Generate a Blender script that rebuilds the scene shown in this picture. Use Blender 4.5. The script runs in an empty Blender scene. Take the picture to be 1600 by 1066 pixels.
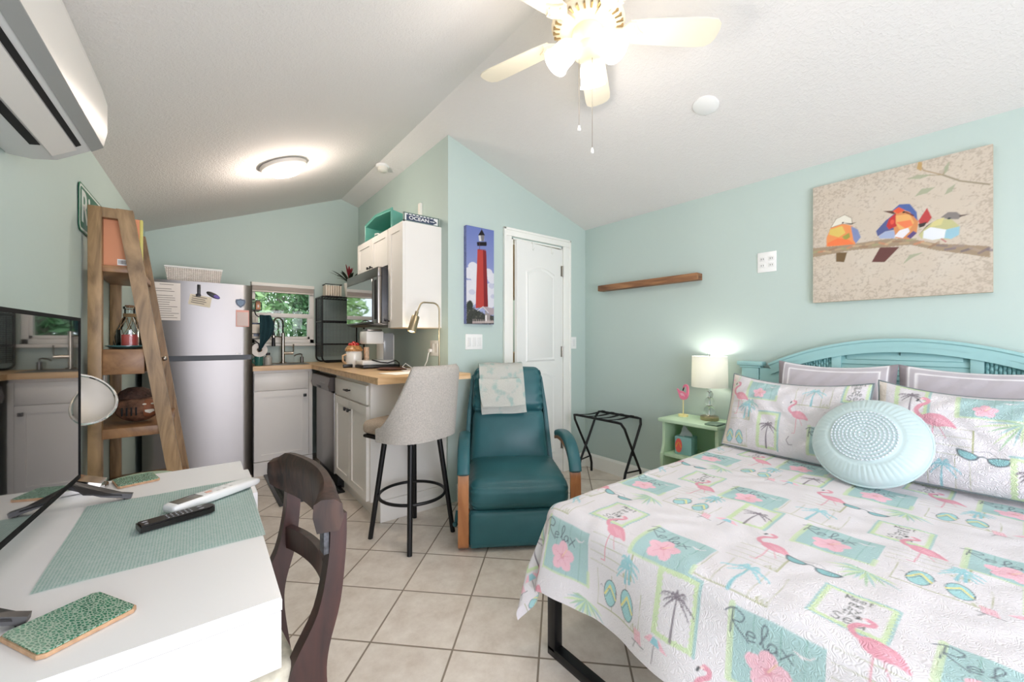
import bpy, bmesh, math, random
import numpy as np
from mathutils import Vector, Matrix
random.seed(7)
C = bpy.context.scene.collection
PI = math.pi

# ---------------------------------------------------------------- colour
def lin1(c):
    c /= 255.0
    return c / 12.92 if c <= 0.04045 else ((c + 0.055) / 1.055) ** 2.4
def rgb(r, g, b, a=1.0):
    return (lin1(r), lin1(g), lin1(b), a)

# ---------------------------------------------------------------- materials
def mat(name, col, rough=0.5, metal=0.0, bump=None, var=None, spec=None, emit=None, coat=None, trans=None, ior=None, sheen=None, stretch=None):
    """bump=(scale,strength,distance)  var=(scale,amount)"""
    m = bpy.data.materials.new(name); m.use_nodes = True
    nt = m.node_tree; b = nt.nodes['Principled BSDF']
    b.inputs['Base Color'].default_value = col
    b.inputs['Roughness'].default_value = rough
    b.inputs['Metallic'].default_value = metal
    if spec is not None: b.inputs['Specular IOR Level'].default_value = spec
    if coat is not None: b.inputs['Coat Weight'].default_value = coat; b.inputs['Coat Roughness'].default_value = 0.05
    if trans is not None: b.inputs['Transmission Weight'].default_value = trans
    if ior is not None: b.inputs['IOR'].default_value = ior
    if sheen is not None: b.inputs['Sheen Weight'].default_value = sheen
    if emit is not None:
        b.inputs['Emission Color'].default_value = emit[0]; b.inputs['Emission Strength'].default_value = emit[1]
    tc = nt.nodes.new('ShaderNodeTexCoord')
    src = tc.outputs['Object']
    if stretch is not None:
        mp = nt.nodes.new('ShaderNodeMapping'); mp.inputs['Scale'].default_value = stretch
        nt.links.new(src, mp.inputs['Vector']); src = mp.outputs['Vector']
    if var is not None:
        n = nt.nodes.new('ShaderNodeTexNoise'); n.inputs['Scale'].default_value = var[0]; n.inputs['Detail'].default_value = 6
        nt.links.new(src, n.inputs['Vector'])
        mx = nt.nodes.new('ShaderNodeMixRGB'); mx.blend_type = 'MIX'
        lo = tuple(max(0, c * (1 - var[1])) for c in col[:3]) + (1,)
        hi = tuple(min(1, c * (1 + var[1])) for c in col[:3]) + (1,)
        rmp = nt.nodes.new('ShaderNodeMapRange'); rmp.inputs['From Min'].default_value = .3; rmp.inputs['From Max'].default_value = .7
        nt.links.new(n.outputs['Fac'], rmp.inputs['Value']); nt.links.new(rmp.outputs['Result'], mx.inputs['Fac'])
        mx.inputs['Color1'].default_value = lo; mx.inputs['Color2'].default_value = hi
        nt.links.new(mx.outputs['Color'], b.inputs['Base Color'])
    if bump is not None:
        n = nt.nodes.new('ShaderNodeTexNoise'); n.inputs['Scale'].default_value = bump[0]; n.inputs['Detail'].default_value = 4
        nt.links.new(src, n.inputs['Vector'])
        bp = nt.nodes.new('ShaderNodeBump'); bp.inputs['Strength'].default_value = bump[1]; bp.inputs['Distance'].default_value = bump[2]
        nt.links.new(n.outputs['Fac'], bp.inputs['Height']); nt.links.new(bp.outputs['Normal'], b.inputs['Normal'])
    return m

def wood(name, c1, c2, scale=(30, 30, 2.2), rough=0.45, dist=3.0, bump=.05, coat=None):
    m = bpy.data.materials.new(name); m.use_nodes = True
    nt = m.node_tree; b = nt.nodes['Principled BSDF']; b.inputs['Roughness'].default_value = rough
    if coat: b.inputs['Coat Weight'].default_value = coat
    tc = nt.nodes.new('ShaderNodeTexCoord'); mp = nt.nodes.new('ShaderNodeMapping'); mp.inputs['Scale'].default_value = scale
    nt.links.new(tc.outputs['Object'], mp.inputs['Vector'])
    n = nt.nodes.new('ShaderNodeTexNoise'); n.inputs['Scale'].default_value = 1.0; n.inputs['Detail'].default_value = 7; n.inputs['Distortion'].default_value = dist
    nt.links.new(mp.outputs['Vector'], n.inputs['Vector'])
    cr = nt.nodes.new('ShaderNodeValToRGB'); cr.color_ramp.elements[0].position = .32; cr.color_ramp.elements[1].position = .68
    cr.color_ramp.elements[0].color = c1; cr.color_ramp.elements[1].color = c2
    nt.links.new(n.outputs['Fac'], cr.inputs['Fac']); nt.links.new(cr.outputs['Color'], b.inputs['Base Color'])
    bp = nt.nodes.new('ShaderNodeBump'); bp.inputs['Strength'].default_value = bump; bp.inputs['Distance'].default_value = .01
    nt.links.new(n.outputs['Fac'], bp.inputs['Height']); nt.links.new(bp.outputs['Normal'], b.inputs['Normal'])
    return m

def weave(name, col, col2, scale, rough=.9, strength=.4, dist=.002, axes='xy'):
    """woven cloth: two crossed wave textures in object space"""
    m = bpy.data.materials.new(name); m.use_nodes = True
    nt = m.node_tree; b = nt.nodes['Principled BSDF']; b.inputs['Roughness'].default_value = rough; b.inputs['Specular IOR Level'].default_value = .2
    tc = nt.nodes.new('ShaderNodeTexCoord')
    outs = []
    for ax in axes.upper():
        w = nt.nodes.new('ShaderNodeTexWave'); w.bands_direction = ax; w.inputs['Scale'].default_value = scale
        w.inputs['Distortion'].default_value = 1.6; w.inputs['Detail'].default_value = 2; w.inputs['Detail Scale'].default_value = 3
        nt.links.new(tc.outputs['Object'], w.inputs['Vector']); outs.append(w.outputs['Fac'])
    mu = nt.nodes.new('ShaderNodeMath'); mu.operation = 'MULTIPLY'
    nt.links.new(outs[0], mu.inputs[0]); nt.links.new(outs[1], mu.inputs[1])
    n = nt.nodes.new('ShaderNodeTexNoise'); n.inputs['Scale'].default_value = scale * 1.5
    nt.links.new(tc.outputs['Object'], n.inputs['Vector'])
    ad = nt.nodes.new('ShaderNodeMath'); ad.operation = 'MULTIPLY_ADD'; ad.inputs[1].default_value = .6
    nt.links.new(n.outputs['Fac'], ad.inputs[0]); nt.links.new(mu.outputs[0], ad.inputs[2])
    cr = nt.nodes.new('ShaderNodeValToRGB'); cr.color_ramp.elements[0].position = .25; cr.color_ramp.elements[1].position = .75
    cr.color_ramp.elements[0].color = col2; cr.color_ramp.elements[1].color = col
    nt.links.new(ad.outputs[0], cr.inputs['Fac']); nt.links.new(cr.outputs['Color'], b.inputs['Base Color'])
    bp = nt.nodes.new('ShaderNodeBump'); bp.inputs['Strength'].default_value = strength; bp.inputs['Distance'].default_value = dist
    nt.links.new(ad.outputs[0], bp.inputs['Height']); nt.links.new(bp.outputs['Normal'], b.inputs['Normal'])
    return m

def colmat(name, rough=.85, bump=None, spec=.2, vor=None):
    """takes its colour from the mesh's own colour attribute"""
    m = bpy.data.materials.new(name); m.use_nodes = True
    nt = m.node_tree; b = nt.nodes['Principled BSDF']; b.inputs['Roughness'].default_value = rough; b.inputs['Specular IOR Level'].default_value = spec
    a = nt.nodes.new('ShaderNodeAttribute'); a.attribute_name = 'Col'
    nt.links.new(a.outputs['Color'], b.inputs['Base Color'])
    tc = nt.nodes.new('ShaderNodeTexCoord')
    if bump:
        n = nt.nodes.new('ShaderNodeTexNoise'); n.inputs['Scale'].default_value = bump[0]; n.inputs['Detail'].default_value = 4
        nt.links.new(tc.outputs['Object'], n.inputs['Vector'])
        h = n.outputs['Fac']
        if vor:
            # wandering stitch lines: the level lines of a smooth noise
            s_ = nt.nodes.new('ShaderNodeTexNoise'); s_.inputs['Scale'].default_value = vor; s_.inputs['Detail'].default_value = 0; s_.inputs['Distortion'].default_value = .8
            nt.links.new(tc.outputs['Object'], s_.inputs['Vector'])
            w_ = nt.nodes.new('ShaderNodeMath'); w_.operation = 'PINGPONG'; w_.inputs[1].default_value = .06; nt.links.new(s_.outputs['Fac'], w_.inputs[0])
            pw_ = nt.nodes.new('ShaderNodeMapRange'); pw_.inputs['From Max'].default_value = .045; pw_.interpolation_type = 'SMOOTHSTEP'; nt.links.new(w_.outputs[0], pw_.inputs['Value'])
            ad = nt.nodes.new('ShaderNodeMath'); ad.operation = 'MULTIPLY_ADD'; ad.inputs[1].default_value = .25
            nt.links.new(n.outputs['Fac'], ad.inputs[0]); nt.links.new(pw_.outputs['Result'], ad.inputs[2]); h = ad.outputs[0]
        bp = nt.nodes.new('ShaderNodeBump'); bp.inputs['Strength'].default_value = bump[1]; bp.inputs['Distance'].default_value = bump[2]
        nt.links.new(h, bp.inputs['Height']); nt.links.new(bp.outputs['Normal'], b.inputs['Normal'])
    return m

def clear_mat(name, tint=(1, 1, 1, 1), rough=.02, refl=1.0):
    """thin clear glass: passes light straight on, mirrors at grazing angles"""
    m = bpy.data.materials.new(name); m.use_nodes = True; nt = m.node_tree; nt.nodes.remove(nt.nodes['Principled BSDF'])
    tr = nt.nodes.new('ShaderNodeBsdfTransparent'); tr.inputs['Color'].default_value = tint
    gl = nt.nodes.new('ShaderNodeBsdfGlossy'); gl.inputs['Roughness'].default_value = rough; gl.inputs['Color'].default_value = (refl, refl, refl, 1)
    fr = nt.nodes.new('ShaderNodeFresnel'); fr.inputs['IOR'].default_value = 1.45
    mx = nt.nodes.new('ShaderNodeMixShader'); nt.links.new(fr.outputs[0], mx.inputs[0]); nt.links.new(tr.outputs[0], mx.inputs[1]); nt.links.new(gl.outputs[0], mx.inputs[2])
    nt.links.new(mx.outputs[0], nt.nodes['Material Output'].inputs['Surface']); return m
def brushed(name, col, rough, aniso=.85, rot=0.0):
    m = mat(name, col, rough, 1.0, bump=(60, .02, .002), stretch=(1, 1, .02)); nt = m.node_tree; b = nt.nodes['Principled BSDF']
    b.inputs['Anisotropic'].default_value = aniso; b.inputs['Anisotropic Rotation'].default_value = rot
    tg = nt.nodes.new('ShaderNodeTangent'); tg.direction_type = 'RADIAL'; tg.axis = 'Z'; nt.links.new(tg.outputs[0], b.inputs['Tangent']); return m

# ---------------------------------------------------------------- mesh helpers
def V(*a): return Vector(a)
def box(bm, lo, hi, bev=0.0, seg=2, M=None, mi=0):
    lo = Vector(lo); hi = Vector(hi)
    r = bmesh.ops.create_cube(bm, size=1.0)
    vs = r['verts']
    for v in vs:
        v.co = Vector([(lo[i] + hi[i]) / 2 + v.co[i] * (hi[i] - lo[i]) for i in range(3)])
    fs = list({f for v in vs for f in v.link_faces})
    for f in fs: f.material_index = mi
    if bev > 0:
        es = list({e for v in vs for e in v.link_edges})
        rr = bmesh.ops.bevel(bm, geom=es, offset=bev, segments=seg, affect='EDGES', profile=.5)
        vs = list({v for f in rr['faces'] for v in f.verts} | {v for v in vs if v.is_valid})
        for f in rr['faces']: f.material_index = mi
    if M is not None: bmesh.ops.transform(bm, matrix=M, verts=vs)
    return vs
def frame_from(z):
    z = Vector(z).normalized()
    x = z.orthogonal().normalized(); y = z.cross(x)
    return x, y, z
def cyl(bm, p0, p1, r0, r1=None, n=16, caps=True, mi=0):
    if r1 is None: r1 = r0
    p0 = Vector(p0); p1 = Vector(p1); x, y, z = frame_from(p1 - p0)
    A = []; B = []
    for i in range(n):
        a = 2 * PI * i / n; d = x * math.cos(a) + y * math.sin(a)
        A.append(bm.verts.new(p0 + d * r0)); B.append(bm.verts.new(p1 + d * r1))
    for i in range(n):
        j = (i + 1) % n
        bm.faces.new((A[i], A[j], B[j], B[i])).material_index = mi
    if caps:
        bm.faces.new(A[::-1]).material_index = mi; bm.faces.new(B).material_index = mi
    return A + B
def tube(bm, pts, r, n=8, closed=False, caps=True, flat=None, mi=0):
    """round (or flat=(w,h) oval/rect) tube along pts; r may be a list"""
    P = [Vector(p) for p in pts]; m = len(P)
    rs = r if isinstance(r, (list, tuple)) else [r] * m
    T = []
    for i in range(m):
        a = P[(i - 1) % m] if (closed or i > 0) else P[i]
        b = P[(i + 1) % m] if (closed or i < m - 1) else P[i]
        T.append((b - a).normalized())
    x = T[0].orthogonal().normalized(); rings = []
    for i in range(m):
        x = (x - T[i] * x.dot(T[i]))
        if x.length < 1e-6: x = T[i].orthogonal()
        x.normalize(); y = T[i].cross(x)
        rings.append([bm.verts.new(P[i] + (x * math.cos(2 * PI * k / n) + y * math.sin(2 * PI * k / n)) * rs[i]) for k in range(n)])
    for i in range(m if closed else m - 1):
        a = rings[i]; b = rings[(i + 1) % m]
        for k in range(n):
            bm.faces.new((a[k], a[(k + 1) % n], b[(k + 1) % n], b[k])).material_index = mi
    if caps and not closed:
        bm.faces.new(rings[0][::-1]).material_index = mi; bm.faces.new(rings[-1]).material_index = mi
def sweep(bm, pts, prof, up=(0, 0, 1), caps=True, mi=0):
    """sweep a 2D profile [(side,up)] along pts; up vector fixed"""
    P = [Vector(p) for p in pts]; m = len(P); up = Vector(up); rings = []
    for i in range(m):
        a = P[max(i - 1, 0)]; b = P[min(i + 1, m - 1)]; t = (b - a).normalized()
        s = t.cross(up).normalized(); u = s.cross(t).normalized()
        pr = prof(i / (m - 1)) if callable(prof) else prof
        rings.append([bm.verts.new(P[i] + s * q[0] + u * q[1]) for q in pr])
    n = len(rings[0])
    for i in range(m - 1):
        for k in range(n):
            bm.faces.new((rings[i][k], rings[i][(k + 1) % n], rings[i + 1][(k + 1) % n], rings[i + 1][k])).material_index = mi
    if caps: bm.faces.new(rings[0][::-1]); bm.faces.new(rings[-1])
def lathe(bm, prof, center=(0, 0, 0), n=28, M=None, mi=0, caps=True):
    c = Vector(center); rings = []
    for (r, z) in prof:
        rings.append([bm.verts.new(c + Vector((r * math.cos(2 * PI * k / n), r * math.sin(2 * PI * k / n), z))) for k in range(n)])
    for i in range(len(rings) - 1):
        for k in range(n):
            bm.faces.new((rings[i][k], rings[i][(k + 1) % n], rings[i + 1][(k + 1) % n], rings[i + 1][k])).material_index = mi
    if caps:
        if prof[0][0] > 1e-5: bm.faces.new(rings[0][::-1]).material_index = mi
        if prof[-1][0] > 1e-5: bm.faces.new(rings[-1]).material_index = mi
    vs = [v for r in rings for v in r]
    if M is not None: bmesh.ops.transform(bm, matrix=M, verts=vs)
    return vs
def ball(bm, c, r, sc=(1, 1, 1), u=20, v=12, mi=0, M=None):
    rr = bmesh.ops.create_uvsphere(bm, u_segments=u, v_segments=v, radius=r)
    for w in rr['verts']: w.co = Vector((w.co.x * sc[0], w.co.y * sc[1], w.co.z * sc[2]))
    if M is not None: bmesh.ops.transform(bm, matrix=M, verts=rr['verts'])
    for w in rr['verts']: w.co += Vector(c)
    for f in {f for w in rr['verts'] for f in w.link_faces}: f.material_index = mi
    return rr['verts']
def prism(bm, pts, off, mi=0):
    off = Vector(off)
    A = [bm.verts.new(Vector(p)) for p in pts]; B = [bm.verts.new(Vector(p) + off) for p in pts]
    n = len(A)
    fs = [bm.faces.new(A[::-1]), bm.faces.new(B)]
    for i in range(n): fs.append(bm.faces.new((A[i], A[(i + 1) % n], B[(i + 1) % n], B[i])))
    for f in fs: f.material_index = mi
    return A + B
def softbox(bm, lo, hi, r, n=10, fn=None, M=None, mi=0):
    """rounded box with subdivided faces so fn(p,t) can puff it"""
    lo = Vector(lo); hi = Vector(hi); c = (lo + hi) / 2; h = (hi - lo) / 2
    m = n + 1; D = {}; fs = []
    def gv(t):
        if t not in D: D[t] = bm.verts.new([2.0 * q / m - 1 for q in t])
        return D[t]
    for ax in range(3):
        b_, c_ = [q for q in range(3) if q != ax]
        for side in (0, m):
            for i in range(m):
                for j in range(m):
                    quad = []
                    for (p_, q_) in ((i, j), (i + 1, j), (i + 1, j + 1), (i, j + 1)):
                        t = [0, 0, 0]; t[ax] = side; t[b_] = p_; t[c_] = q_; quad.append(gv(tuple(t)))
                    fs.append(bm.faces.new(quad))
    vs = list(D.values())
    rx = [min(r, h[i] * .999) for i in range(3)]
    for v in vs:
        t = v.co.copy()
        # spread samples so the rounded rims get enough of them
        s = Vector([math.copysign(1 - (1 - abs(t[i])) ** 1.5, t[i]) for i in range(3)])
        p = Vector([s[i] * h[i] for i in range(3)])
        q = Vector([max(-(h[i] - rx[i]), min(h[i] - rx[i], p[i])) for i in range(3)])
        d = Vector([(p[i] - q[i]) / rx[i] if rx[i] > 0 else 0 for i in range(3)])
        if d.length > 1e-9:
            d.normalize(); p = q + Vector([d[i] * rx[i] for i in range(3)])
        if fn: p = fn(p, s, h)
        v.co = p + c
    if M is not None: bmesh.ops.transform(bm, matrix=M, verts=vs)
    for f in fs: f.material_index = mi
    return vs
def gridsurf(bm, f, nu, nv, mi=0, wrapu=False):
    g = [[bm.verts.new(Vector(f(i / nu, j / nv))) for j in range(nv + 1)] for i in range(nu if wrapu else nu + 1)]
    m = len(g)
    for i in range(nu):
        for j in range(nv):
            bm.faces.new((g[i][j], g[(i + 1) % m][j], g[(i + 1) % m][j + 1], g[i][j + 1])).material_index = mi
    return g
def text_bm(bm, s, size, M, extrude=.0008, mi=0, bold=False):
    cu = bpy.data.curves.new('lettering', 'FONT'); cu.body = s; cu.size = size; cu.extrude = extrude; cu.align_x = 'CENTER'; cu.align_y = 'CENTER'
    if bold: cu.offset = size * .018
    o = bpy.data.objects.new('lettering', cu); C.objects.link(o)
    bpy.context.view_layer.update()
    me = bpy.data.meshes.new_from_object(o)
    n0 = len(bm.verts); f0 = len(bm.faces)
    bm.from_mesh(me); bm.verts.ensure_lookup_table(); bm.faces.ensure_lookup_table()
    bmesh.ops.transform(bm, matrix=M, verts=bm.verts[n0:])
    for f in bm.faces[f0:]: f.material_index = mi
    bpy.data.objects.remove(o); bpy.data.curves.remove(cu); bpy.data.meshes.remove(me)

WM = {}
def thing(name, label, cat, loc=(0, 0, 0), rotz=0.0, group=None, M=None):
    o = bpy.data.objects.new(name, None); C.objects.link(o)
    o.empty_display_size = .1
    if M is None:
        o.location = loc; o.rotation_euler = (0, 0, rotz)
        M = Matrix.Translation(Vector(loc)) @ Matrix.Rotation(rotz, 4, 'Z')
    else:
        o.matrix_world = M
    WM[o.name] = M.copy()
    return tag(o, label, cat, group)
def tag(o, label, cat, group=None):
    o['label'] = label; o['category'] = cat
    if group: o['group'] = group
    return o
def obj(name, bm, mats, parent=None, world=True, smooth=40, M=None, label=None):
    """link ONE mesh object; world=True means the mesh is in world space and is
    brought into its parent's space"""
    if not isinstance(mats, (list, tuple)): mats = [mats]
    pm = WM[parent.name] if parent is not None else Matrix.Identity(4)
    if M is None: M = Matrix.Identity(4)
    if world and parent is not None: bmesh.ops.transform(bm, matrix=pm.inverted(), verts=bm.verts)
    bmesh.ops.recalc_face_normals(bm, faces=bm.faces)
    if smooth:
        lim = math.radians(smooth)
        for f in bm.faces: f.smooth = True
        for e in bm.edges:
            if len(e.link_faces) == 2 and e.calc_face_angle(0) > lim: e.smooth = False
    me = bpy.data.meshes.new(name); bm.to_mesh(me); bm.free()
    for m in mats: me.materials.append(m)
    o = bpy.data.objects.new(name, me); C.objects.link(o)
    if parent is not None: o.parent = parent
    WM[o.name] = pm.copy()
    if label: o['label'] = label
    return o
def base_obj(name, bm, mats, label, cat, origin=None, smooth=40, group=None):
    """a thing that is one mesh; its origin is put at its base"""
    if origin is None:
        xs = [v.co for v in bm.verts]
        origin = Vector(((min(v.x for v in xs) + max(v.x for v in xs)) / 2, (min(v.y for v in xs) + max(v.y for v in xs)) / 2, min(v.z for v in xs)))
    bmesh.ops.translate(bm, vec=-Vector(origin), verts=bm.verts)
    o = obj(name, bm, mats, None, smooth=smooth); o.location = origin
    WM[o.name] = Matrix.Translation(Vector(origin))
    return tag(o, label, cat, group)
def struct(name, bm, mats, parent=None, smooth=30):
    o = obj(name, bm, mats, parent, smooth=smooth)
    if parent is None: o['kind'] = 'structure'
    return o
def B(): return bmesh.new()
# brightness of the place
WORLD, E_FILL, E_FAN, E_KIT, E_BED, E_GOOSE, EXPO = 2.0, 63, 3.2, 14, 2.0, 1.6, 0.33
# ---------------------------------------------------------------- room dimensions
XR, YD, YB, XB = 2.951, 2.61, 4.68, 1.457     # right wall, door wall, kitchen back wall, bathroom side wall
YF = -1.75                                     # wall behind the camera
RIDGE = (1.27, 2.765); SL, SR = .39, .301
CT = .972                                      # countertop height
def ceil_z(x): return RIDGE[1] - (SL * (RIDGE[0] - x) if x < RIDGE[0] else SR * (x - RIDGE[0]))
def lwx(y): return -.48 + .03 * y
LW = Matrix.Translation((-.48, 0, 0)) @ Matrix.Rotation(-math.atan(.03), 4, 'Z')   # local: x out of the wall, y along it

# ---------------------------------------------------------------- setting materials
m_wall = mat('aqua_wall_paint', rgb(187, 203, 197), .62, bump=(38, .12, .004), var=(1.1, .02))
m_trim = mat('white_trim_paint', rgb(238, 238, 232), .35, var=(3, .01))
m_door = mat('white_door_paint', rgb(236, 236, 232), .4, var=(3, .01))

def ceiling_mat():
    m = bpy.data.materials.new('knockdown_ceiling'); m.use_nodes = True
    nt = m.node_tree; b = nt.nodes['Principled BSDF']; b.inputs['Base Color'].default_value = rgb(228, 225, 222); b.inputs['Roughness'].default_value = .9
    b.inputs['Specular IOR Level'].default_value = .1
    tc = nt.nodes.new('ShaderNodeTexCoord')
    n = nt.nodes.new('ShaderNodeTexNoise'); n.inputs['Scale'].default_value = 56; n.inputs['Detail'].default_value = 3; n.inputs['Distortion'].default_value = 1.2
    nt.links.new(tc.outputs['Object'], n.inputs['Vector'])
    cr = nt.nodes.new('ShaderNodeValToRGB'); cr.color_ramp.elements[0].position = .46; cr.color_ramp.elements[1].position = .6
    nt.links.new(n.outputs['Fac'], cr.inputs['Fac'])
    bp = nt.nodes.new('ShaderNodeBump'); bp.inputs['Strength'].default_value = .24; bp.inputs['Distance'].default_value = .005
    nt.links.new(cr.outputs['Color'], bp.inputs['Height']); nt.links.new(bp.outputs['Normal'], b.inputs['Normal'])
    return m
m_ceil = ceiling_mat()

def tile_mat():
    m = bpy.data.materials.new('diagonal_floor_tile'); m.use_nodes = True
    nt = m.node_tree; b = nt.nodes['Principled BSDF']
    tc = nt.nodes.new('ShaderNodeTexCoord'); sx = nt.nodes.new('ShaderNodeSeparateXYZ'); nt.links.new(tc.outputs['Object'], sx.inputs[0])
    def math_(op, a, bb, c=None):
        k = nt.nodes.new('ShaderNodeMath'); k.operation = op
        for i, s in enumerate((a, bb, c)):
            if s is None: continue
            if isinstance(s, (int, float)): k.inputs[i].default_value = s
            else: nt.links.new(s, k.inputs[i])
        return k.outputs[0]
    S = .3345; r2 = math.sqrt(.5)
    p = math_('MULTIPLY', math_('ADD', sx.outputs['X'], sx.outputs['Y']), r2)
    q = math_('MULTIPLY', math_('SUBTRACT', sx.outputs['X'], sx.outputs['Y']), r2)
    pu = math_('DIVIDE', math_('SUBTRACT', p, 2.191), S); qu = math_('DIVIDE', math_('SUBTRACT', q, -1.0825), S)
    def edge(u):
        f = math_('FRACT', u, 0)
        d = math_('MINIMUM', f, math_('SUBTRACT', 1.0, f)); return d
    d = math_('MINIMUM', edge(pu), edge(qu))
    grout = nt.nodes.new('ShaderNodeMapRange'); grout.inputs['From Min'].default_value = .0085; grout.inputs['From Max'].default_value = .014
    nt.links.new(d, grout.inputs['Value'])
    cell = nt.nodes.new('ShaderNodeCombineXYZ')
    nt.links.new(math_('FLOOR', pu, 0), cell.inputs[0]); nt.links.new(math_('FLOOR', qu, 0), cell.inputs[1])
    wn = nt.nodes.new('ShaderNodeTexWhiteNoise'); nt.links.new(cell.outputs[0], wn.inputs['Vector'])
    va = nt.nodes.new('ShaderNodeVectorMath'); va.operation = 'MULTIPLY_ADD'; va.inputs[1].default_value = (7, 7, 7)
    nt.links.new(wn.outputs['Color'], va.inputs[0]); nt.links.new(tc.outputs['Object'], va.inputs[2])
    n = nt.nodes.new('ShaderNodeTexNoise'); n.inputs['Scale'].default_value = 9; n.inputs['Detail'].default_value = 8; n.inputs['Roughness'].default_value = .7
    nt.links.new(va.outputs[0], n.inputs['Vector'])
    cr = nt.nodes.new('ShaderNodeValToRGB'); e = cr.color_ramp.elements
    e[0].position = .3; e[0].color = rgb(204, 191, 177); e[1].position = .66; e[1].color = rgb(231, 222, 211)
    nt.links.new(n.outputs['Fac'], cr.inputs['Fac'])
    hv = nt.nodes.new('ShaderNodeHueSaturation'); nt.links.new(cr.outputs['Color'], hv.inputs['Color'])
    nt.links.new(math_('MULTIPLY_ADD', wn.outputs['Value'], .1, .95), hv.inputs['Value'])
    mx = nt.nodes.new('ShaderNodeMixRGB'); mx.inputs['Color1'].default_value = rgb(138, 125, 110)
    nt.links.new(grout.outputs['Result'], mx.inputs['Fac']); nt.links.new(hv.outputs['Color'], mx.inputs['Color2'])
    nt.links.new(mx.outputs['Color'], b.inputs['Base Color'])
    rg = math_('MULTIPLY_ADD', grout.outputs['Result'], -.42, .8); nt.links.new(rg, b.inputs['Roughness'])
    bp = nt.nodes.new('ShaderNodeBump'); bp.inputs['Strength'].default_value = .35; bp.inputs['Distance'].default_value = .003
    nt.links.new(math_('MULTIPLY_ADD', n.outputs['Fac'], .15, grout.outputs['Result']), bp.inputs['Height'])
    nt.links.new(bp.outputs['Normal'], b.inputs['Normal'])
    return m
m_tile = tile_mat()

# ---------------------------------------------------------------- shell
bm = B(); box(bm, (-.75, YF - .1, -.08), (XR + .1, YB + .1, 0)); struct('floor', bm, m_tile)
bm = B()
x0 = -.75; x1 = XR + .12
prism(bm, [(x0, YF - .1, ceil_z(x0)), (RIDGE[0], YF - .1, RIDGE[1]), (x1, YF - .1, ceil_z(x1)), (x1, YF - .1, ceil_z(x1) + .1), (RIDGE[0], YF - .1, RIDGE[1] + .1), (x0, YF - .1, ceil_z(x0) + .1)], (0, YB - YF + .2, 0))
struct('ceiling', bm, m_ceil, smooth=5)
def wall_poly(name, pts, off, m=m_wall):
    b = B(); prism(b, pts, off); return struct(name, b, m, smooth=5)
ov = .012
# left wall (very slightly out of square, as in the house)
ya, yb = YF, YB
prof = lambda y: (lwx(y), y)
bm = B()
P = [(lwx(ya), ya, 0), (lwx(yb), yb, 0), (lwx(yb), yb, ceil_z(lwx(yb)) + ov), (lwx(ya), ya, ceil_z(lwx(ya)) + ov)]
prism(bm, P, (-.1, 0, 0)); struct('wall_left', bm, m_wall, smooth=5)
wall_poly('wall_right', [(XR, YF, 0), (XR, YB, 0), (XR, YB, ceil_z(XR) + ov), (XR, YF, ceil_z(XR) + ov)], (.1, 0, 0))
# kitchen back wall with the window hole
W = dict(x0=.425, x1=1.0, z0=1.17, z1=1.775)
bm = B()
def bw(xa, xb, za, zb=None):
    if zb is not None: box(bm, (xa, YB, za), (xb, YB + .1, zb)); return
    pts = [(xa, YB, za)]
    pts.append((xb, YB, za)); pts.append((xb, YB, ceil_z(xb) + ov))
    if xa < RIDGE[0] < xb: pts.append((RIDGE[0], YB, RIDGE[1] + ov))
    pts.append((xa, YB, ceil_z(xa) + ov)); prism(bm, pts, (0, .1, 0))
bw(-.45, W['x0'], 0); bw(W['x1'], XR + .1, 0); bw(W['x0'], W['x1'], W['z1']); bw(W['x0'], W['x1'], 0, W['z0'])
struct('wall_back', bm, m_wall, smooth=5)
# bathroom side wall of the kitchen
wall_poly('wall_middle', [(XB, YD + .1, 0), (XB, YB, 0), (XB, YB, ceil_z(XB) + ov), (XB, YD + .1, ceil_z(XB) + ov)], (.1, 0, 0))
# door wall with opening
DX0, DX1, DZ = 2.045, 2.632, 2.045
bm = B()
def dw(xa, xb, za):
    prism(bm, [(xa, YD, za), (xb, YD, za), (xb, YD, ceil_z(xb) + ov), (xa, YD, ceil_z(xa) + ov)], (0, .1, 0))
dw(XB, DX0, 0); dw(DX1, XR, 0); dw(DX0, DX1, DZ)
struct('wall_inner', bm, m_wall, smooth=5)
# wall behind the camera with a wide opening, added to let fill light in
GX0, GX1, GZ0, GZ1 = -.45, 1.75, .1, 1.98
bm = B()
def fw(xa, xb, za, zb=None):
    if zb is not None: box(bm, (xa, YF - .1, za), (xb, YF, zb)); return
    pts = [(xa, YF - .1, za), (xb, YF - .1, za), (xb, YF - .1, ceil_z(xb) + ov)]
    if xa < RIDGE[0] < xb: pts.append((RIDGE[0], YF - .1, RIDGE[1] + ov))
    pts.append((xa, YF - .1, ceil_z(xa) + ov)); prism(bm, pts, (0, .1, 0))
fw(-.65, GX0, 0); fw(GX1, XR + .1, 0); fw(GX0, GX1, GZ1); fw(GX0, GX1, 0, GZ0)
struct('wall_front', bm, m_wall, smooth=5)
# baseboards
BH = .13
def baseboard(name, pts2, h=BH, t=.016):
    b = B()
    for (p, q, nrm) in pts2:
        p = Vector((p[0], p[1], 0)); q = Vector((q[0], q[1], 0)); nv = Vector((nrm[0], nrm[1], 0)) * t
        prism(b, [p, p + nv, p + nv + V(0, 0, h - .018), p + nv * .45 + V(0, 0, h), p + V(0, 0, h)], q - p)
    struct(name, b, m_trim, smooth=20)
baseboard('baseboard_right', [((XR, YF), (XR, YD), (-1, 0))])
baseboard('baseboard_inner', [((2.73, YD), (XR - .016, YD), (0, -1)), ((1.53, YD), (1.955, YD), (0, -1))])
baseboard('baseboard_left', [((lwx(YF), YF), (lwx(YB), YB), (1, 0))])
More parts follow.
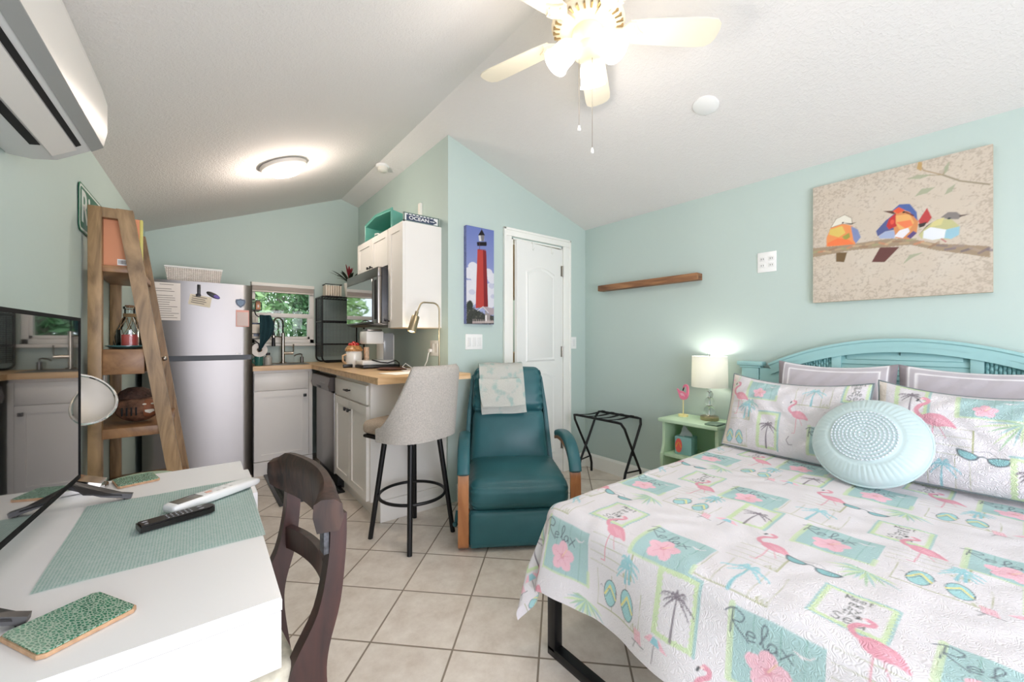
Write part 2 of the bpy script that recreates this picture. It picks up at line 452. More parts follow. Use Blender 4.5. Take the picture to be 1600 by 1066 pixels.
# door casing
bm = B()
def casing(lo, hi): box(bm, lo, hi, .006, 2)
casing((1.957, YD - .02, 0), (2.04, YD, DZ + .01)); casing((2.637, YD - .02, 0), (2.73, YD, DZ + .01)); casing((1.957, YD - .02, DZ + .01), (2.73, YD, 2.12))
for (lo, hi) in (((1.957, YD - .028, 0), (1.975, YD - .015, 2.12)), ((2.712, YD - .028, 0), (2.73, YD - .015, 2.12)), ((1.957, YD - .028, 2.1), (2.73, YD - .015, 2.12))):
    box(bm, lo, hi, .004, 2)
# jambs inside the opening
box(bm, (DX0, YD - .01, 0), (DX0 + .012, YD + .1, DZ)); box(bm, (DX1 - .012, YD - .01, 0), (DX1, YD + .1, DZ)); box(bm, (DX0, YD - .01, DZ - .012), (DX1, YD + .1, DZ))
struct('trim_1', bm, m_trim)
# the door leaf, ajar into the room
hinge = V(2.622, YD - .012, 0); ang = math.atan2(2.541 - (YD - .012), 2.03 - 2.622)
DM = Matrix.Translation(hinge) @ Matrix.Rotation(ang, 4, 'Z')      # local x runs from hinge to free edge, local +y faces the room
d1 = bpy.data.objects.new('door_1', None); C.objects.link(d1); d1.matrix_world = DM; WM[d1.name] = DM; d1['kind'] = 'structure'
DWID, DH = .569, 2.02
bm = B(); box(bm, (0, -.034, .012), (DWID, 0, DH), .003, 1)
def raised_panel(xa, xb, za, zb, arch):
    n = 14
    def outline(ins):
        a, b_, c, d = xa + ins, xb - ins, za + ins, zb - ins
        pts = [(a, c), (b_, c)]
        for i in range(n + 1):
            t = i / n; x = b_ + (a - b_) * t
            pts.append((x, d + (arch * math.sin(PI * t) if arch else 0)))
        return pts
    levels = [(0, .0), (.012, .007), (.03, .0015), (.045, .006)]
    rings = [[bm.verts.new((p[0], -.0 + z, p[1])) for p in outline(i)] for (i, z) in levels]
    for a, b_ in zip(rings, rings[1:]):
        m = len(a)
        for k in range(m): bm.faces.new((a[k], a[(k + 1) % m], b_[(k + 1) % m], b_[k]))
    bm.faces.new(rings[-1])
raised_panel(.1, DWID - .1, 1.02, 1.78, .05); raised_panel(.1, DWID - .1, .2, .88, .05)
obj('door_panel', bm, m_door, d1, world=False, smooth=25)
m_nickel = mat('satin_nickel', rgb(170, 165, 158), .3, 1.0)
for z in (.22, 1.05, 1.78):
    bm = B(); cyl(bm, (.0, .008, z), (.0, .008, z + .095), .008, n=10); box(bm, (-.014, -.002, z), (.018, .003, z + .095)); obj('hinge', bm, m_nickel, d1, world=False)
bm = B(); cyl(bm, (DWID - .06, .0, .95), (DWID - .06, .05, .95), .012, n=12); ball(bm, (DWID - .06, .06, .95), .027, (1, .8, 1)); obj('knob', bm, m_nickel, d1, world=False)
for k, (xx, lab) in enumerate(((.39, 'white wire hook over the door top, nearer the free edge'), (.15, 'white wire hook over the door top, nearer the hinges'))):
    bm = B(); tube(bm, [(xx, -.04, DH - .02), (xx, -.04, DH + .004), (xx, .006, DH + .004), (xx, .006, DH - .05), (xx, .012, DH - .062), (xx, .024, DH - .055), (xx, .026, DH - .045)], .003, 6)
    o = obj('door_hook', bm, m_trim, None); o.matrix_world = DM; tag(o, lab, 'hook', 'over-door hooks')
# bathroom beyond
m_tan = wood('pale_tan_wood', rgb(176, 138, 92), rgb(204, 168, 118))
bm = B(); box(bm, (2.15, 3.02, 1.62), (2.75, 3.3, 2.12), .004); box(bm, (2.16, 3.015, 1.63), (2.74, 3.02, 1.83)); box(bm, (2.16, 3.015, 1.86), (2.74, 3.02, 2.11))
base_obj('wood_wall_cabinet', bm, m_tan, 'tan wooden wall cabinet glimpsed high in the gap of the ajar white door', 'cabinet')
bm = B(); box(bm, (2.15, 3.0, 0), (2.75, 3.35, 1.08), .004); box(bm, (2.17, 2.992, .1), (2.73, 3.0, 1.05), .003)
base_obj('wood_floor_cabinet', bm, m_tan, 'tan wooden floor cabinet glimpsed low in the gap of the ajar white door', 'cabinet')

# ---------------------------------------------------------------- windows
m_vinyl = mat('white_vinyl', rgb(236, 232, 224), .4, var=(4, .01))
m_glass = clear_mat('window_glass', (.97, .99, .98, 1), .01, .6)
w1 = bpy.data.objects.new('window_1', None); C.objects.link(w1); w1.location = (W['x0'], YB, W['z0']); WM[w1.name] = Matrix.Translation(w1.location); w1['kind'] = 'structure'
bm = B()
x0, x1, z0, z1 = W['x0'], W['x1'], W['z0'], W['z1']; zm = 1.455; f = .042
yo = YB + .02
box(bm, (x0, yo, z0), (x0 + f, yo + .05, z1), .004); box(bm, (x1 - f, yo, z0), (x1, yo + .05, z1), .004)
box(bm, (x0, yo, z0), (x1, yo + .05, z0 + f), .004); box(bm, (x0, yo, z1 - f), (x1, yo + .05, z1), .004)
box(bm, (x0 + .01, yo - .008, zm - .022), (x1 - .01, yo + .04, zm + .022), .004)
for (lo, hi) in (((x0 + f, yo - .004, z0 + f), (x0 + f + .025, yo + .03, zm)), ((x1 - f - .025, yo - .004, z0 + f), (x1 - f, yo + .03, zm)), ((x0 + f, yo - .004, z0 + f), (x1 - f, yo + .03, z0 + f + .028))):
    box(bm, lo, hi, .003)
obj('window_frame', bm, m_vinyl, w1)
bm = B(); box(bm, (x0 + .02, yo + .022, z0 + .02), (x1 - .02, yo + .026, z1 - .02)); obj('window_pane', bm, m_glass, w1)
bm = B(); box(bm, (x0 - .03, YB - .045, z0 - .028), (x1 + .03, YB + .02, z0), .006); obj('window_sill', bm, m_vinyl, w1)
bl = thing('window_blind', 'white slatted blind drawn up at the top of the kitchen window', 'blind', (x0, YB - .02, z1 - .09))
bm = B(); box(bm, (x0 + .006, YB - .028, z1 - .036), (x1 - .006, YB + .012, z1 - .002), .003); obj('headrail', bm, m_vinyl, bl)
bm = B()
for k in range(7): box(bm, (x0 + .012, YB - .022, z1 - .042 - k * .0055), (x1 - .012, YB + .01, z1 - .0385 - k * .0055), .001, 1)
box(bm, (x0 + .012, YB - .022, z1 - .094), (x1 - .012, YB + .01, z1 - .079), .003)
obj('slat_stack', bm, mat('blind_slats', rgb(226, 214, 204), .5), bl)
# frame of the added opening behind the camera, placed for fill light
w2 = bpy.data.objects.new('fill_opening', None); C.objects.link(w2); w2.location = (GX0, YF, GZ0); WM[w2.name] = Matrix.Translation(w2.location); w2['kind'] = 'structure'
bm = B(); yo = YF - .07
n = 3
for k in range(n + 1):
    xx = GX0 + (GX1 - GX0) * k / n; box(bm, (max(GX0, xx - .03), yo, GZ0), (min(GX1, xx + .03), yo + .05, GZ1), .004)
box(bm, (GX0, yo, GZ0), (GX1, yo + .05, GZ0 + .06), .004); box(bm, (GX0, yo, GZ1 - .06), (GX1, yo + .05, GZ1), .004)
obj('window_frame', bm, m_vinyl, w2)
# ================================================================ KITCHEN
m_cab = mat('white_cabinet_paint', rgb(234, 230, 224), .38, var=(2.5, .012))
m_cabin = mat('cabinet_underside', rgb(214, 196, 170), .5)
m_black = mat('black_metal', rgb(24, 24, 25), .42, .2)
m_blackp = mat('black_plastic', rgb(20, 20, 22), .35)
m_steel = brushed('brushed_stainless', rgb(150, 147, 145), .36, .75, .25)
m_steel_d = mat('dark_stainless', rgb(128, 124, 120), .32, 1.0)
m_chrome = mat('polished_chrome', rgb(215, 213, 210), .08, 1.0)
m_butcher = wood('butcher_block', rgb(196, 158, 112), rgb(226, 192, 150), (3, 26, 26), .4, 1.2, .03)
m_white = mat('white_plastic', rgb(238, 238, 236), .35)
m_whitec = mat('white_ceramic', rgb(240, 238, 233), .18, coat=.4)
m_dark = mat('dark_void', rgb(14, 14, 15), .8)

def shaker(bm, o, ux, w, h, t=.019, rail=.055, nrm=None, inset=.007):
    """shaker door: o = lower corner (Vector), ux = unit along width, nrm = outward"""
    o = Vector(o); ux = Vector(ux); nz = Vector(nrm)
    def P(a, b, d): return o + ux * a + V(0, 0, b) + nz * d
    def slab(a0, a1, b0, b1, d0, d1):
        A = [P(a0, b0, d0), P(a1, b0, d0), P(a1, b1, d0), P(a0, b1, d0)]
        prism(bm, A, nz * (d1 - d0))
    slab(0, rail, 0, h, 0, t); slab(w - rail, w, 0, h, 0, t)
    slab(rail, w - rail, 0, rail, 0, t); slab(rail, w - rail, h - rail, h, 0, t)
    slab(rail - .002, w - rail + .002, rail - .002, h - rail + .002, 0, t - inset)
def slab_front(bm, o, ux, w, h, t, nrm, bev=.004):
    o = Vector(o); ux = Vector(ux); nz = Vector(nrm)
    lo = o; c = [o, o + ux * w + V(0, 0, h) + nz * t]
    box(bm, [min(c[0][i], c[1][i]) for i in range(3)], [max(c[0][i], c[1][i]) for i in range(3)], bev)
def square_knob(bm, p, nrm, s=.013):
    p = Vector(p); nz = Vector(nrm)
    cyl(bm, p, p + nz * .018, .005, n=8)
    q = p + nz * .022
    ext = [s if abs(nz[i]) < .5 else .006 for i in range(3)]
    box(bm, [q[i] - ext[i] for i in range(3)], [q[i] + ext[i] for i in range(3)], .002)
def square_pull(bm, p, nrm, along, L=.045):
    p = Vector(p); nz = Vector(nrm); al = Vector(along)
    for s in (-1, 1): cyl(bm, p + al * s * L * .7, p + al * s * L * .7 + nz * .02, .005, n=8)
    q = p + nz * .025; e = [abs(al[i]) * L + (.006 if abs(al[i]) < .5 else 0) for i in range(3)]
    box(bm, [q[i] - e[i] for i in range(3)], [q[i] + e[i] for i in range(3)], .003)

FX = .877; FY = 4.166; CB = CT - .04
# sink base on the back wall
t = thing('sink_base_cabinet', 'white shaker sink base cabinet under the kitchen window, beside the refrigerator', 'cabinet', (.63, 4.42, 0))
bm = B(); box(bm, (.402, FY + .02, .125), (FX - .004, YB - .02, CB - .002)); box(bm, (.402, FY - .002, 0), (FX - .004, FY + .03, .122)); obj('cabinet_body', bm, m_cab, t)
NY = (0, -1, 0); NX = (-1, 0, 0)
bm = B(); slab_front(bm, (.405, FY + .019, .752), (1, 0, 0), .435, .155, .019, NY); obj('false_drawer_front', bm, m_cab, t)
bm = B(); shaker(bm, (.405, FY + .019, .128), (1, 0, 0), .435, .618, nrm=NY); dr = obj('door', bm, m_cab, t)
bm = B(); square_knob(bm, (.405 + .4, FY, .69), NY); obj('knob', bm, m_black, dr)
bm = B(); box(bm, (.843, FY + .002, .125), (FX - .004, FY + .02, .907)); obj('filler_strip', bm, m_cab, t)

# dishwasher
t = thing('dishwasher', 'stainless dishwasher with dark control panel between two white base cabinets', 'dishwasher', (1.15, 3.72, 0))
bm = B(); box(bm, (FX + .03, 3.435, .02), (1.42, 4.03, CB - .01)); obj('tub', bm, m_blackp, t)
bm = B(); box(bm, (FX, 3.437, .12), (FX + .03, 4.025, .775), .006); obj('door', bm, m_steel, t)
bm = B(); prism(bm, [(FX - .035, 3.435, .79), (FX - .045, 3.435, .83), (FX - .03, 3.435, .9), (FX + .03, 3.435, .905), (FX + .03, 3.435, .785)], (0, .592, 0))
cp = obj('control_panel', bm, mat('graphite_panel', rgb(88, 82, 80), .3, .6), t)
bm = B(); box(bm, (FX - .047, 3.70, .798), (FX - .036, 3.80, .815), .003); obj('latch', bm, m_blackp, cp)
bm = B()
for k in range(5): box(bm, (FX - .044, 3.55 + k * .035, .845), (FX - .035, 3.565 + k * .035, .853))
obj('buttons', bm, mat('grey_buttons', rgb(160, 158, 155), .4), cp)
bm = B(); box(bm, (FX + .06, 3.44, .0), (FX + .09, 4.02, .118)); obj('toe_panel', bm, m_blackp, t)

# peninsula cabinet
t = thing('peninsula_base_cabinet', 'white shaker base cabinet with a drawer and two doors at the peninsula end', 'cabinet', (1.15, 3.0, 0))
bm = B(); box(bm, (FX + .019, 2.641, .14), (XB - .002, 3.43, CB - .002)); box(bm, (.955, 2.641, 0), (.975, 3.43, .14)); obj('cabinet_body', bm, m_cab, t)
bm = B(); slab_front(bm, (FX + .019, 2.655, .775), (0, 1, 0), .745, .128, .019, NX); dw_ = obj('drawer', bm, m_cab, t)
bm = B(); square_pull(bm, (FX, 3.03, .84), NX, (0, 1, 0)); obj('handle', bm, m_black, dw_)
for (a, w, kn) in ((2.655, .37, 2.655 + .335), (3.03, .37, 3.03 + .035)):
    bm = B(); shaker(bm, (FX + .019, a, .145), (0, 1, 0), w, .62, nrm=NX); d_ = obj('door', bm, m_cab, t)
    bm = B(); square_knob(bm, (FX, kn, .70), NX); obj('knob', bm, m_black, d_)
bm = B(); box(bm, (FX + .02, 2.628, .14), (XB - .002, 2.64, CB - .002), .002); obj('end_panel', bm, m_cab, t)
bm = B(); box(bm, (.955, 2.612, 0), (XB - .002, 2.64, .14), .004); box(bm, (.955, 2.607, 0), (XB - .002, 2.613, .1), .003); obj('base_board', bm, m_cab, t)

# L-shaped butcher block worktop
bm = B()
prism(bm, [(.392, 4.13, CB), (.86, 4.13, CB), (.86, 2.395, CB), (1.516, 2.395, CB), (1.516, YD - .004, CB), (XB - .003, YD - .004, CB), (XB - .003, YB - .003, CB), (.392, YB - .003, CB)], (0, 0, .04))
bmesh.ops.bevel(bm, geom=[e for e in bm.edges if abs(e.verts[0].co.z - e.verts[1].co.z) < 1e-5 and e.verts[0].co.z > CT - .001], offset=.004, segments=2, affect='EDGES')
base_obj('countertop', bm, m_butcher, 'L-shaped butcher block worktop on the white base cabinets', 'countertop')

# upper cabinets
UX = 1.151
t = thing('tall_wall_cabinet', 'tall white upper cabinet beside the microwave, nearest the room', 'cabinet', (1.3, 2.85, 1.292))
bm = B(); box(bm, (UX + .019, 2.71, 1.296), (XB - .001, 2.988, 2.05)); obj('cabinet_body', bm, m_cab, t)
bm = B(); box(bm, (UX + .019, 2.708, 1.29), (XB - .001, 2.988, 1.296)); obj('underside', bm, m_cabin, t)
bm = B(); shaker(bm, (UX + .019, 2.712, 1.294), (0, 1, 0), .272, .752, nrm=NX); d_ = obj('door', bm, m_cab, t)
bm = B(); square_knob(bm, (UX, 2.955, 1.345), NX, .01); obj('knob', bm, m_black, d_)
t = thing('short_wall_cabinet', 'short white two-door upper cabinet directly above the microwave', 'cabinet', (1.3, 3.35, 1.765))
bm = B(); box(bm, (UX + .019, 2.99, 1.77), (XB - .001, 3.72, 2.05)); obj('cabinet_body', bm, m_cab, t)
for (a, kn) in ((2.994, 3.325), (3.358, 3.392)):
    bm = B(); shaker(bm, (UX + .019, a, 1.774), (0, 1, 0), .358, .272, nrm=NX, rail=.05); d_ = obj('door', bm, m_cab, t)
    bm = B(); square_knob(bm, (UX, kn, 1.80), NX, .01); obj('knob', bm, m_black, d_)

# microwave
t = thing('microwave', 'stainless over-the-counter microwave with mirror-black glass door under the short cabinet', 'microwave', (1.26, 3.39, 1.32))
MX = 1.075; y0, y1 = 2.992, 3.775
bm = B(); box(bm, (MX + .03, y0, 1.33), (XB - .002, y1, 1.755), .004); obj('body', bm, mat('black_case', rgb(34, 36, 42), .35), t)
bm = B(); box(bm, (MX + .001, y0, 1.685), (MX + .029, y1, 1.755), .003); obj('vent_panel', bm, m_steel_d, t)
bm = B(); box(bm, (MX + .001, y0, 1.33), (MX + .029, y0 + .1, 1.684), .003); cpn = obj('control_panel', bm, m_steel, t)
bm = B(); box(bm, (MX - .002, y0 + .03, 1.36), (MX + .002, y0 + .075, 1.66), .001); obj('display', bm, m_dark, cpn)
bm = B(); box(bm, (MX, y0 + .102, 1.335), (MX + .029, y1, 1.684), .003); d_ = obj('door', bm, m_steel_d, t)
m_blackglass = mat('black_mirror_glass', rgb(16, 17, 18), .03, spec=1.0, coat=1.0)
m_blackglass.node_tree.nodes['Principled BSDF'].inputs['IOR'].default_value = 2.6
bm = B(); box(bm, (MX - .003, y0 + .12, 1.345), (MX, y1 - .012, 1.675), .001, 1); obj('glass', bm, m_blackglass, d_)
bm = B(); prism(bm, [(MX + .005, y0 + .01, 1.329), (MX + .05, y0 + .01, 1.318), (XB - .03, y0 + .01, 1.318), (XB - .01, y0 + .01, 1.329)], (0, y1 - y0 - .02, 0)); obj('underside', bm, m_steel_d, t)

# refrigerator
t = thing('refrigerator', 'stainless top-freezer refrigerator standing between the ladder shelf and sink cabinet', 'refrigerator', (.04, 4.35, 0))
fx0, fx1, fy = -.315, .385, 4.085
bm = B(); box(bm, (fx0 + .006, fy + .075, .03), (fx1 - .004, YB - .04, 1.655), .006); obj('body', bm, mat('fridge_side_grey', rgb(120, 122, 124), .4, .5), t)
def fdoor(z0, z1):
    b = B()
    n = 20
    pts = []
    for i in range(n + 1):
        s = i / n; x = fx0 + (fx1 - fx0) * s
        e = min(s, 1 - s) * (fx1 - fx0); rr = .02
        d = 0 if e > rr else rr - math.sqrt(max(0, rr * rr - (rr - e) ** 2))
        pts.append((x, fy - .012 * math.sin(PI * s) + d, z0))
    pts += [(fx1, fy + .07, z0), (fx0, fy + .07, z0)]
    prism(b, pts, (0, 0, z1 - z0)); return b
o1 = obj('freezer_door', fdoor(1.078, 1.668), m_steel, t); o2 = obj('fridge_door', fdoor(.045, 1.036), m_steel, t)
bm = B(); box(bm, (fx0 + .01, fy + .02, 1.034), (fx1 - .008, fy + .07, 1.08)); obj('grip_recess', bm, mat('grip_grey', rgb(70, 74, 80), .4), t)
bm = B(); box(bm, (.24, fy - .006, 1.085), (.30, fy + .0, 1.093), .001); obj('badge', bm, m_white, o1)
bm = B(); box(bm, (fx0 + .02, fy + .1, 1.655), (fx1 - .02, YB - .06, 1.668), .004); obj('top_cover', bm, m_blackp, t)
for xx in (fx0 + .05, fx1 - .03):
    bm = B(); cyl(bm, (xx, fy + .03, 0), (xx, fy + .03, .03), .018, n=12); obj('foot', bm, m_blackp, t)
for xx in (fx0 + .05, fx1 - .03):
    bm = B(); cyl(bm, (xx, YB - .1, 0), (xx, YB - .1, .03), .018, n=12); obj('foot', bm, m_blackp, t)

# things stuck on the refrigerator front
m_paper = mat('printed_paper', rgb(226, 218, 212), .8)
m_ink = mat('grey_ink', rgb(120, 112, 108), .8)
def fridge_front(x): return fy - .012 * math.sin(PI * (x - fx0) / (fx1 - fx0))
m_navy = mat('navy_enamel', rgb(52, 68, 92), .3)
def sheet(name, label, cat, x0, x1, z0, z1, lines=True):
    y = fridge_front((x0 + x1) / 2) - .006
    b = B(); box(b, (x0, y - .0012, z0), (x1, y, z1)); 
    tt = thing(name, label, cat, ((x0 + x1) / 2, y, z0)); obj('sheet', b, m_paper, tt)
    if lines:
        b = B(); random.seed(3); nl = int((z1 - z0) / .017)
        for k in range(1, nl):
            if k in (2, 5): continue
            L = random.uniform(.5, .85) if k > 1 else .5
            xa = x0 + .09 * (x1 - x0) if k > 1 else x0 + .25 * (x1 - x0)
            box(b, (xa, y - .0017, z1 - k * .017), (xa + L * (x1 - x0), y - .0012, z1 - k * .017 + .004))
        obj('print_lines', b, m_ink, tt)
    return tt
sheet('instruction_sheet', 'white printed sheet stuck on the refrigerator, beside the ladder shelf', 'paper', -.255, -.09, 1.355, 1.645)
t = thing('bottle_opener', 'black clip magnet holding the cream card on the freezer door', 'magnet', (.02, fy - .02, 1.55))
bm = B(); y = fridge_front(.02) - .004
box(bm, (.012, y - .012, 1.565), (.034, y, 1.645), .005); box(bm, (.004, y - .012, 1.55), (.036, y, 1.57), .004); obj('clip_body', bm, m_blackp, t)
t = thing('cream_card', 'cream printed card hanging crooked under the black clip magnet', 'card', (.04, fy - .02, 1.47))
R = Matrix.Translation((.032, fridge_front(.03) - .004, 1.52)) @ Matrix.Rotation(.17, 4, 'Y')
bm = B(); box(bm, (-.07, -.002, -.045), (.07, 0, .038), M=R); obj('card', bm, mat('cream_card', rgb(214, 204, 184), .7), t)
bm = B()
for k in range(4): box(bm, (-.055, -.0026, .02 - k * .016), (.04 - .01 * (k % 2), -.002, .026 - k * .016), M=R)
obj('print_lines', bm, m_ink, t)
bm = B(); R = Matrix.Translation((.115, fridge_front(.115) - .005, 1.566)) @ Matrix.Rotation(.5, 4, 'Y')
ball(bm, (0, 0, 0), .05, (1, .1, .38), 20, 10); bmesh.ops.transform(bm, matrix=R, verts=bm.verts)
t = thing('oval_magnet', 'dark oval magnet with a violet end on the freezer door', 'magnet', (.115, fy - .015, 1.55)); obj('disc', bm, m_blackp, t)
bm = B(); ball(bm, (.022, -.003, .0), .026, (1, .1, .5), 16, 8); bmesh.ops.transform(bm, matrix=R, verts=bm.verts); obj('violet_patch', bm, mat('violet', rgb(96, 78, 160), .4), t)
def shield(s, yy, xc, zc):
    return [(xc + a * s, yy, zc + b * s) for a, b in ((-.9, .8), (-.3, .85), (0, 1), (.3, .85), (.9, .8), (1, .2), (.75, -.5), (0, -1.15), (-.75, -.5), (-1, .2))]
bm = B(); y = fridge_front(.30) - .002; prism(bm, shield(.036, y, .300, 1.515), (0, -.004, 0))
t = thing('shield_magnet', 'navy blue shield magnet above the pink notepad on the freezer', 'magnet', (.3, fy - .01, 1.47)); obj('shield', bm, m_navy, t)
bm = B(); prism(bm, shield(.024, y - .004, .300, 1.515), (0, -.001, 0)); sh = obj('inner_field', bm, mat('slate_blue', rgb(88, 112, 138), .3), t)
bm = B(); y2 = fridge_front(.31) - .001; box(bm, (.268, y2 - .006, 1.315), (.36, y2, 1.455))
t = thing('notepad', 'pink magnetic notepad at the right edge of the freezer door', 'notepad', (.31, fy - .01, 1.3)); obj('backing', bm, mat('coral_pink', rgb(226, 168, 156), .6), t)
bm = B(); box(bm, (.274, y2 - .0085, 1.322), (.354, y2 - .006, 1.438)); obj('pages', bm, mat('pale_pages', rgb(216, 198, 194), .7), t)

# white basket on top of the refrigerator
t = thing('woven_basket', 'white woven storage basket on top of the refrigerator', 'basket', (0, 4.4, 1.668))
m_bask = weave('white_plastic_weave', rgb(238, 230, 222), rgb(196, 186, 176), 22, .5, .8, .004, 'xz')
bm = B()
def brow(a, b, z): return [(-.175 - a, 4.3 - b, z), (.165 + a, 4.3 - b, z), (.165 + a, 4.55 + b * .5, z), (-.175 - a, 4.55 + b * .5, z)]
L0 = [bm.verts.new(p) for p in brow(0, 0, 1.669)]; L1 = [bm.verts.new(p) for p in brow(.02, .012, 1.80)]
L2 = [bm.verts.new(p) for p in brow(.012, .004, 1.80)]; L3 = [bm.verts.new(p) for p in brow(-.008, -.008, 1.68)]
bm.faces.new(L0[::-1])
for a, b_ in ((L0, L1), (L1, L2), (L2, L3)):
    for k in range(4): bm.faces.new((a[k], a[(k + 1) % 4], b_[(k + 1) % 4], b_[k]))
bm.faces.new(L3); obj('basket_wall', bm, m_bask, t, smooth=0)
bm = B(); tube(bm, brow(.018, .01, 1.803), .008, 8, closed=True); obj('rim', bm, m_white, t)

# faucet, soap pump, sink
t = thing('sink', 'stainless drop-in sink set into the worktop below the window', 'sink', (.66, 4.4, CT))
bm = B(); sx0, sx1, sy0, sy1 = .47, .86, 4.23, 4.53; zt = CT + .004
O = [bm.verts.new(p) for p in ((sx0, sy0, zt), (sx1, sy0, zt), (sx1, sy1, zt), (sx0, sy1, zt))]
O0 = [bm.verts.new(p) for p in ((sx0 - .004, sy0 - .004, CT + .0005), (sx1 + .004, sy0 - .004, CT + .0005), (sx1 + .004, sy1 + .004, CT + .0005), (sx0 - .004, sy1 + .004, CT + .0005))]
I = [bm.verts.new(p) for p in ((sx0 + .02, sy0 + .02, zt), (sx1 - .02, sy0 + .02, zt), (sx1 - .02, sy1 - .02, zt), (sx0 + .02, sy1 - .02, zt))]
I2 = [bm.verts.new(p) for p in ((sx0 + .025, sy0 + .025, CT + .001), (sx1 - .025, sy0 + .025, CT + .001), (sx1 - .025, sy1 - .025, CT + .001), (sx0 + .025, sy1 - .025, CT + .001))]
for a, b_ in ((O0, O), (O, I), (I, I2)):
    for k in range(4): bm.faces.new((a[k], a[(k + 1) % 4], b_[(k + 1) % 4], b_[k]))
bm.faces.new(I2); obj('rim', bm, m_steel, t)
t = thing('faucet', 'tall steel spring-neck kitchen faucet in front of the window', 'faucet', (.69, 4.58, CT))
m_nick = mat('warm_nickel', rgb(176, 166, 152), .22, 1.0)
fxp, fyp = .69, 4.58
bm = B(); cyl(bm, (fxp, fyp, CT), (fxp, fyp, CT + .012), .03, n=20); cyl(bm, (fxp, fyp, CT + .01), (fxp, fyp, CT + .3), .0165, n=16); obj('column', bm, m_nick, t)
bm = B(); arc = [(fxp, fyp, CT + .3)] + [(fxp - .045 + .045 * math.cos(a), fyp - .03 * (1 - math.cos(a)), CT + .40 + .05 * math.sin(a)) for a in np.linspace(0, PI, 12)] + [(fxp - .09, fyp - .06, CT + .30)]
tube(bm, arc, .007, 8); obj('hose', bm, m_blackp, t)
bm = B()
hel = []
for i in range(150):
    s = i / 149 * (len(arc) - 1); k = min(int(s), len(arc) - 2); fr = s - k
    p = Vector(arc[k]).lerp(Vector(arc[k + 1]), fr); a = i * 2 * PI / 8
    hel.append(p + V(math.cos(a) * .011, math.sin(a) * .011, 0))
tube(bm, hel, .0022, 5); obj('spring', bm, m_nick, t)
bm = B(); cyl(bm, (fxp - .09, fyp - .06, CT + .3), (fxp - .09, fyp - .06, CT + .17), .013, .017, n=12); obj('spray_head', bm, m_blackp, t)
bm = B(); tube(bm, [(fxp, fyp, CT + .26), (fxp - .05, fyp - .035, CT + .265), (fxp - .078, fyp - .05, CT + .265)], .006, 8); cyl(bm, (fxp - .09, fyp - .06, CT + .255), (fxp - .09, fyp - .06, CT + .275), .02, n=14); obj('holder_arm', bm, m_nick, t)
bm = B(); cyl(bm, (fxp, fyp, CT + .10), (fxp + .09, fyp - .02, CT + .10), .014, n=12); tube(bm, [(fxp + .085, fyp - .02, CT + .1), (fxp + .09, fyp - .02, CT + .13), (fxp + .09, fyp - .02, CT + .19)], .006, 8); obj('lever', bm, m_nick, t)
t = thing('soap_pump', 'short dark built-in soap pump to the right of the faucet', 'soap pump', (.85, 4.58, CT))
bm = B(); cyl(bm, (.86, 4.58, CT), (.86, 4.58, CT + .06), .016, n=12); obj('stem', bm, m_steel_d, t)
bm = B(); tube(bm, [(.86, 4.58, CT + .055), (.86, 4.58, CT + .085), (.84, 4.57, CT + .09), (.80, 4.55, CT + .082), (.785, 4.545, CT + .07)], .006, 8); obj('spout', bm, m_steel_d, t)
# mug and bottle by the refrigerator
bm = B(); lathe(bm, [(0, CT), (.03, CT), (.034, CT + .01), (.035, CT + .085), (.031, CT + .085), (.029, CT + .01), (0, CT + .01)], (.45, 4.25, 0), 20)
tube(bm, [(.42, 4.235, CT + .07), (.40, 4.225, CT + .06), (.398, 4.225, CT + .035), (.42, 4.235, CT + .02)], .006, 6)
base_obj('green_glass_mug', bm, mat('green_glass', rgb(64, 130, 118), .1, trans=.4), 'small green mug on the worktop corner next to the refrigerator', 'mug')
t = thing('soap_bottle', 'clear squat bottle with a black cap next to the green mug', 'bottle', (.52, 4.27, CT))
bm = B(); lathe(bm, [(0, CT), (.03, CT), (.033, CT + .02), (.033, CT + .07), (.014, CT + .09), (.014, CT + .095), (0, CT + .095)], (.525, 4.29, 0), 18); obj('bottle_body', bm, mat('frosted_bottle', rgb(206, 202, 190), .25, trans=.3), t)
bm = B(); lathe(bm, [(0, CT + .093), (.017, CT + .093), (.017, CT + .11), (0, CT + .112)], (.525, 4.29, 0), 14); box(bm, (.50, 4.28, CT + .105), (.54, 4.3, CT + .115), .003); obj('cap', bm, m_blackp, t)
# magnetic rack on the refrigerator's side
t = thing('magnetic_rack', 'black two-tier magnetic wire rack on the right side of the refrigerator', 'rack', (.43, 4.3, 1.09))
xw = fx1 - .001
bm = B(); box(bm, (xw, 4.24, 1.12), (xw + .005, 4.5, 1.6), .002); obj('back_plate', bm, m_black, t)
def tray(z, h):
    b = B(); a0, a1, b0, b1 = xw + .006, xw + .085, 4.25, 4.49
    box(b, (a0, b0, z), (a1, b1, z + .006)); 
    tube(b, [(a0, b0, z + h), (a1, b0, z + h), (a1, b1, z + h), (a0, b1, z + h)], .004, 6)
    for (xx, yy) in ((a1, b0), (a1, b1), (a0, b0), (a1, (b0 + b1) / 2)): cyl(b, (xx, yy, z), (xx, yy, z + h), .003, n=6)
    return b
obj('tray', tray(1.47, .07), m_black, t); obj('tray', tray(1.21, .05), m_black, t)
bm = B(); tube(bm, [(xw + .03, 4.25, 1.47), (xw + .04, 4.235, 1.43), (xw + .06, 4.225, 1.41), (xw + .085, 4.225, 1.425)], .005, 6); obj('towel_hook', bm, m_black, t)
bm = B(); tube(bm, [(xw + .02, 4.245, 1.21), (xw + .06, 4.2, 1.17), (xw + .066, 4.195, 1.118)], .005, 6); tube(bm, [(xw + .066, 4.195, 1.115), (xw + .066, 4.42, 1.115)], .006, 8); obj('roll_bar', bm, m_black, t)
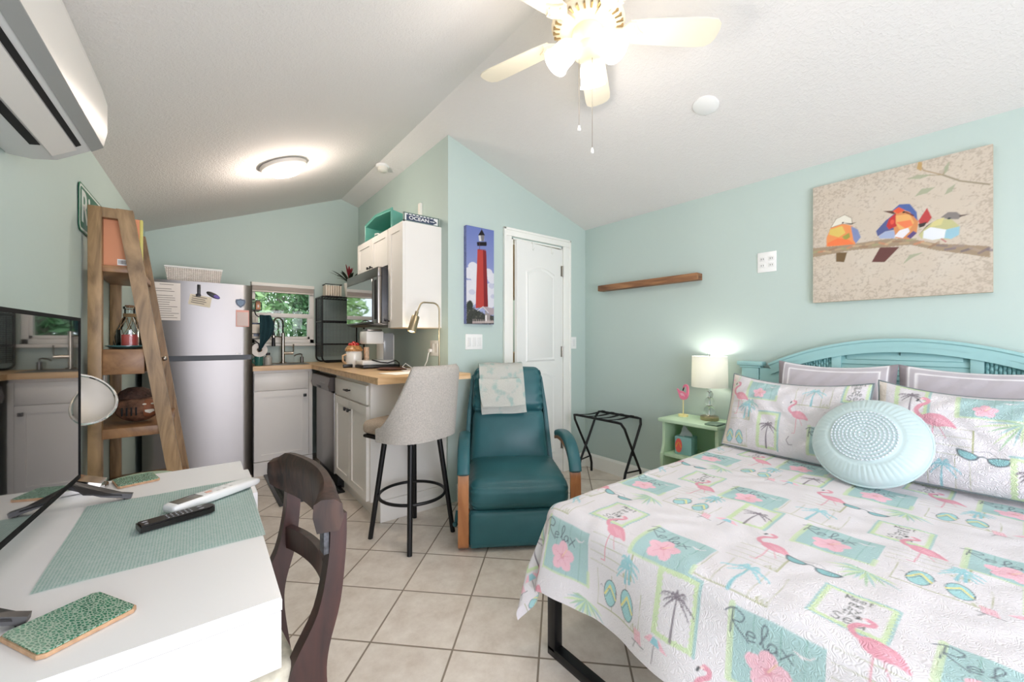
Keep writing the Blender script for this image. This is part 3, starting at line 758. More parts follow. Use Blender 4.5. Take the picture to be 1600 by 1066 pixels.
# things on the rack
for (nm, lab, lo, hi, colr) in (
    ('spice_tin', 'green label tin on the upper tray of the black magnetic rack', (xw + .012, 4.27, 1.477), (xw + .04, 4.32, 1.56), rgb(96, 130, 104)),
    ('spice_box', 'orange box on the upper tray of the black magnetic rack', (xw + .045, 4.27, 1.477), (xw + .08, 4.33, 1.55), rgb(206, 142, 104)),
    ('tissue_carton', 'white carton with a blue top on the lower tray of the magnetic rack', (xw + .015, 4.27, 1.217), (xw + .08, 4.36, 1.345), rgb(226, 216, 198))):
    b = B(); box(b, lo, hi, .004); tt = thing(nm, lab, 'tin' if 'tin' == nm[-3:] else 'box', ((lo[0] + hi[0]) / 2, (lo[1] + hi[1]) / 2, lo[2])); obj('body', b, mat(nm + '_print', colr, .5), tt)
    b = B(); box(b, (lo[0] + .002, lo[1] + .002, hi[2]), (hi[0] - .002, hi[1] - .002, hi[2] + .014), .003); obj('lid', b, m_navy if nm == 'tissue_carton' else m_blackp, tt)
    b = B(); box(b, (lo[0] + .012, lo[1] - .0008, lo[2] + .02), (hi[0] - .01, lo[1] + .001, lo[2] + .045)); obj('label_print', b, m_navy if nm == 'tissue_carton' else m_paper, tt)
bm = B()
gridsurf(bm, lambda u, v: (xw + .062 + .085 * v * (1 - .55 * u) * (1 if v < .7 else 1) - .05 * u * 0 + .03 * math.sin(v * PI) * 0 + (.05 * v * math.sin(PI * u)), 4.175 - .022 * math.sin(v * 9 + u * 2) * (1 - .4 * u) - .012 * u, 1.425 - .33 * u - .02 * v * u + .09 * v * (u > 0) * u), 14, 14)
bmesh.ops.solidify(bm, geom=bm.faces[:], thickness=.006)
base_obj('dish_towel', bm, mat('deep_teal_cloth', rgb(46, 84, 92), .9, bump=(60, .3, .004)), 'dark teal dish towel hanging from the rack beside the refrigerator', 'towel')
t = thing('paper_towel_roll', 'white paper towel roll hanging beneath the magnetic rack', 'paper towel', (xw + .05, 4.3, 1.06))
bm = B(); lathe(bm, [(.021, 0), (.062, 0), (.062, .2), (.021, .2), (.021, 0)], n=28, caps=False, M=Matrix.Translation((xw + .066, 4.41, 1.115)) @ Matrix.Rotation(PI / 2, 4, 'X')); obj('paper', bm, mat('paper_towel', rgb(236, 230, 222), .9), t)
bm = B(); lathe(bm, [(.017, -.001), (.021, -.001), (.021, .201), (.017, .201), (.017, -.001)], n=20, caps=False, M=Matrix.Translation((xw + .066, 4.41, 1.115)) @ Matrix.Rotation(PI / 2, 4, 'X')); obj('core', bm, mat('cardboard', rgb(150, 124, 96), .9), t)

# wire rack in the corner
t = thing('wire_shelf', 'black wire rack with mesh back standing in the kitchen corner', 'rack', (1.2, 4.5, CT))
rx0, rx1, ry0, ry1 = 1.005, 1.42, 4.37, 4.62; rt = 1.645
for yy in (ry0, ry1):
    bm = B(); rr = .05
    pts = [(rx0, yy, rt), (rx0, yy, CT + .008 + rr)] + [(rx0 + rr - rr * math.cos(a), yy, CT + .008 + rr - rr * math.sin(a)) for a in np.linspace(0, PI / 2, 6)] + [(rx1 - rr + rr * math.sin(a), yy, CT + .008 + rr - rr * math.cos(a)) for a in np.linspace(0, PI / 2, 6)] + [(rx1, yy, rt)]
    tube(bm, pts, .0085, 8); obj('side_frame', bm, m_black, t)
for z in (1.16, 1.395, rt):
    bm = B(); tube(bm, [(rx0, ry0, z), (rx1, ry0, z), (rx1, ry1, z), (rx0, ry1, z)], .007, 8, closed=True)
    for k in range(13):
        xx = rx0 + (rx1 - rx0) * (k + 1) / 14; cyl(bm, (xx, ry0, z), (xx, ry1, z), .002, n=5)
    obj('shelf', bm, m_black, t)
bm = B()
for k in range(26): xx = rx0 + (rx1 - rx0) * (k + .5) / 26; box(bm, (xx - .0009, ry1 - .001, CT + .06), (xx + .0009, ry1 + .001, rt))
for k in range(40): z = CT + .06 + (rt - CT - .06) * k / 40; box(bm, (rx0, ry1 - .001, z - .0009), (rx1, ry1 + .001, z + .0009))
obj('mesh_back', bm, m_black, t)
bm = B()
for k in range(14): yy = ry0 + (ry1 - ry0) * (k + .5) / 14; box(bm, (rx0 - .001, yy - .0009, CT + .06), (rx0 + .001, yy + .0009, rt))
for k in range(40): z = CT + .06 + (rt - CT - .06) * k / 40; box(bm, (rx0 - .001, ry0, z - .0009), (rx0 + .001, ry1, z + .0009))
obj('mesh_side', bm, m_black, t)
# striped basket on the rack
t = thing('striped_basket', 'small cream striped wire basket on top of the black wire rack', 'basket', (1.12, 4.48, rt))
bm = B(); bx0, bx1, by0, by1 = 1.05, 1.21, 4.42, 4.56
for z in (rt + .012, rt + .135): tube(bm, [(bx0, by0, z), (bx1, by0, z), (bx1, by1, z), (bx0, by1, z)], .004, 6, closed=True)
obj('wire_frame', bm, m_black, t)
bm = B()
for k in range(7): xx = bx0 + (bx1 - bx0) * (k + .5) / 7; softbox(bm, (xx - .0105, by0 + .004, rt + .014), (xx + .0105, by1 - .004, rt + .128), .009, 3)
obj('cream_rolls', bm, mat('cream_cloth', rgb(232, 220, 204), .9), t)
# bromeliad
t = thing('bromeliad', 'potted bromeliad with dark strap leaves and red bloom beside the cabinets', 'plant', (1.32, 4.5, rt))
pc = V(1.29, 4.44, rt + .008)
bm = B(); lathe(bm, [(0, -.0), (.04, 0), (.055, .15), (.05, .15), (.037, .01), (0, .01)], pc, 18); obj('pot', bm, m_whitec, t)
m_leaf = mat('dark_strap_leaf', rgb(52, 70, 52), .4, var=(8, .3)); m_bloom = mat('red_bract', rgb(170, 52, 66), .45)
def strap(bm, base, az, L, rise, w, droop):
    n = 9; d = V(math.cos(az), math.sin(az), 0); s = V(-math.sin(az), math.cos(az), 0); prev = None
    for i in range(n + 1):
        u = i / n; p = Vector(base) + d * (L * u) + V(0, 0, rise * u - droop * u * u); ww = w * math.sin(PI * (.12 + .86 * u)) ** .7 if u < 1 else .0005
        cur = (bm.verts.new(p - s * ww + V(0, 0, .25 * ww)), bm.verts.new(p), bm.verts.new(p + s * ww + V(0, 0, .25 * ww)))
        if prev:
            for k in (0, 1): bm.faces.new((prev[k], prev[k + 1], cur[k + 1], cur[k]))
        prev = cur
random.seed(11)
bm = B()
for k in range(13): strap(bm, pc + V(0, 0, .15), 2 * PI * k / 13 + random.uniform(-.2, .2), random.uniform(.11, .17), random.uniform(.12, .2), .012, random.uniform(.03, .12))
for az_, L_ in ((2.9, .2), (3.5, .21), (4.0, .18)): strap(bm, pc + V(0, 0, .15), az_, L_, .17, .012, .06)
bmesh.ops.solidify(bm, geom=bm.faces[:], thickness=.0015); obj('leaves', bm, m_leaf, t)
bm = B()
for k in range(9): strap(bm, pc + V(0, 0, .20), 2 * PI * k / 9, random.uniform(.02, .045), random.uniform(.12, .19), .013, .02)
bmesh.ops.solidify(bm, geom=bm.faces[:], thickness=.0015); obj('red_bloom', bm, m_bloom, t)

# coffee maker etc on the peninsula
t = thing('coffee_maker', 'white pod coffee maker with open cup bay under the microwave', 'coffee maker', (1.25, 3.42, CT))
cx0, cx1, cy0, cy1 = 1.09, 1.315, 3.265, 3.435; zb = CT + .028
bm = B(); box(bm, (cx0 - .04, cy0, zb), (cx1, cy1, zb + .035), .008); obj('drip_base', bm, m_white, t)
bm = B(); box(bm, (cx0 + .13, cy0, zb + .035), (cx1, cy1, zb + .25), .01); obj('column', bm, m_white, t)
bm = B(); box(bm, (cx0 - .01, cy0, zb + .17), (cx0 + .135, cy1, zb + .275), .012); obj('brew_head', bm, m_white, t)
bm = B(); box(bm, (cx0, cy0 + .01, zb + .276), (cx1 - .1, cy1 - .01, zb + .292), .006); obj('lid', bm, m_steel, t)
bm = B(); box(bm, (cx1 - .095, cy0 - .003, zb + .04), (cx1 - .01, cy0 + .004, zb + .26), .004); obj('water_tank', bm, mat('smoky_tank', rgb(150, 154, 158), .15), t)
bm = B(); box(bm, (1.045, 3.235, CT + .001), (1.35, 3.445, CT + .026), .006); base_obj('black_tray', bm, m_blackp, 'black drawer tray under the white coffee maker', 'tray')
bm = B(); tube(bm, [(1.12, 3.255, CT + .07), (1.19, 3.25, CT + .05), (1.25, 3.245, CT + .042), (1.32, 3.25, CT + .06), (1.35, 3.26, CT + .04), (1.365, 3.28, CT + .006), (1.366, 3.42, CT + .006)], .0045, 6); base_obj('power_cord', bm, m_blackp, 'black cord looped in front of the coffee maker', 'cord')
# cookie jar (white crock with patterned red lid)
t = thing('cookie_jar', 'white crock jar with a red fruit-topped lid on the worktop', 'jar', (1.08, 3.52, CT))
jc = V(1.06, 3.522, CT)
bm = B(); lathe(bm, [(0, .0), (.06, .0), (.066, .012), (.066, .12), (.06, .135), (.05, .135), (.05, .02), (0, .02)], jc, 26); obj('crock', bm, m_whitec, t)
bm = B(); lathe(bm, [(.052, .133), (.07, .138), (.072, .152), (.06, .17), (.045, .185), (0, .19)], jc, 26); ld = obj('lid', bm, mat('ochre_pattern', rgb(190, 140, 88), .3, var=(70, .5)), t)
bm = B(); random.seed(5)
for k in range(9):
    a = 2 * PI * k / 8; rr_ = .03 if k < 8 else 0; ball(bm, jc + V(rr_ * math.cos(a), rr_ * math.sin(a), .192 + (.012 if k == 8 else 0)), .017, (1, 1, 1), 10, 8)
obj('red_fruit', bm, mat('red_glaze', rgb(196, 44, 38), .2, coat=.4), ld)
bm = B(); tube(bm, [(jc.x - .066, jc.y - .01, CT + .11), (jc.x - .095, jc.y - .015, CT + .1), (jc.x - .092, jc.y - .015, CT + .055), (jc.x - .066, jc.y - .01, CT + .035)], .008, 8); obj('handle', bm, mat('tan_glaze', rgb(214, 178, 140), .3), t)
bm = B(); box(bm, (1.14, 3.46, CT + .001), (1.17, 3.52, CT + .17), .004); base_obj('tea_box', bm, mat('tea_box_print', rgb(222, 190, 160), .5, var=(40, .3)), 'narrow tan and red box standing beside the cookie jar', 'box')
bm = B(); box(bm, (.955, 3.47, CT + .001), (1.03, 3.49, CT + .03), .004); bmesh.ops.translate(bm, vec=V(0, -.02, 0), verts=bm.verts); base_obj('black_card_holder', bm, m_blackp, 'small black block on the worktop in front of the cookie jar', 'box')
t = thing('serving_plate', 'dark brown plate lying flat on the worktop near the lamp', 'plate', (1.2, 3.03, CT))
bm = B(); lathe(bm, [(0, .001), (.07, .001), (.115, .01), (.115, .014), (.07, .006), (0, .006)], V(1.2, 3.03, CT), 32); obj('dish', bm, mat('brown_lacquer', rgb(110, 66, 48), .3), t)
bm = B(); R = Matrix.Translation((1.13, 2.66, CT + .0015)) @ Matrix.Rotation(.25, 4, 'Z'); box(bm, (-.13, -.1, 0), (.13, .1, .0012), M=R); base_obj('paper_sheet', bm, mat('plain_paper', rgb(238, 236, 232), .7), 'white paper sheet lying on the peninsula worktop behind the stool', 'paper')
bm = B(); R = Matrix.Translation((1.3, 2.80, CT + .0015)) @ Matrix.Rotation(-.2, 4, 'Z'); box(bm, (-.1, -.08, 0), (.1, .08, .002), M=R); base_obj('leaflet', bm, mat('leaflet_paper', rgb(232, 226, 222), .6), 'folded leaflet on the worktop beneath the wall outlet', 'leaflet')
# gooseneck lamp
t = thing('gooseneck_lamp', 'brass gooseneck desk lamp arching over the peninsula worktop', 'lamp', (1.36, 2.566, CT))
m_brass = mat('antique_brass', rgb(168, 154, 126), .3, 1.0)
lx, ly = 1.362, 2.566; zt = 1.463
bm = B(); lathe(bm, [(0, 0), (.075, 0), (.075, .012), (.02, .018), (0, .018)], (lx, ly, CT), 28); obj('base', bm, m_brass, t)
bm = B(); pts = [(lx, ly, CT + .015), (lx, ly, zt - .05)] + [(lx - .05 + .05 * math.cos(a), ly, zt - .05 + .05 * math.sin(a)) for a in np.linspace(.2, PI / 2, 6)] + [(lx - .115, ly, zt)] + [(lx - .115 - .035 * math.sin(a), ly, zt - .035 + .035 * math.cos(a)) for a in np.linspace(.2, 1.1, 5)] + [(lx - .175, ly, zt - .085)]
tube(bm, pts, .0055, 10); obj('neck', bm, m_brass, t)
hd = V(lx - .175, ly, zt - .085); dn = V(-.32, -.05, -1).normalized()
bm = B(); tube(bm, [hd - dn * .02, hd + dn * .015], .012, 10)
x_, y_, z_ = frame_from(dn); MM = Matrix((x_, y_, z_)).transposed().to_4x4(); MM.translation = hd
lathe(bm, [(.001, .012), (.024, .012), (.027, .02), (.029, .125), (.0265, .125), (.024, .03), (.001, .028)], (0, 0, 0), 24, M=MM); obj('shade', bm, m_brass, t)
gl_pos = hd + dn * .09
bm = B(); ball(bm, hd + dn * .075, .017, u=14, v=10); obj('bulb', bm, mat('warm_bulb', rgb(255, 236, 200), .4, emit=(rgb(255, 226, 180), 12)), t)
# outlet with white plug and cord on the kitchen side wall
t = thing('kitchen_outlet', 'white wall outlet plate behind the gooseneck lamp', 'outlet', (XB - .005, 2.81, 1.08))
bm = B(); box(bm, (XB - .007, 2.735, 1.08), (XB, 2.885, 1.2), .003); obj('cover_plate', bm, m_white, t)
for yy in (2.775, 2.845):
    bm = B(); box(bm, (XB - .009, yy - .018, 1.105), (XB - .006, yy + .018, 1.175), .002)
    obj('receptacle', bm, mat('receptacle_white', rgb(226, 224, 220), .4), t)
bm = B(); tube(bm, [(XB - .012, 2.86, 1.12), (XB - .03, 2.865, 1.1), (XB - .035, 2.88, 1.04), (XB - .05, 2.9, .99), (1.36, 2.9, CT + .006), (1.29, 2.95, CT + .006), (1.27, 3.0, CT + .02), (1.31, 3.03, CT + .045), (1.35, 3.0, CT + .01), (1.38, 2.97, CT + .006)], .004, 6)
cyl(bm, (XB - .008, 2.86, 1.12), (XB - .03, 2.86, 1.12), .014, n=10); base_obj('white_cord', bm, m_white, 'white charger cord hanging from the outlet and curling on the worktop', 'cord')
# things on top of the upper cabinets
t = thing('storage_tub', 'teal plastic tub lying on its side on top of the upper cabinets', 'tub', (1.25, 3.4, 2.052))
m_tub = mat('teal_plastic', rgb(98, 166, 152), .35)
bm = B(); n0, n1 = 3.02, 3.62; xo, xi = 1.19, 1.44; zt0, zt1 = 2.053, 2.245
# open mouth faces -x, tub tapers toward the wall
def ring(x, ins): return [(x, n0 + ins, zt0 + .0 + ins * .3), (x, n1 - ins, zt0 + ins * .3), (x, n1 - ins - .0, zt1 - .03 - ins), (x, (n0 + n1) / 2 + .05, zt1 - ins), (x, n0 + ins, zt1 - .03 - ins)]
Rr = [[bm.verts.new(p) for p in ring(x, i)] for x, i in ((xo, 0), (xi, .035))]
Ri = [[bm.verts.new((p[0], p[1], p[2])) for p in ring(x, i)] for x, i in ((xo, .012), (xi - .012, .045))]
m5 = 5
for k in range(m5):
    j = (k + 1) % m5
    bm.faces.new((Rr[0][k], Rr[0][j], Rr[1][j], Rr[1][k])); bm.faces.new((Ri[0][k], Ri[0][j], Ri[1][j], Ri[1][k])); bm.faces.new((Rr[0][k], Rr[0][j], Ri[0][j], Ri[0][k]))
bm.faces.new(Rr[1]); bm.faces.new(Ri[1]); obj('tub_shell', bm, m_tub, t, smooth=20)
bm = B(); P5 = ring(xo + .004, -.006); P5 = [(p[0], p[1], max(p[2], 2.060)) for p in P5]; tube(bm, P5, .008, 6, closed=True); obj('rim', bm, m_tub, t)
bm = B(); tube(bm, [(1.215, 3.27, 2.066), (1.20, 3.33, 2.09), (1.20, 3.4, 2.1), (1.21, 3.44, 2.085), (1.215, 3.39, 2.066), (1.22, 3.32, 2.066)], .006, 6); base_obj('cord_coil', bm, m_white, 'small white cord coil inside the mouth of the teal tub', 'cord')
t = thing('ocean_sign', 'navy OCEAN arrow sign standing on the tall upper cabinet', 'sign', (1.31, 2.735, 2.052))
bm = B(); box(bm, (1.166, 2.728, 2.052), (1.447, 2.742, 2.062)); box(bm, (1.166, 2.728, 2.112), (1.447, 2.742, 2.118)); box(bm, (1.166, 2.728, 2.052), (1.175, 2.742, 2.118)); box(bm, (1.438, 2.728, 2.052), (1.447, 2.742, 2.118)); obj('frame', bm, mat('grey_green_frame', rgb(112, 132, 124), .6), t)
bm = B(); box(bm, (1.174, 2.733, 2.061), (1.439, 2.741, 2.113)); obj('white_board', bm, m_white, t)
m_navyp = mat('navy_paint', rgb(54, 66, 92), .5)
bm = B(); prism(bm, [(1.188, 2.7325, 2.062), (1.395, 2.7325, 2.062), (1.43, 2.7325, 2.082), (1.395, 2.7325, 2.103), (1.188, 2.7325, 2.103)], (0, -.003, 0)); arr = obj('arrow_board', bm, m_navyp, t)
bm = B()
for k in range(8): box(bm, (1.2 + k * .028, 2.7305, 2.105), (1.208 + k * .028, 2.733, 2.112))
obj('stripes', bm, m_navyp, t)
bm = B(); TM = Matrix.Translation((1.285, 2.7288, 2.0825)) @ Matrix.Rotation(PI / 2, 4, 'X'); text_bm(bm, 'OCEAN', .034, TM @ Matrix.Scale(1.35, 4, (1, 0, 0)), .0006, bold=True)
box(bm, (1.372, 2.7282, 2.080), (1.405, 2.7292, 2.085)); prism(bm, [(1.400, 2.7282, 2.0765), (1.412, 2.7282, 2.0825), (1.400, 2.7282, 2.0885)], (0, .001, 0)); obj('lettering', bm, m_white, arr)
bm = B(); box(bm, (XB - .022, 3.03, 2.02), (XB - .0005, 3.075, 2.32), .003); base_obj('cable_channel', bm, m_vinyl, 'white cable channel on the kitchen wall behind the upper cabinets', 'cable cover')
# floor mat
bm = B(); box(bm, (.475, 3.31, .0005), (.93, 4.155, .011), .004); t = thing('kitchen_mat', 'dark patterned floor mat in front of the sink cabinet', 'mat', (.7, 3.7, 0)); obj('rubber_base', bm, m_blackp, t)
bm = B(); box(bm, (.50, 3.335, .011), (.905, 4.13, .0135), .002); obj('woven_top', bm, weave('mat_weave', rgb(72, 74, 70), rgb(34, 36, 35), 9, .9, .5, .003), t)
# ================================================================ LEFT WALL
# mini-split air conditioner (local: x out of wall, y along wall)
t = thing('air_conditioner', 'white wall-mounted split air conditioner high on the left wall', 'air conditioner', M=LW @ Matrix.Translation((0, 1.35, 1.73)))
m_ac = mat('ac_white', rgb(226, 222, 216), .3, coat=.15); m_acg = mat('ac_grey', rgb(150, 152, 150), .45); m_acl = mat('ac_louver', rgb(206, 207, 206), .4)
a0, a1 = .86, 1.80
def acp(y, pr): return [(x, y, z) for x, z in pr]
body = [(.003, 1.735), (.05, 1.732), (.10, 1.742), (.165, 1.785), (.185, 1.80), (.19, 1.9), (.18, 1.99), (.13, 2.02), (.003, 2.02)]
bm = B(); prism(bm, acp(a0, body), (0, a1 - a0, 0)); bmesh.ops.transform(bm, matrix=LW, verts=bm.verts); obj('body', bm, m_acl, t, smooth=30)
front = [(.176, 1.797), (.198, 1.812), (.207, 1.86), (.207, 1.945), (.196, 1.99), (.168, 2.016), (.13, 2.026), (.13, 2.02), (.18, 1.985), (.188, 1.9), (.184, 1.815)]
bm = B(); prism(bm, acp(a0 - .006, front), (0, a1 - a0 + .012, 0)); bmesh.ops.transform(bm, matrix=LW, verts=bm.verts); fp = obj('front_panel', bm, m_ac, t, smooth=35)
bm = B(); prism(bm, acp(a0, [(.172, 1.7885), (.199, 1.8085), (.1985, 1.8125), (.171, 1.793)]), (0, a1 - a0 + .004, 0)); bmesh.ops.transform(bm, matrix=LW, verts=bm.verts); obj('lower_lip', bm, m_acg, fp, smooth=0)
def under(name, x0, z0, x1, z1, y0, y1, th, m, par=t):
    b = B(); d = V(z1 - z0, 0, -(x1 - x0)).normalized() * th
    pts = [V(x0, y0, z0), V(x1, y0, z1), V(x1, y0, z1) + d, V(x0, y0, z0) + d]
    prism(b, pts, (0, y1 - y0, 0)); bmesh.ops.transform(b, matrix=LW, verts=b.verts); return obj(name, b, m, par, smooth=0)
lv = under('louver', .098, 1.741, .148, 1.772, a0 + .03, a1 - .045, .004, m_ac)
under('outlet_slot', .150, 1.7735, .161, 1.7815, a0 + .03, a1 - .06, .0012, m_dark)
under('intake_slot', .074, 1.736, .094, 1.7395, a0 + .03, a1 - .12, .0012, m_dark)
bm = B(); prism(bm, [(.183, a1 + .0062, 1.87), (.192, a1 + .0062, 1.87), (.192, a1 + .0062, 1.905), (.183, a1 + .0062, 1.905)], (0, .0006, 0)); bmesh.ops.transform(bm, matrix=LW, verts=bm.verts); obj('end_mark', bm, mat('pale_mark', rgb(246, 246, 246), .4), fp)

# green street sign behind the ladder shelf
t = thing('street_sign', 'green street sign with white border and letters on left wall behind the shelf', 'sign', M=LW @ Matrix.Translation((0, 2.85, 1.69)))
def rrect(y0, y1, z0, z1, r, x, n=5):
    pts = []
    for (cy, cz, a_) in ((y0 + r, z0 + r, PI), (y1 - r, z0 + r, 1.5 * PI), (y1 - r, z1 - r, 0), (y0 + r, z1 - r, .5 * PI)):
        for i in range(n + 1):
            a = a_ + PI / 2 * i / n; pts.append((x, cy + r * math.cos(a), cz + r * math.sin(a)))
    return pts
s0, s1, q0, q1 = 2.545, 3.2, 1.685, 1.9
m_signw = mat('sign_white', rgb(222, 226, 220), .35); m_signg = mat('sign_green', rgb(30, 104, 74), .35)
for nm, ins, x0, x1, m in (('sign_plate', 0, .004, .0065, m_signg), ('border', .006, .0065, .0068, m_signw), ('green_field', .016, .0068, .0072, m_signg)):
    bm = B(); prism(bm, rrect(s0 + ins, s1 - ins, q0 + ins, q1 - ins, .03 - ins * .6, x0), (x1 - x0, 0, 0)); bmesh.ops.transform(bm, matrix=LW, verts=bm.verts); sp = obj(nm, bm, m, t, smooth=20)
bm = B(); TM = LW @ Matrix.Translation((.0075, 2.655, (q0 + q1) / 2)) @ Matrix.Rotation(PI / 2, 4, 'Z') @ Matrix.Rotation(PI / 2, 4, 'X')
text_bm(bm, 'Ri', .2, TM, .0004, bold=True); obj('lettering', bm, m_signw, t)

# ladder shelf
m_mango = wood('mango_wood', rgb(116, 90, 60), rgb(174, 141, 102), (11, 11, 2.2), .42, 2.4, .05)
t = thing('ladder_shelf', 'tapered brown wooden ladder shelf against the left wall', 'shelf', (-.2, 2.9, 0))
Y1, Y2 = 2.60, 3.2; th = .045
sx = lambda z: .028 - .143 * z        # outer edge of the sloping leg
xl = -.381
for yy in (Y1, Y2):
    bm = B(); box(bm, (xl, yy, 0), (xl + .046, yy + th, 1.812), .003); obj('upright', bm, m_mango, t)
    bm = B(); w_ = .058; prism(bm, [(sx(0) - w_, yy, 0), (sx(0), yy, 0), (sx(1.812), yy, 1.812), (sx(1.812) - w_, yy, 1.812)], (0, th, 0)); obj('sloping_leg', bm, m_mango, t)
    bm = B(); prism(bm, [(xl + .046, yy + .002, 1.765), (sx(1.765) - w_, yy + .002, 1.765), (sx(1.81) - w_, yy + .002, 1.81), (xl + .046, yy + .002, 1.81)], (0, th - .004, 0)); obj('top_rail', bm, m_mango, t)
m_shelfw = wood('shelf_board', rgb(122, 86, 56), rgb(164, 122, 84), (9, 2.0, 9), .4, 2.0, .04)
def shelf(z, thk, nm='shelf_board'):
    b = B(); box(b, (xl + .004, Y1 + .01, z - thk), (sx(z) - .012, Y2 + th - .01, z), .003)
    return obj(nm, b, m_shelfw, t)
shelf(1.547, .03); shelf(.788, .045); shelf(.42, .045); shelf(.10, .04)
bm = B(); box(bm, (xl + .046, Y1 + .012, 1.04), (sx(1.1) - .062, Y2 + th - .012, 1.158), .003); dr = obj('drawer_case', bm, m_shelfw, t)
bm = B(); box(bm, (sx(1.1) - .06, Y1 + th + .004, 1.048), (sx(1.1) - .03, Y2 - .004, 1.15), .003); dd = obj('drawer_front', bm, m_mango, t)
bm = B(); cyl(bm, (sx(1.1) - .03, 2.92, 1.1), (sx(1.1) - .01, 2.92, 1.1), .006, n=8); ball(bm, (sx(1.1) - .004, 2.92, 1.1), .013, u=12, v=8); obj('knob', bm, m_nickel, dd)
# orange book on its top board
t = thing('orange_book', 'large orange book with yellow spine and barcode on the ladder shelf top board', 'book', (-.26, 2.75, 1.548))
bm = B(); box(bm, (-.352, 2.655, 1.5485), (-.212, 2.659, 1.785)); box(bm, (-.352, 2.677, 1.5485), (-.212, 2.681, 1.785)); obj('cover', bm, mat('orange_cover', rgb(222, 150, 108), .55), t)
bm = B(); box(bm, (-.35, 2.659, 1.551), (-.214, 2.677, 1.782)); obj('pages', bm, m_paper, t)
bm = B(); box(bm, (-.212, 2.654, 1.5485), (-.201, 2.682, 1.785), .002); obj('spine', bm, mat('yellow_spine', rgb(208, 200, 112), .5), t)
bm = B(); box(bm, (-.290, 2.6542, 1.557), (-.236, 2.655, 1.586)); bc = obj('barcode_sticker', bm, m_white, t)
bm = B()
random.seed(2); xx = -.286
while xx < -.241:
    w_ = random.choice((.001, .0018, .0026)); box(bm, (xx, 2.6538, 1.563), (xx + w_, 2.6542, 1.581)); xx += w_ + random.choice((.001, .0016))
obj('bars', bm, m_ink, bc)
# plate, candle, bottle
t = thing('teal_plate', 'teal plate under the candle on the ladder shelf middle drawer', 'plate', (-.25, 2.75, 1.16))
bm = B(); lathe(bm, [(0, 0), (.05, 0), (.078, .012), (.078, .016), (.05, .005), (0, .005)], (-.262, 2.715, 1.1595), 32); obj('dish', bm, mat('teal_glaze', rgb(70, 116, 118), .2, coat=.4), t)
t = thing('candle_jar', 'red candle in a clear glass jar on the teal plate', 'candle', (-.25, 2.73, 1.166))
m_clear = clear_mat('clear_glass', (.96, .975, .97, 1))
bm = B(); lathe(bm, [(0, 0), (.046, 0), (.049, .004), (.049, .085), (.046, .085), (.046, .006), (0, .006)], (-.252, 2.715, 1.166), 24); obj('jar', bm, m_clear, t)
bm = B(); lathe(bm, [(0, .007), (.0455, .007), (.0455, .062), (0, .062)], (-.252, 2.715, 1.166), 24); obj('wax', bm, mat('red_wax', rgb(214, 84, 78), .4), t)
t = thing('netted_bottle', 'clear bottle wrapped in rope netting behind the red candle', 'bottle', (-.3, 2.86, 1.16))
bp = V(-.268, 2.875, 1.1595)
pr_ = [(0, 0), (.055, 0), (.062, .02), (.058, .07), (.035, .13), (.021, .165), (.021, .2), (.026, .205), (.026, .215)]
bm = B(); lathe(bm, pr_ + [(.022, .215), (.018, .2), (.018, .165), (.032, .128), (.055, .068), (.058, .02), (0, .006)], bp, 26); obj('glass_body', bm, m_clear, t)
bm = B()
for s in range(8):
    for d_ in (1, -1):
        pts = []
        for i in range(10):
            u = i / 9; z = .01 + .15 * u; r = np.interp(z, [p[1] for p in pr_], [p[0] for p in pr_]) + .002; a = 2 * PI * s / 8 + d_ * u * 1.2
            pts.append(bp + V(r * math.cos(a), r * math.sin(a), z))
        tube(bm, pts, .0016, 5)
for z in (.165, .17, .176): tube(bm, [bp + V(.0235 * math.cos(a), .0235 * math.sin(a), z) for a in np.linspace(0, 2 * PI, 16)[:-1]], .003, 5, closed=True)
obj('rope_net', bm, mat('jute', rgb(150, 122, 88), .9), t)
bm = B(); lathe(bm, [(0, .21), (.0175, .21), (.019, .222), (0, .224)], bp, 16); obj('stopper', bm, mat('cork_brown', rgb(140, 104, 76), .9), t)
# carved coconut
t = thing('carved_coconut', 'carved brown coconut head jar with a lid and grinning face on the ladder shelf', 'ornament', (-.24, 2.78, .79))
m_coco = mat('coconut_husk', rgb(108, 74, 54), .75, bump=(34, .8, .02), var=(26, .6)); cc = V(-.225, 2.765, .865)
bm = B(); ball(bm, cc, .083, (1.08, 1.0, .88), 28, 18); obj('bowl', bm, m_coco, t)
bm = B(); lathe(bm, [(0, .086), (.03, .084), (.058, .068), (.072, .045), (.073, .034), (0, .034)], cc + V(-.01, 0, .014), 26); obj('lid', bm, mat('coconut_lid', rgb(70, 46, 36), .8, bump=(45, 1.0, .02), var=(40, .6)), t)
bm = B(); ball(bm, cc + V(.040, -.056, -.002), .042, (.95, .6, 1.05), 16, 12); fc = obj('face', bm, mat('carved_tan', rgb(150, 92, 62), .6, bump=(40, .4, .01)), t)
m_ivory = mat('ivory', rgb(228, 220, 206), .5)
bm = B()
for (dx, dy, dz) in ((.028, -.083, .02), (.058, -.075, .02)): ball(bm, cc + V(dx, dy, dz), .008, (1, .5, .55), 10, 8)
prism(bm, [cc + V(a, b, c) for a, b, c in ((.028, -.0825, -.008), (.060, -.076, -.006), (.063, -.074, -.016), (.046, -.080, -.026), (.029, -.0825, -.018))], V(.002, -.004, 0)); obj('eyes_and_teeth', bm, m_ivory, fc)
bm = B()
for k in range(4): box(bm, (-.006, -.003, -.02), (.0, .003, .02), M=Matrix.Translation(cc + V(-.05 + k * .017, -.076 - .003 * k, -.012)))
obj('carved_cuts', bm, m_dark, t)

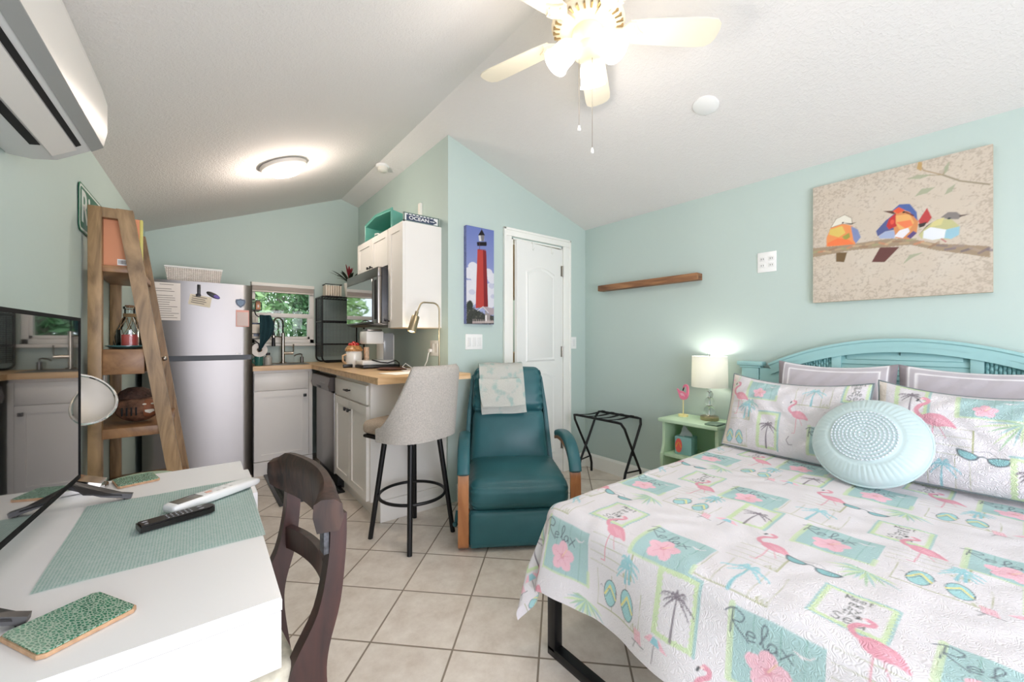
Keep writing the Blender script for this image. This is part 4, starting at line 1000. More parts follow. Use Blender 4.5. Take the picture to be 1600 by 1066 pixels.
t = thing('wall_socket', 'white wall socket plate on the left wall seen through the ladder shelf', 'outlet', M=LW @ Matrix.Translation((.004, 3.09, .93)))
bm = B(); box(bm, (.0005, 3.055, .93), (.006, 3.128, 1.045), .002); bmesh.ops.transform(bm, matrix=LW, verts=bm.verts); obj('cover_plate', bm, m_white, t)
for z in (.955, 1.0):
    bm = B(); box(bm, (.005, 3.075, z), (.008, 3.108, z + .024), .002); bmesh.ops.transform(bm, matrix=LW, verts=bm.verts); obj('receptacle', bm, m_vinyl, t)
# pale green stool seen over the desk's far edge
t = thing('round_stool', 'pale green round-topped stool just behind the far edge of the desk', 'stool', (-.17, 2.17, 0))
m_palegreen = mat('pale_green_paint', rgb(176, 200, 178), .5, var=(6, .04))
bm = B(); lathe(bm, [(0, .618), (.105, .618), (.12, .628), (.12, .641), (.105, .648), (0, .65)], (-.17, 2.17, 0), 32); obj('seat', bm, m_palegreen, t)
for k in range(4):
    a = PI / 4 + k * PI / 2; bm = B(); cyl(bm, (-.17 + .13 * math.cos(a), 2.17 + .13 * math.sin(a), 0), (-.17 + .09 * math.cos(a), 2.17 + .09 * math.sin(a), .622), .014, .017, n=10); obj('leg', bm, m_palegreen, t)

# ================================================================ DESK
DZT = .78
t = thing('desk', 'white painted wall desk in the left foreground under the television', 'desk', (-.16, 1.2, 0))
m_desk = mat('white_desk_laminate', rgb(242, 240, 240), .38, var=(2, .008))
bm = B(); prism(bm, [(lwx(.75) + .004, .748, DZT - .022), (.1115, .748, DZT - .022), (.1255, 1.69, DZT - .022), (lwx(1.69) + .004, 1.69, DZT - .022)], (0, 0, .022))
bmesh.ops.bevel(bm, geom=[e for e in bm.edges if abs(e.verts[0].co.z - e.verts[1].co.z) < 1e-6], offset=.0025, segments=2, affect='EDGES'); obj('desktop', bm, m_desk, t)
bm = B(); prism(bm, [(-.44, .7505, .665), (.1105, .7505, .665), (.124, 1.686, .665), (-.42, 1.686, .665)], (0, 0, .092)); obj('drawer_box', bm, m_desk, t)
bm = B(); box(bm, (.124, 1.40, .672), (.146, 1.672, .752), .004); df = obj('drawer_front', bm, m_desk, t)
for (x, y) in ((-.36, .84), (-.36, 1.62), (-.02, .86), (-.02, 1.60)):
    bm = B(); box(bm, (x - .022, y - .022, 0), (x + .022, y + .022, .665), .003); obj('leg', bm, m_desk, t)

# television
tv_far = V(-.234, 1.519, 0); dv = V(-.062, -.998, 0).normalized()      # from far end toward the viewer
TVM = Matrix((( -dv.x, -dv.y, 0, 0), (0, 0, 0, 0), (0, 0, 1, 0), (0, 0, 0, 1)))
ax = -dv                                                  # local +y = toward the kitchen
nx = V(ax.y, -ax.x, 0)                                    # local +x = out of the screen
TVM = Matrix(((nx.x, ax.x, 0, tv_far.x), (nx.y, ax.y, 0, tv_far.y), (0, 0, 1, 0), (0, 0, 0, 1)))
t = thing('television', 'flat black television standing on the white desk, screen edge-on to the room', 'television', M=TVM @ Matrix.Translation((0, -.36, DZT)))
def tvb(lo, hi, bev=0, b=None):
    b = b or B(); box(b, lo, hi, bev); return b
TL = .735
b_ = tvb((-.028, -TL, .842), (-.0035, 0, 1.258), .003); bmesh.ops.transform(b_, matrix=TVM, verts=b_.verts); obj('case', b_, mat('matte_case', rgb(16, 16, 17), .6, spec=.2), t)
m_screen = mat('glossy_screen', rgb(10, 10, 11), .015, spec=1.0, coat=1.0)
m_screen.node_tree.nodes['Principled BSDF'].inputs['IOR'].default_value = 2.4
b_ = tvb((-.0036, -TL + .008, .852), (-.0016, -.008, 1.25)); bmesh.ops.transform(b_, matrix=TVM, verts=b_.verts); obj('screen', b_, m_screen, t)
b_ = B()
for lo, hi in (((-.0036, -TL, .842), (0, 0, .852)), ((-.0036, -TL, 1.25), (0, 0, 1.258)), ((-.0036, -.008, .852), (0, 0, 1.25)), ((-.0036, -TL, .852), (0, -TL + .008, 1.25))): box(b_, lo, hi)
bmesh.ops.transform(b_, matrix=TVM, verts=b_.verts); obj('bezel', b_, mat('matte_black', rgb(14, 14, 15), .65, spec=.15), t)
b_ = tvb((-.062, -TL + .12, .86), (-.028, -.12, 1.12), .012); bmesh.ops.transform(b_, matrix=TVM, verts=b_.verts); obj('rear_housing', b_, m_blackp, t)
m_foot = mat('dark_foot', rgb(46, 44, 44), .35, .2)
for yy, kf in ((-.045, 1), (-.60, .76)):
    b_ = B()
    for s in (1, -1):
        prism(b_, [(-.014, yy - .009, .845), (-.014, yy + .009, .845), (-.014 + s * .03, yy + .012, .81), (-.014 + s * .10, yy + .010, .793), (-.014 + s * .105, yy + .008, DZT + .0005), (-.014 + s * .105, yy - .008, DZT + .0005), (-.014 + s * .10, yy - .010, .793), (-.014 + s * .03, yy - .012, .81)], (0, 0, .004))
    sweep(b_, [(-.125, yy, DZT + .006), (-.06, yy, DZT + .014), (-.014, yy, .835), (-.012, yy, .836), (.05, yy, DZT + .022), (.105, yy, DZT + .007)], [(-.011, -.005), (.011, -.005), (.008, .006), (-.008, .006)])
    for v in b_.verts: v.co.x = -.013 + (v.co.x + .013) * kf
    bmesh.ops.transform(b_, matrix=TVM, verts=b_.verts); obj('foot', b_, m_foot, t)

# vanity lamp at the far end of the desk
t = thing('tilting_lamp', 'chrome tilting table lamp with white bowl shade behind the television edge', 'lamp', (-.25, 1.63, DZT))
bm = B(); prism(bm, [(-.335, 1.585, DZT + .001), (-.20, 1.60, DZT + .001), (-.195, 1.625, DZT + .001), (-.205, 1.65, DZT + .001), (-.335, 1.665, DZT + .001)], (0, 0, .012)); sweep(bm, [(-.325, 1.625, DZT + .05), (-.29, 1.622, DZT + .045), (-.25, 1.618, DZT + .03), (-.205, 1.615, DZT + .014)], [(-.036, -.008), (.036, -.008), (.03, .008), (-.03, .008)]); obj('base', bm, m_chrome, t)
bm = B(); tube(bm, [(-.315, 1.63, DZT + .02), (-.322, 1.635, DZT + .09), (-.315, 1.64, DZT + .17), (-.285, 1.64, DZT + .215)], .008, 10); obj('stem', bm, m_chrome, t)
hc = V(-.258, 1.63, 1.03); dn = V(.42, -.72, .55).normalized()
x_, y_, z_ = frame_from(dn); MM = Matrix((x_, y_, z_)).transposed().to_4x4(); MM.translation = hc
bm = B(); pr_ = [(0, -.055), (.03, -.05), (.06, -.03), (.076, .0), (.079, .012)]
lathe(bm, pr_ + [(.0755, .012), (.072, .0)], (0, 0, 0), 32, M=MM, caps=False); tube(bm, [MM @ V(.078 * math.cos(a), .078 * math.sin(a), .012) for a in np.linspace(0, 2 * PI, 49)[:-1]], .0045, 8, closed=True); obj('shade', bm, m_chrome, t)
bm = B(); lathe(bm, [(.075, .011), (.072, .0), (.057, -.027), (.029, -.046), (0, -.05)], (0, 0, 0), 32, M=MM, caps=False); obj('white_reflector', bm, mat('reflector_white', rgb(198, 192, 183), .3), t)
bm = B(); ball(bm, hc - dn * .03, .016, u=14, v=10); obj('bulb', bm, mat('small_bulb', rgb(255, 244, 220), .3, emit=(rgb(255, 236, 205), .6)), t)
tl_pos = hc + dn * .0

# placemat
def mosaic_mat():
    m = bpy.data.materials.new('green_mosaic'); m.use_nodes = True
    nt = m.node_tree; b = nt.nodes['Principled BSDF']; b.inputs['Roughness'].default_value = .2
    tc = nt.nodes.new('ShaderNodeTexCoord'); v = nt.nodes.new('ShaderNodeTexVoronoi'); v.feature = 'DISTANCE_TO_EDGE'; v.inputs['Scale'].default_value = 175
    mp = nt.nodes.new('ShaderNodeMapping'); mp.inputs['Scale'].default_value = (1.5, .8, 1); nt.links.new(tc.outputs['Object'], mp.inputs['Vector']); nt.links.new(mp.outputs['Vector'], v.inputs['Vector'])
    v2 = nt.nodes.new('ShaderNodeTexVoronoi'); v2.inputs['Scale'].default_value = 175; nt.links.new(mp.outputs['Vector'], v2.inputs['Vector'])
    hs = nt.nodes.new('ShaderNodeMixRGB'); hs.inputs['Color1'].default_value = rgb(16, 92, 66); hs.inputs['Color2'].default_value = rgb(52, 132, 100)
    nt.links.new(v2.outputs['Color'], hs.inputs['Fac'])
    cr = nt.nodes.new('ShaderNodeValToRGB'); cr.color_ramp.elements[0].position = .1; cr.color_ramp.elements[1].position = .16
    nt.links.new(v.outputs['Distance'], cr.inputs['Fac'])
    mx = nt.nodes.new('ShaderNodeMixRGB'); mx.inputs['Color1'].default_value = rgb(160, 186, 168); nt.links.new(cr.outputs['Color'], mx.inputs['Fac']); nt.links.new(hs.outputs['Color'], mx.inputs['Color2'])
    nt.links.new(mx.outputs['Color'], b.inputs['Base Color']); return m
m_mosaic = mosaic_mat(); m_cork = mat('cork', rgb(196, 158, 124), .8, var=(90, .2))
bm = B(); n = 24
g = gridsurf(bm, lambda u, v: (-.215 + .345 * u - (0 if u < .93 else .004), 1.012 + .447 * v, DZT + .0012 + .0008 * math.sin(u * 11 + v * 7) - (0 if u < .965 else .0)), n, n)
bmesh.ops.solidify(bm, geom=bm.faces[:], thickness=-.0018)
for v in bm.verts:
    if v.co.x > lwx(0) + .48 + .108 and v.co.z < 0: pass
for v in bm.verts:
    v.co.x = min(v.co.x, .1115 + (v.co.y - .748) * .0149 + .004)
base_obj('placemat', bm, weave('aqua_woven_vinyl', rgb(240, 247, 244), rgb(196, 221, 214), 62, .75, .08, .0003), 'aqua woven placemat on the white desk under the remotes', 'placemat')
def coaster(cx, cy, s, a, lab):
    tt = thing('coaster', lab, 'coaster', (cx, cy, DZT), a, 'green mosaic coasters on the desk')
    def poly(h, c): return [(h, -h + c, 0), (h, h - c, 0), (h - c, h, 0), (-h + c, h, 0), (-h, h - c, 0), (-h, -h + c, 0), (-h + c, -h, 0), (h - c, -h, 0)]
    b = B(); prism(b, [(x, y, .0008) for x, y, z in poly(s, s * .12)], (0, 0, .006)); obj('cork_base', b, m_cork, tt, world=False)
    b = B(); prism(b, [(x, y, .0068) for x, y, z in poly(s - .002, s * .12)], (0, 0, .002)); obj('mosaic_top', b, m_mosaic, tt, world=False)
coaster(-.143, .868, .054, .55, 'green mosaic coaster on the desk nearest the viewer')
coaster(-.138, 1.632, .046, .25, 'green mosaic coaster at the far end of the desk beside the chrome lamp')

# remotes
def remote_frame(p, q, z):
    p = V(*p, z); q = V(*q, z); d = (q - p).normalized(); s = V(-d.y, d.x, 0)
    return Matrix(((d.x, s.x, 0, p.x), (d.y, s.y, 0, p.y), (0, 0, 1, z), (0, 0, 0, 1))), (q - p).length
zr = DZT + .0045
M1, L1_ = remote_frame((-.098, 1.193), (.038, 1.232), zr)
t = thing('tv_remote', 'slim black television remote on the aqua placemat', 'remote', M=M1)
bm = B(); prism(bm, [(0, -.02, 0), (L1_ - .015, -.02, 0), (L1_ - .004, -.013, 0), (L1_, 0, 0), (L1_ - .004, .013, 0), (L1_ - .015, .02, 0), (0, .02, 0)], (0, 0, .014)); bmesh.ops.bevel(bm, geom=[e for e in bm.edges if e.verts[0].co.z > .01 and e.verts[1].co.z > .01], offset=.003, segments=2, affect='EDGES'); obj('shell', bm, mat('remote_black', rgb(24, 20, 19), .3), t, world=False)
m_btn = mat('grey_button', rgb(150, 150, 154), .4)
for (x, y, a, b2) in [(.012, .006, .006, .0035), (.012, -.009, .004, .0025)] + [(.05 + k * .0085, s, .0022, .0022) for k in range(6) for s in (-.01, 0, .01)] + [(.112, -.008, .006, .003), (.112, .008, .006, .003)]:
    bm = B(); ball(bm, (x, y, .0141), 1, (a, b2, .0012), 8, 6); obj('button', bm, m_btn, t, world=False)
M2, L2_ = remote_frame((-.052, 1.262), (.138, 1.378), zr)
t = thing('ac_remote', 'white air conditioner remote with grey display on the aqua placemat', 'remote', M=M2)
bm = B(); softbox(bm, (0, -.025, 0), (L2_, .025, .022), .009, 8, fn=lambda p, s, h: V(p.x, p.y * (1 - .10 * (s.x > 0) * s.x ** 2), p.z * (1 - .25 * (s.x > 0) * s.x ** 2))); obj('shell', bm, m_white, t, world=False)
bm = B(); box(bm, (.012, -.018, .0205), (.07, .018, .0226), .001); obj('display', bm, mat('lcd_grey', rgb(112, 108, 100), .25), t, world=False)
bm = B(); box(bm, (.085, -.006, .0205), (.10, .006, .0232), .002); obj('button', bm, mat('coral_button', rgb(226, 176, 158), .5), t, world=False)
for (x, y) in [(.085, .014), (.085, -.014), (.105, .012), (.105, -.012), (.122, .012), (.122, -.012), (.14, .01), (.14, -.01)]:
    bm = B(); box(bm, (x, y - .004, .019), (x + .009, y + .004, .0222), .001); obj('button', bm, mat('pale_button', rgb(214, 212, 208), .5), t, world=False)

# ================================================================ DESK CHAIR
m_mahog = wood('dark_mahogany', rgb(32, 16, 14), rgb(66, 34, 28), (14, 14, 2.4), .42, 1.6, .05, coat=.08)
m_mahog2 = wood('worn_mahogany', rgb(30, 18, 15), rgb(74, 50, 40), (9, 9, 5), .5, 3.5, .08, coat=.05)
CHM = Matrix.Translation((.226, 1.15, 0)) @ Matrix.Rotation(.085, 4, 'Z')     # local +x = back of the chair, +y toward the kitchen
t = thing('dining_chair', 'dark mahogany sabre-leg chair with curved back at the white desk', 'chair', M=CHM)
hw = .175
def ribbon(pts_r, pts_l, y0, y1, bm):
    n = len(pts_r); A = []; 
    for yy in (y0, y1):
        A.append([bm.verts.new((x, yy, z)) for x, z in pts_r + pts_l[::-1]])
    m = len(A[0])
    for k in range(m): bm.faces.new((A[0][k], A[0][(k + 1) % m], A[1][(k + 1) % m], A[1][k]))
    for k in range(n - 1):
        bm.faces.new((A[0][k], A[0][m - 1 - k], A[0][m - 2 - k], A[0][k + 1])); bm.faces.new((A[1][k], A[1][k + 1], A[1][m - 2 - k], A[1][m - 1 - k]))
R_ = [(.032, .805), (.032, .79), (.030, .72), (.018, .608), (-.006, .518), (-.012, .455), (-.002, .36), (.02, .22), (.062, .0)]
L_ = [(-.004, .805), (-.004, .79), (-.009, .705), (-.031, .60), (-.078, .513), (-.088, .455), (-.06, .36), (-.024, .22), (.028, .0)]
def smoothpts(P, k=4):
    out = []
    for i in range(len(P) - 1):
        p0 = P[max(i - 1, 0)]; p1 = P[i]; p2 = P[i + 1]; p3 = P[min(i + 2, len(P) - 1)]
        for j in range(k):
            u = j / k
            out.append(tuple(.5 * (2 * p1[c] + (p2[c] - p0[c]) * u + (2 * p0[c] - 5 * p1[c] + 4 * p2[c] - p3[c]) * u * u + (3 * p1[c] - p0[c] - 3 * p2[c] + p3[c]) * u ** 3) for c in range(len(p1))))
    out.append(tuple(P[-1])); return out
Rs, Ls = smoothpts(R_), smoothpts(L_)
for yy in (-hw, hw):
    bm = B(); ribbon(Rs, Ls, yy - .016, yy + .016, bm); bmesh.ops.bevel(bm, geom=[e for e in bm.edges if e.calc_face_angle(0) > 1.0], offset=.003, segments=1, affect='EDGES'); obj('rear_leg', bm, m_mahog, t, world=False, smooth=30)
def bow(y): return .034 * (1 - (y / .2) ** 2)
bm = B(); prof = [(.014, -.054), (.02, -.01), (.018, .034), (.008, .054), (-.008, .056), (-.018, .042), (-.019, 0), (-.014, -.054)]
pts = [(-.012 + bow(y), y, .822) for y in np.linspace(-.215, .215, 19)]
def railprof(s):
    e = abs(2 * s - 1); k = 1 - .35 * max(0, e - .75) / .25
    return [(a * (1 + .6 * max(0, e - .8) / .2), b * k + (.0 if e < .85 else -.004)) for a, b in prof]
sweep(bm, pts, railprof); obj('crest_rail', bm, m_mahog2, t, world=False, smooth=45)
bm = B(); pts = [(-.012 + bow(y) * .9, y, .648 - .012 * (y / .17)) for y in np.linspace(-.158, .158, 15)]; sweep(bm, pts, [(-.009, -.03), (.009, -.03), (.009, .03), (-.009, .03)]); obj('middle_rail', bm, m_mahog, t, world=False, smooth=45)
bm = B(); box(bm, (-.018, -hw - .014, .722), (-.006, -hw + .014, .772), .002, M=Matrix.Rotation(.0, 4, 'Y')); obj('repair_plate', bm, mat('grey_metal_plate', rgb(78, 80, 84), .5, .4, var=(120, .5)), t, world=False, label='grey metal repair plate with white specks')
bm = B(); box(bm, (-.46, -.2, .40), (-.07, -.18, .46), .004); obj('seat_rail', bm, m_mahog, t, world=False)
bm = B(); box(bm, (-.46, .18, .40), (-.07, .2, .46), .004); obj('seat_rail', bm, m_mahog, t, world=False)
bm = B(); box(bm, (-.48, -.2, .40), (-.455, .2, .46), .004); obj('seat_rail', bm, m_mahog, t, world=False)
m_seat = mat('patterned_upholstery', rgb(196, 190, 172), .9, var=(34, .28), bump=(50, .3, .003))
bm = B(); softbox(bm, (-.475, -.215, .455), (-.062, .215, .515), .028, 10, fn=lambda p, s, h: V(p.x, p.y * (.93 + .07 * (-s.x)), p.z + (.016 * (1 - s.x ** 2) * (1 - s.y ** 2) if s.z > 0 else 0))); obj('seat', bm, m_seat, t, world=False)
for yy in (-.18, .18):
    bm = B(); cyl(bm, (-.455, yy, .40), (-.46, yy, 0), .02, .013, n=12); obj('front_leg', bm, m_mahog, t, world=False)
# ================================================================ BAR STOOL
SM = Matrix.Translation((1.052, 2.33, 0)) @ Matrix.Rotation(math.atan2(.295, .956), 4, 'Z')   # local +y faces the counter
t = thing('bar_stool', 'grey upholstered swivel bar stool with black legs at the peninsula', 'stool', M=SM)
m_grey = mat('grey_tweed', rgb(182, 176, 169), .95, var=(150, .16), bump=(260, .25, .001), spec=.1)
m_taupe = mat('taupe_tweed', rgb(178, 162, 146), .95, var=(150, .14), bump=(260, .25, .001), spec=.1)
m_legb = mat('black_powder_coat', rgb(22, 22, 23), .4, .3)
for sxx in (-1, 1):
    for syy in (-1, 1):
        bm = B(); cyl(bm, (sxx * .115, syy * .115, .595), (sxx * .175, syy * .175, 0), .0165, .0145, n=14); obj('leg', bm, m_legb, t, world=False)
bm = B(); tube(bm, [(.198 * math.cos(a), .198 * math.sin(a), .262) for a in np.linspace(0, 2 * PI, 49)[:-1]], .0095, 10, closed=True); obj('foot_ring', bm, m_legb, t, world=False)
bm = B()
for s in (1, -1): box(bm, (-.165, -.018, .59), (.165, .018, .612), M=Matrix.Rotation(s * PI / 4, 4, 'Z'))
cyl(bm, (0, 0, .605), (0, 0, .622), .11, n=24); obj('swivel_plate', bm, m_legb, t, world=False)
bm = B(); softbox(bm, (-.20, -.17, .612), (.20, .245, .632), .008, 10, fn=lambda p, s, h: V(p.x * (1 - .12 * (s.y < 0) * s.y ** 2), p.y * (1 - .14 * s.x ** 2), p.z)); obj('seat_pan', bm, m_legb, t, world=False)
bm = B(); softbox(bm, (-.198, -.17, .63), (.198, .262, .712), .035, 12, fn=lambda p, s, h: V(p.x * (1 - .10 * (s.y < 0) * s.y ** 2), p.y * (1 - .12 * s.x ** 2), p.z + (.012 * (1 - s.x ** 2) * (1 - s.y ** 2) if s.z > 0 else 0))); obj('seat_cushion', bm, m_taupe, t, world=False)
def se(a, ex): return math.copysign(abs(a) ** ex, a)
def shell(u, v, off):
    ph = (u - .5) * 2 * 1.68                      # angle from straight back
    a = abs(ph)
    k = max(0, min(1, (a - .74) / .94)); top = .70 + (1.055 - .70) * (1 - k) ** 1.9 if a > .74 else 1.055
    z0 = .622; z = z0 + (top - z0) * v
    lean = .045 * (z - .62) / .43 * math.cos(min(a, PI / 2))
    bell = 1 + .05 * ((z - .62) / .43)
    q_ = (abs(math.sin(ph)) ** 2.7 + abs(math.cos(ph)) ** 2.7) ** (-1 / 2.7)
    return V((.228 + off) * math.sin(ph) * q_ * bell, -(.205 + off) * math.cos(ph) * q_ - lean, z)
bm = B(); nu, nv = 84, 20
def edge_off(u, v): return 1 - max(0, (v - .9) / .1) ** 2 * .9
outer = [[bm.verts.new(shell(i / nu, j / nv, .022 * edge_off(i / nu, j / nv))) for j in range(nv + 1)] for i in range(nu + 1)]
inner = [[bm.verts.new(shell(i / nu, j / nv, -.022 * edge_off(i / nu, j / nv)) + V(0, 0, 0)) for j in range(nv + 1)] for i in range(nu + 1)]
for i in range(nu):
    for j in range(nv):
        bm.faces.new((outer[i][j], outer[i + 1][j], outer[i + 1][j + 1], outer[i][j + 1])); bm.faces.new((inner[i][j], inner[i + 1][j], inner[i + 1][j + 1], inner[i][j + 1]))
    bm.faces.new((outer[i][nv], outer[i + 1][nv], inner[i + 1][nv], inner[i][nv])); bm.faces.new((outer[i][0], outer[i + 1][0], inner[i + 1][0], inner[i][0]))
for i in (0, nu):
    for j in range(nv): bm.faces.new((outer[i][j], outer[i][j + 1], inner[i][j + 1], inner[i][j]))
obj('backrest', bm, m_grey, t, world=False, smooth=60)

# ================================================================ RECLINER
RO = V(1.456, 1.782, 0); ra = math.atan2(-.5426, .84)
RM = Matrix.Translation(RO) @ Matrix.Rotation(ra, 4, 'Z')       # local +y = toward its back
t = thing('recliner', 'teal leather recliner with bentwood arms between bar stool and bed', 'armchair', M=RM)
def leather(name, col):
    m = mat(name, col, .37, bump=(220, .12, .001), var=(5, .10), spec=.35); return m
m_teal = leather('teal_leather', rgb(46, 95, 101)); m_oak = wood('honey_oak', rgb(150, 92, 48), rgb(190, 128, 78), (16, 16, 2.2), .35, 1.5, .03, coat=.3)
def puff(px=.0, py=.0, pz=.0, folds=0):
    def f(p, s, h):
        d = V(0, 0, 0)
        d.z = pz * (1 - s.x ** 2) * (1 - s.y ** 2) * (1 if s.z > 0 else -.3)
        d.y = -py * (1 - s.x ** 2) * (1 - s.z ** 2) * (1 if s.y < 0 else 0)
        d.x = px * (1 - s.y ** 2) * (1 - s.z ** 2) * (1 if s.x > 0 else -1)
        if folds:
            e = max(0, abs(s.x) - .72) / .28
            d.z += folds * e * math.sin(s.y * 21 + s.z * 5) * .5
            d.y += folds * e * math.sin(s.z * 17 + s.y * 3)
        return p + d
    return f
bm = B(); softbox(bm, (-.285, .03, .045), (.295, .56, .20), .03, 6, fn=puff()); obj('base', bm, m_teal, t, world=False)
bm = B(); softbox(bm, (-.287, -.008, .018), (.293, .055, .232), .026, 14, fn=lambda p, s, h: (lambda q: V(q.x, q.y + .007 * math.exp(-((p.x + .05) / .009) ** 2) * (s.y < 0), q.z))(puff(py=.014, folds=.004)(p, s, h))); obj('footrest', bm, m_teal, t, world=False)
def seatfn(p, s, h):
    q = puff(pz=.022, py=.014, folds=.004)(p, s, h)
    if s.y < 0 and s.z > 0: q.z -= .018 * s.y ** 2
    # crease down the middle seam
    g = math.exp(-((p.x - .03) / .012) ** 2); q.z -= .007 * g * (s.z > 0); q.y += .007 * g * (s.y < 0)
    return q
bm = B(); softbox(bm, (-.288, -.012, .222), (.294, .50, .405), .06, 22, fn=seatfn); obj('seat', bm, m_teal, t, world=False)
# back: lower pad and head pad, leaning
LB = Matrix.Translation((-.017, .475, .37)) @ Matrix.Rotation(-.27, 4, 'X')
def backfn(p, s, h):
    q = puff(py=.028)(p, s, h)
    for xx in (-.105, .105):
        g = math.exp(-((p.x - xx) / .01) ** 2)
        if s.y < 0: q.y += .009 * g
    q.x *= 1 - .10 * (s.z + 1) / 2
    return q
bm = B(); softbox(bm, (-.272, -.03, -.02), (.278, .13, .36), .05, 20, fn=backfn); bmesh.ops.transform(bm, matrix=LB, verts=bm.verts); obj('backrest', bm, m_teal, t, world=False)
bm = B(); softbox(bm, (-.255, -.055, .335), (.258, .12, .655), .055, 22, fn=lambda p, s, h: (lambda q: V(q.x * (1 - .06 * (s.z + 1) / 2), q.y, q.z + .008 * (1 - s.x ** 2) * (s.z > 0)))(puff(py=.02, folds=.011)(p, s, h))); bmesh.ops.transform(bm, matrix=LB, verts=bm.verts); obj('headrest', bm, m_teal, t, world=False)
bm = B(); softbox(bm, (-.305, .115, -.02), (.30, .175, .62), .03, 10, fn=lambda p, s, h: V(p.x * (1 - .13 * (s.z + 1) / 2), p.y, p.z)); bmesh.ops.transform(bm, matrix=LB, verts=bm.verts); obj('back_shell', bm, m_teal, t, world=False)
for sgn in (-1, 1):
    bm = B(); xo = -.017 + sgn * .28
    prism(bm, [(xo, .50, .36), (xo, .56, .36), (xo * .995, .70, .95), (xo, .655, .93), (xo * 1.03, .60, .70)], (sgn * .03, 0, 0))
    for v in bm.verts: v.co.x = -.017 + (v.co.x + .017) * (1 - .17 * (v.co.z - .36) / .6)
    bmesh.ops.bevel(bm, geom=bm.edges[:], offset=.006, segments=2, affect='EDGES'); obj('side_panel', bm, m_teal, t, world=False)
# arms
for sgn in (-1, 1):
    xc = .004 + sgn * .322; w = .03
    wood_path = smoothpts([(.50, .012), (.30, .012), (.08, .012), (.02, .03), (.0, .08), (-.005, .25), (.0, .41), (.03, .478), (.09, .528), (.17, .556), (.27, .562), (.38, .552), (.47, .53)], 4)
    bm = B(); P = [V(xc, y, z) for y, z in wood_path]
    # flat strip: width along x, thickness in path plane
    rings = []
    for i, p in enumerate(P):
        a = P[max(i - 1, 0)]; b_ = P[min(i + 1, len(P) - 1)]; tt_ = (b_ - a).normalized(); nn = V(0, -tt_.z, tt_.y)
        rings.append([bm.verts.new(p + V(sx_, 0, 0) + nn * k) for sx_, k in ((-w, -.011), (w, -.011), (w, .011), (-w, .011))])
    for a, b_ in zip(rings, rings[1:]):
        for k in range(4): bm.faces.new((a[k], a[(k + 1) % 4], b_[(k + 1) % 4], b_[k]))
    bm.faces.new(rings[0]); bm.faces.new(rings[-1]); bmesh.ops.bevel(bm, geom=[e for e in bm.edges if e.calc_face_angle(0) > 1.2], offset=.003, segments=1, affect='EDGES')
    ar = obj('arm', bm, m_oak, t, world=False, label='honey oak bentwood arm')
    pad = smoothpts([(-.006, .435), (.022, .498), (.085, .555), (.17, .586), (.27, .592), (.37, .582), (.455, .56)], 6)
    bm = B(); P = [V(xc, y, z) for y, z in pad]; rings = []
    for i, p in enumerate(P):
        a = P[max(i - 1, 0)]; b_ = P[min(i + 1, len(P) - 1)]; tt_ = (b_ - a).normalized(); nn = V(0, -tt_.z, tt_.y)
        u = i / (len(P) - 1); e = min(1, min(u, 1 - u) / .05 + .55)
        rings.append([bm.verts.new(p + V(math.copysign(abs(math.cos(q)) ** .6, math.cos(q)) * .036 * e, 0, 0) + nn * (math.copysign(abs(math.sin(q)) ** .7, math.sin(q)) * .024 * e)) for q in np.linspace(0, 2 * PI, 15)[:-1]])
    for a, b_ in zip(rings, rings[1:]):
        for k in range(14): bm.faces.new((a[k], a[(k + 1) % 14], b_[(k + 1) % 14], b_[k]))
    bm.faces.new(rings[0]); bm.faces.new(rings[-1]); obj('arm_pad', bm, m_teal, ar, world=False)
bm = B(); cyl(bm, (-.355, .12, .19), (-.365, .09, .13), .012, .01, n=10); ball(bm, (-.368, .085, .125), .015, u=12, v=8); obj('lever', bm, m_teal, t, world=False)
bm = B(); box(bm, (-.30, .15, .0), (.30, .19, .05)); box(bm, (-.30, .44, .0), (.30, .48, .05)); obj('floor_rail', bm, m_oak, t, world=False)

# throw blanket over the headrest
m_plush = mat('aqua_white_plush', rgb(222, 226, 220), .95, var=(16, .05), bump=(46, .7, .008), sheen=.3)
def plush():
    m = bpy.data.materials.new('tie_dye_plush'); m.use_nodes = True; nt = m.node_tree; b = nt.nodes['Principled BSDF']; b.inputs['Roughness'].default_value = .95; b.inputs['Specular IOR Level'].default_value = .1
    tc = nt.nodes.new('ShaderNodeTexCoord'); n = nt.nodes.new('ShaderNodeTexNoise'); n.inputs['Scale'].default_value = 15; n.inputs['Detail'].default_value = 6; nt.links.new(tc.outputs['Object'], n.inputs['Vector'])
    cr = nt.nodes.new('ShaderNodeValToRGB'); e = cr.color_ramp.elements; e[0].position = .36; e[0].color = rgb(204, 224, 218); e[1].position = .48; e[1].color = rgb(236, 236, 230)
    nt.links.new(n.outputs['Fac'], cr.inputs['Fac']); nt.links.new(cr.outputs['Color'], b.inputs['Base Color'])
    n2 = nt.nodes.new('ShaderNodeTexNoise'); n2.inputs['Scale'].default_value = 130; nt.links.new(tc.outputs['Object'], n2.inputs['Vector'])
    bp = nt.nodes.new('ShaderNodeBump'); bp.inputs['Strength'].default_value = .6; bp.inputs['Distance'].default_value = .004; nt.links.new(n2.outputs['Fac'], bp.inputs['Height']); nt.links.new(bp.outputs['Normal'], b.inputs['Normal']); return m
m_plush = plush()
tb = thing('throw_blanket', 'folded pale aqua and white plush throw over the recliner headrest', 'blanket', M=RM @ Matrix.Translation((-.06, .58, .66)))
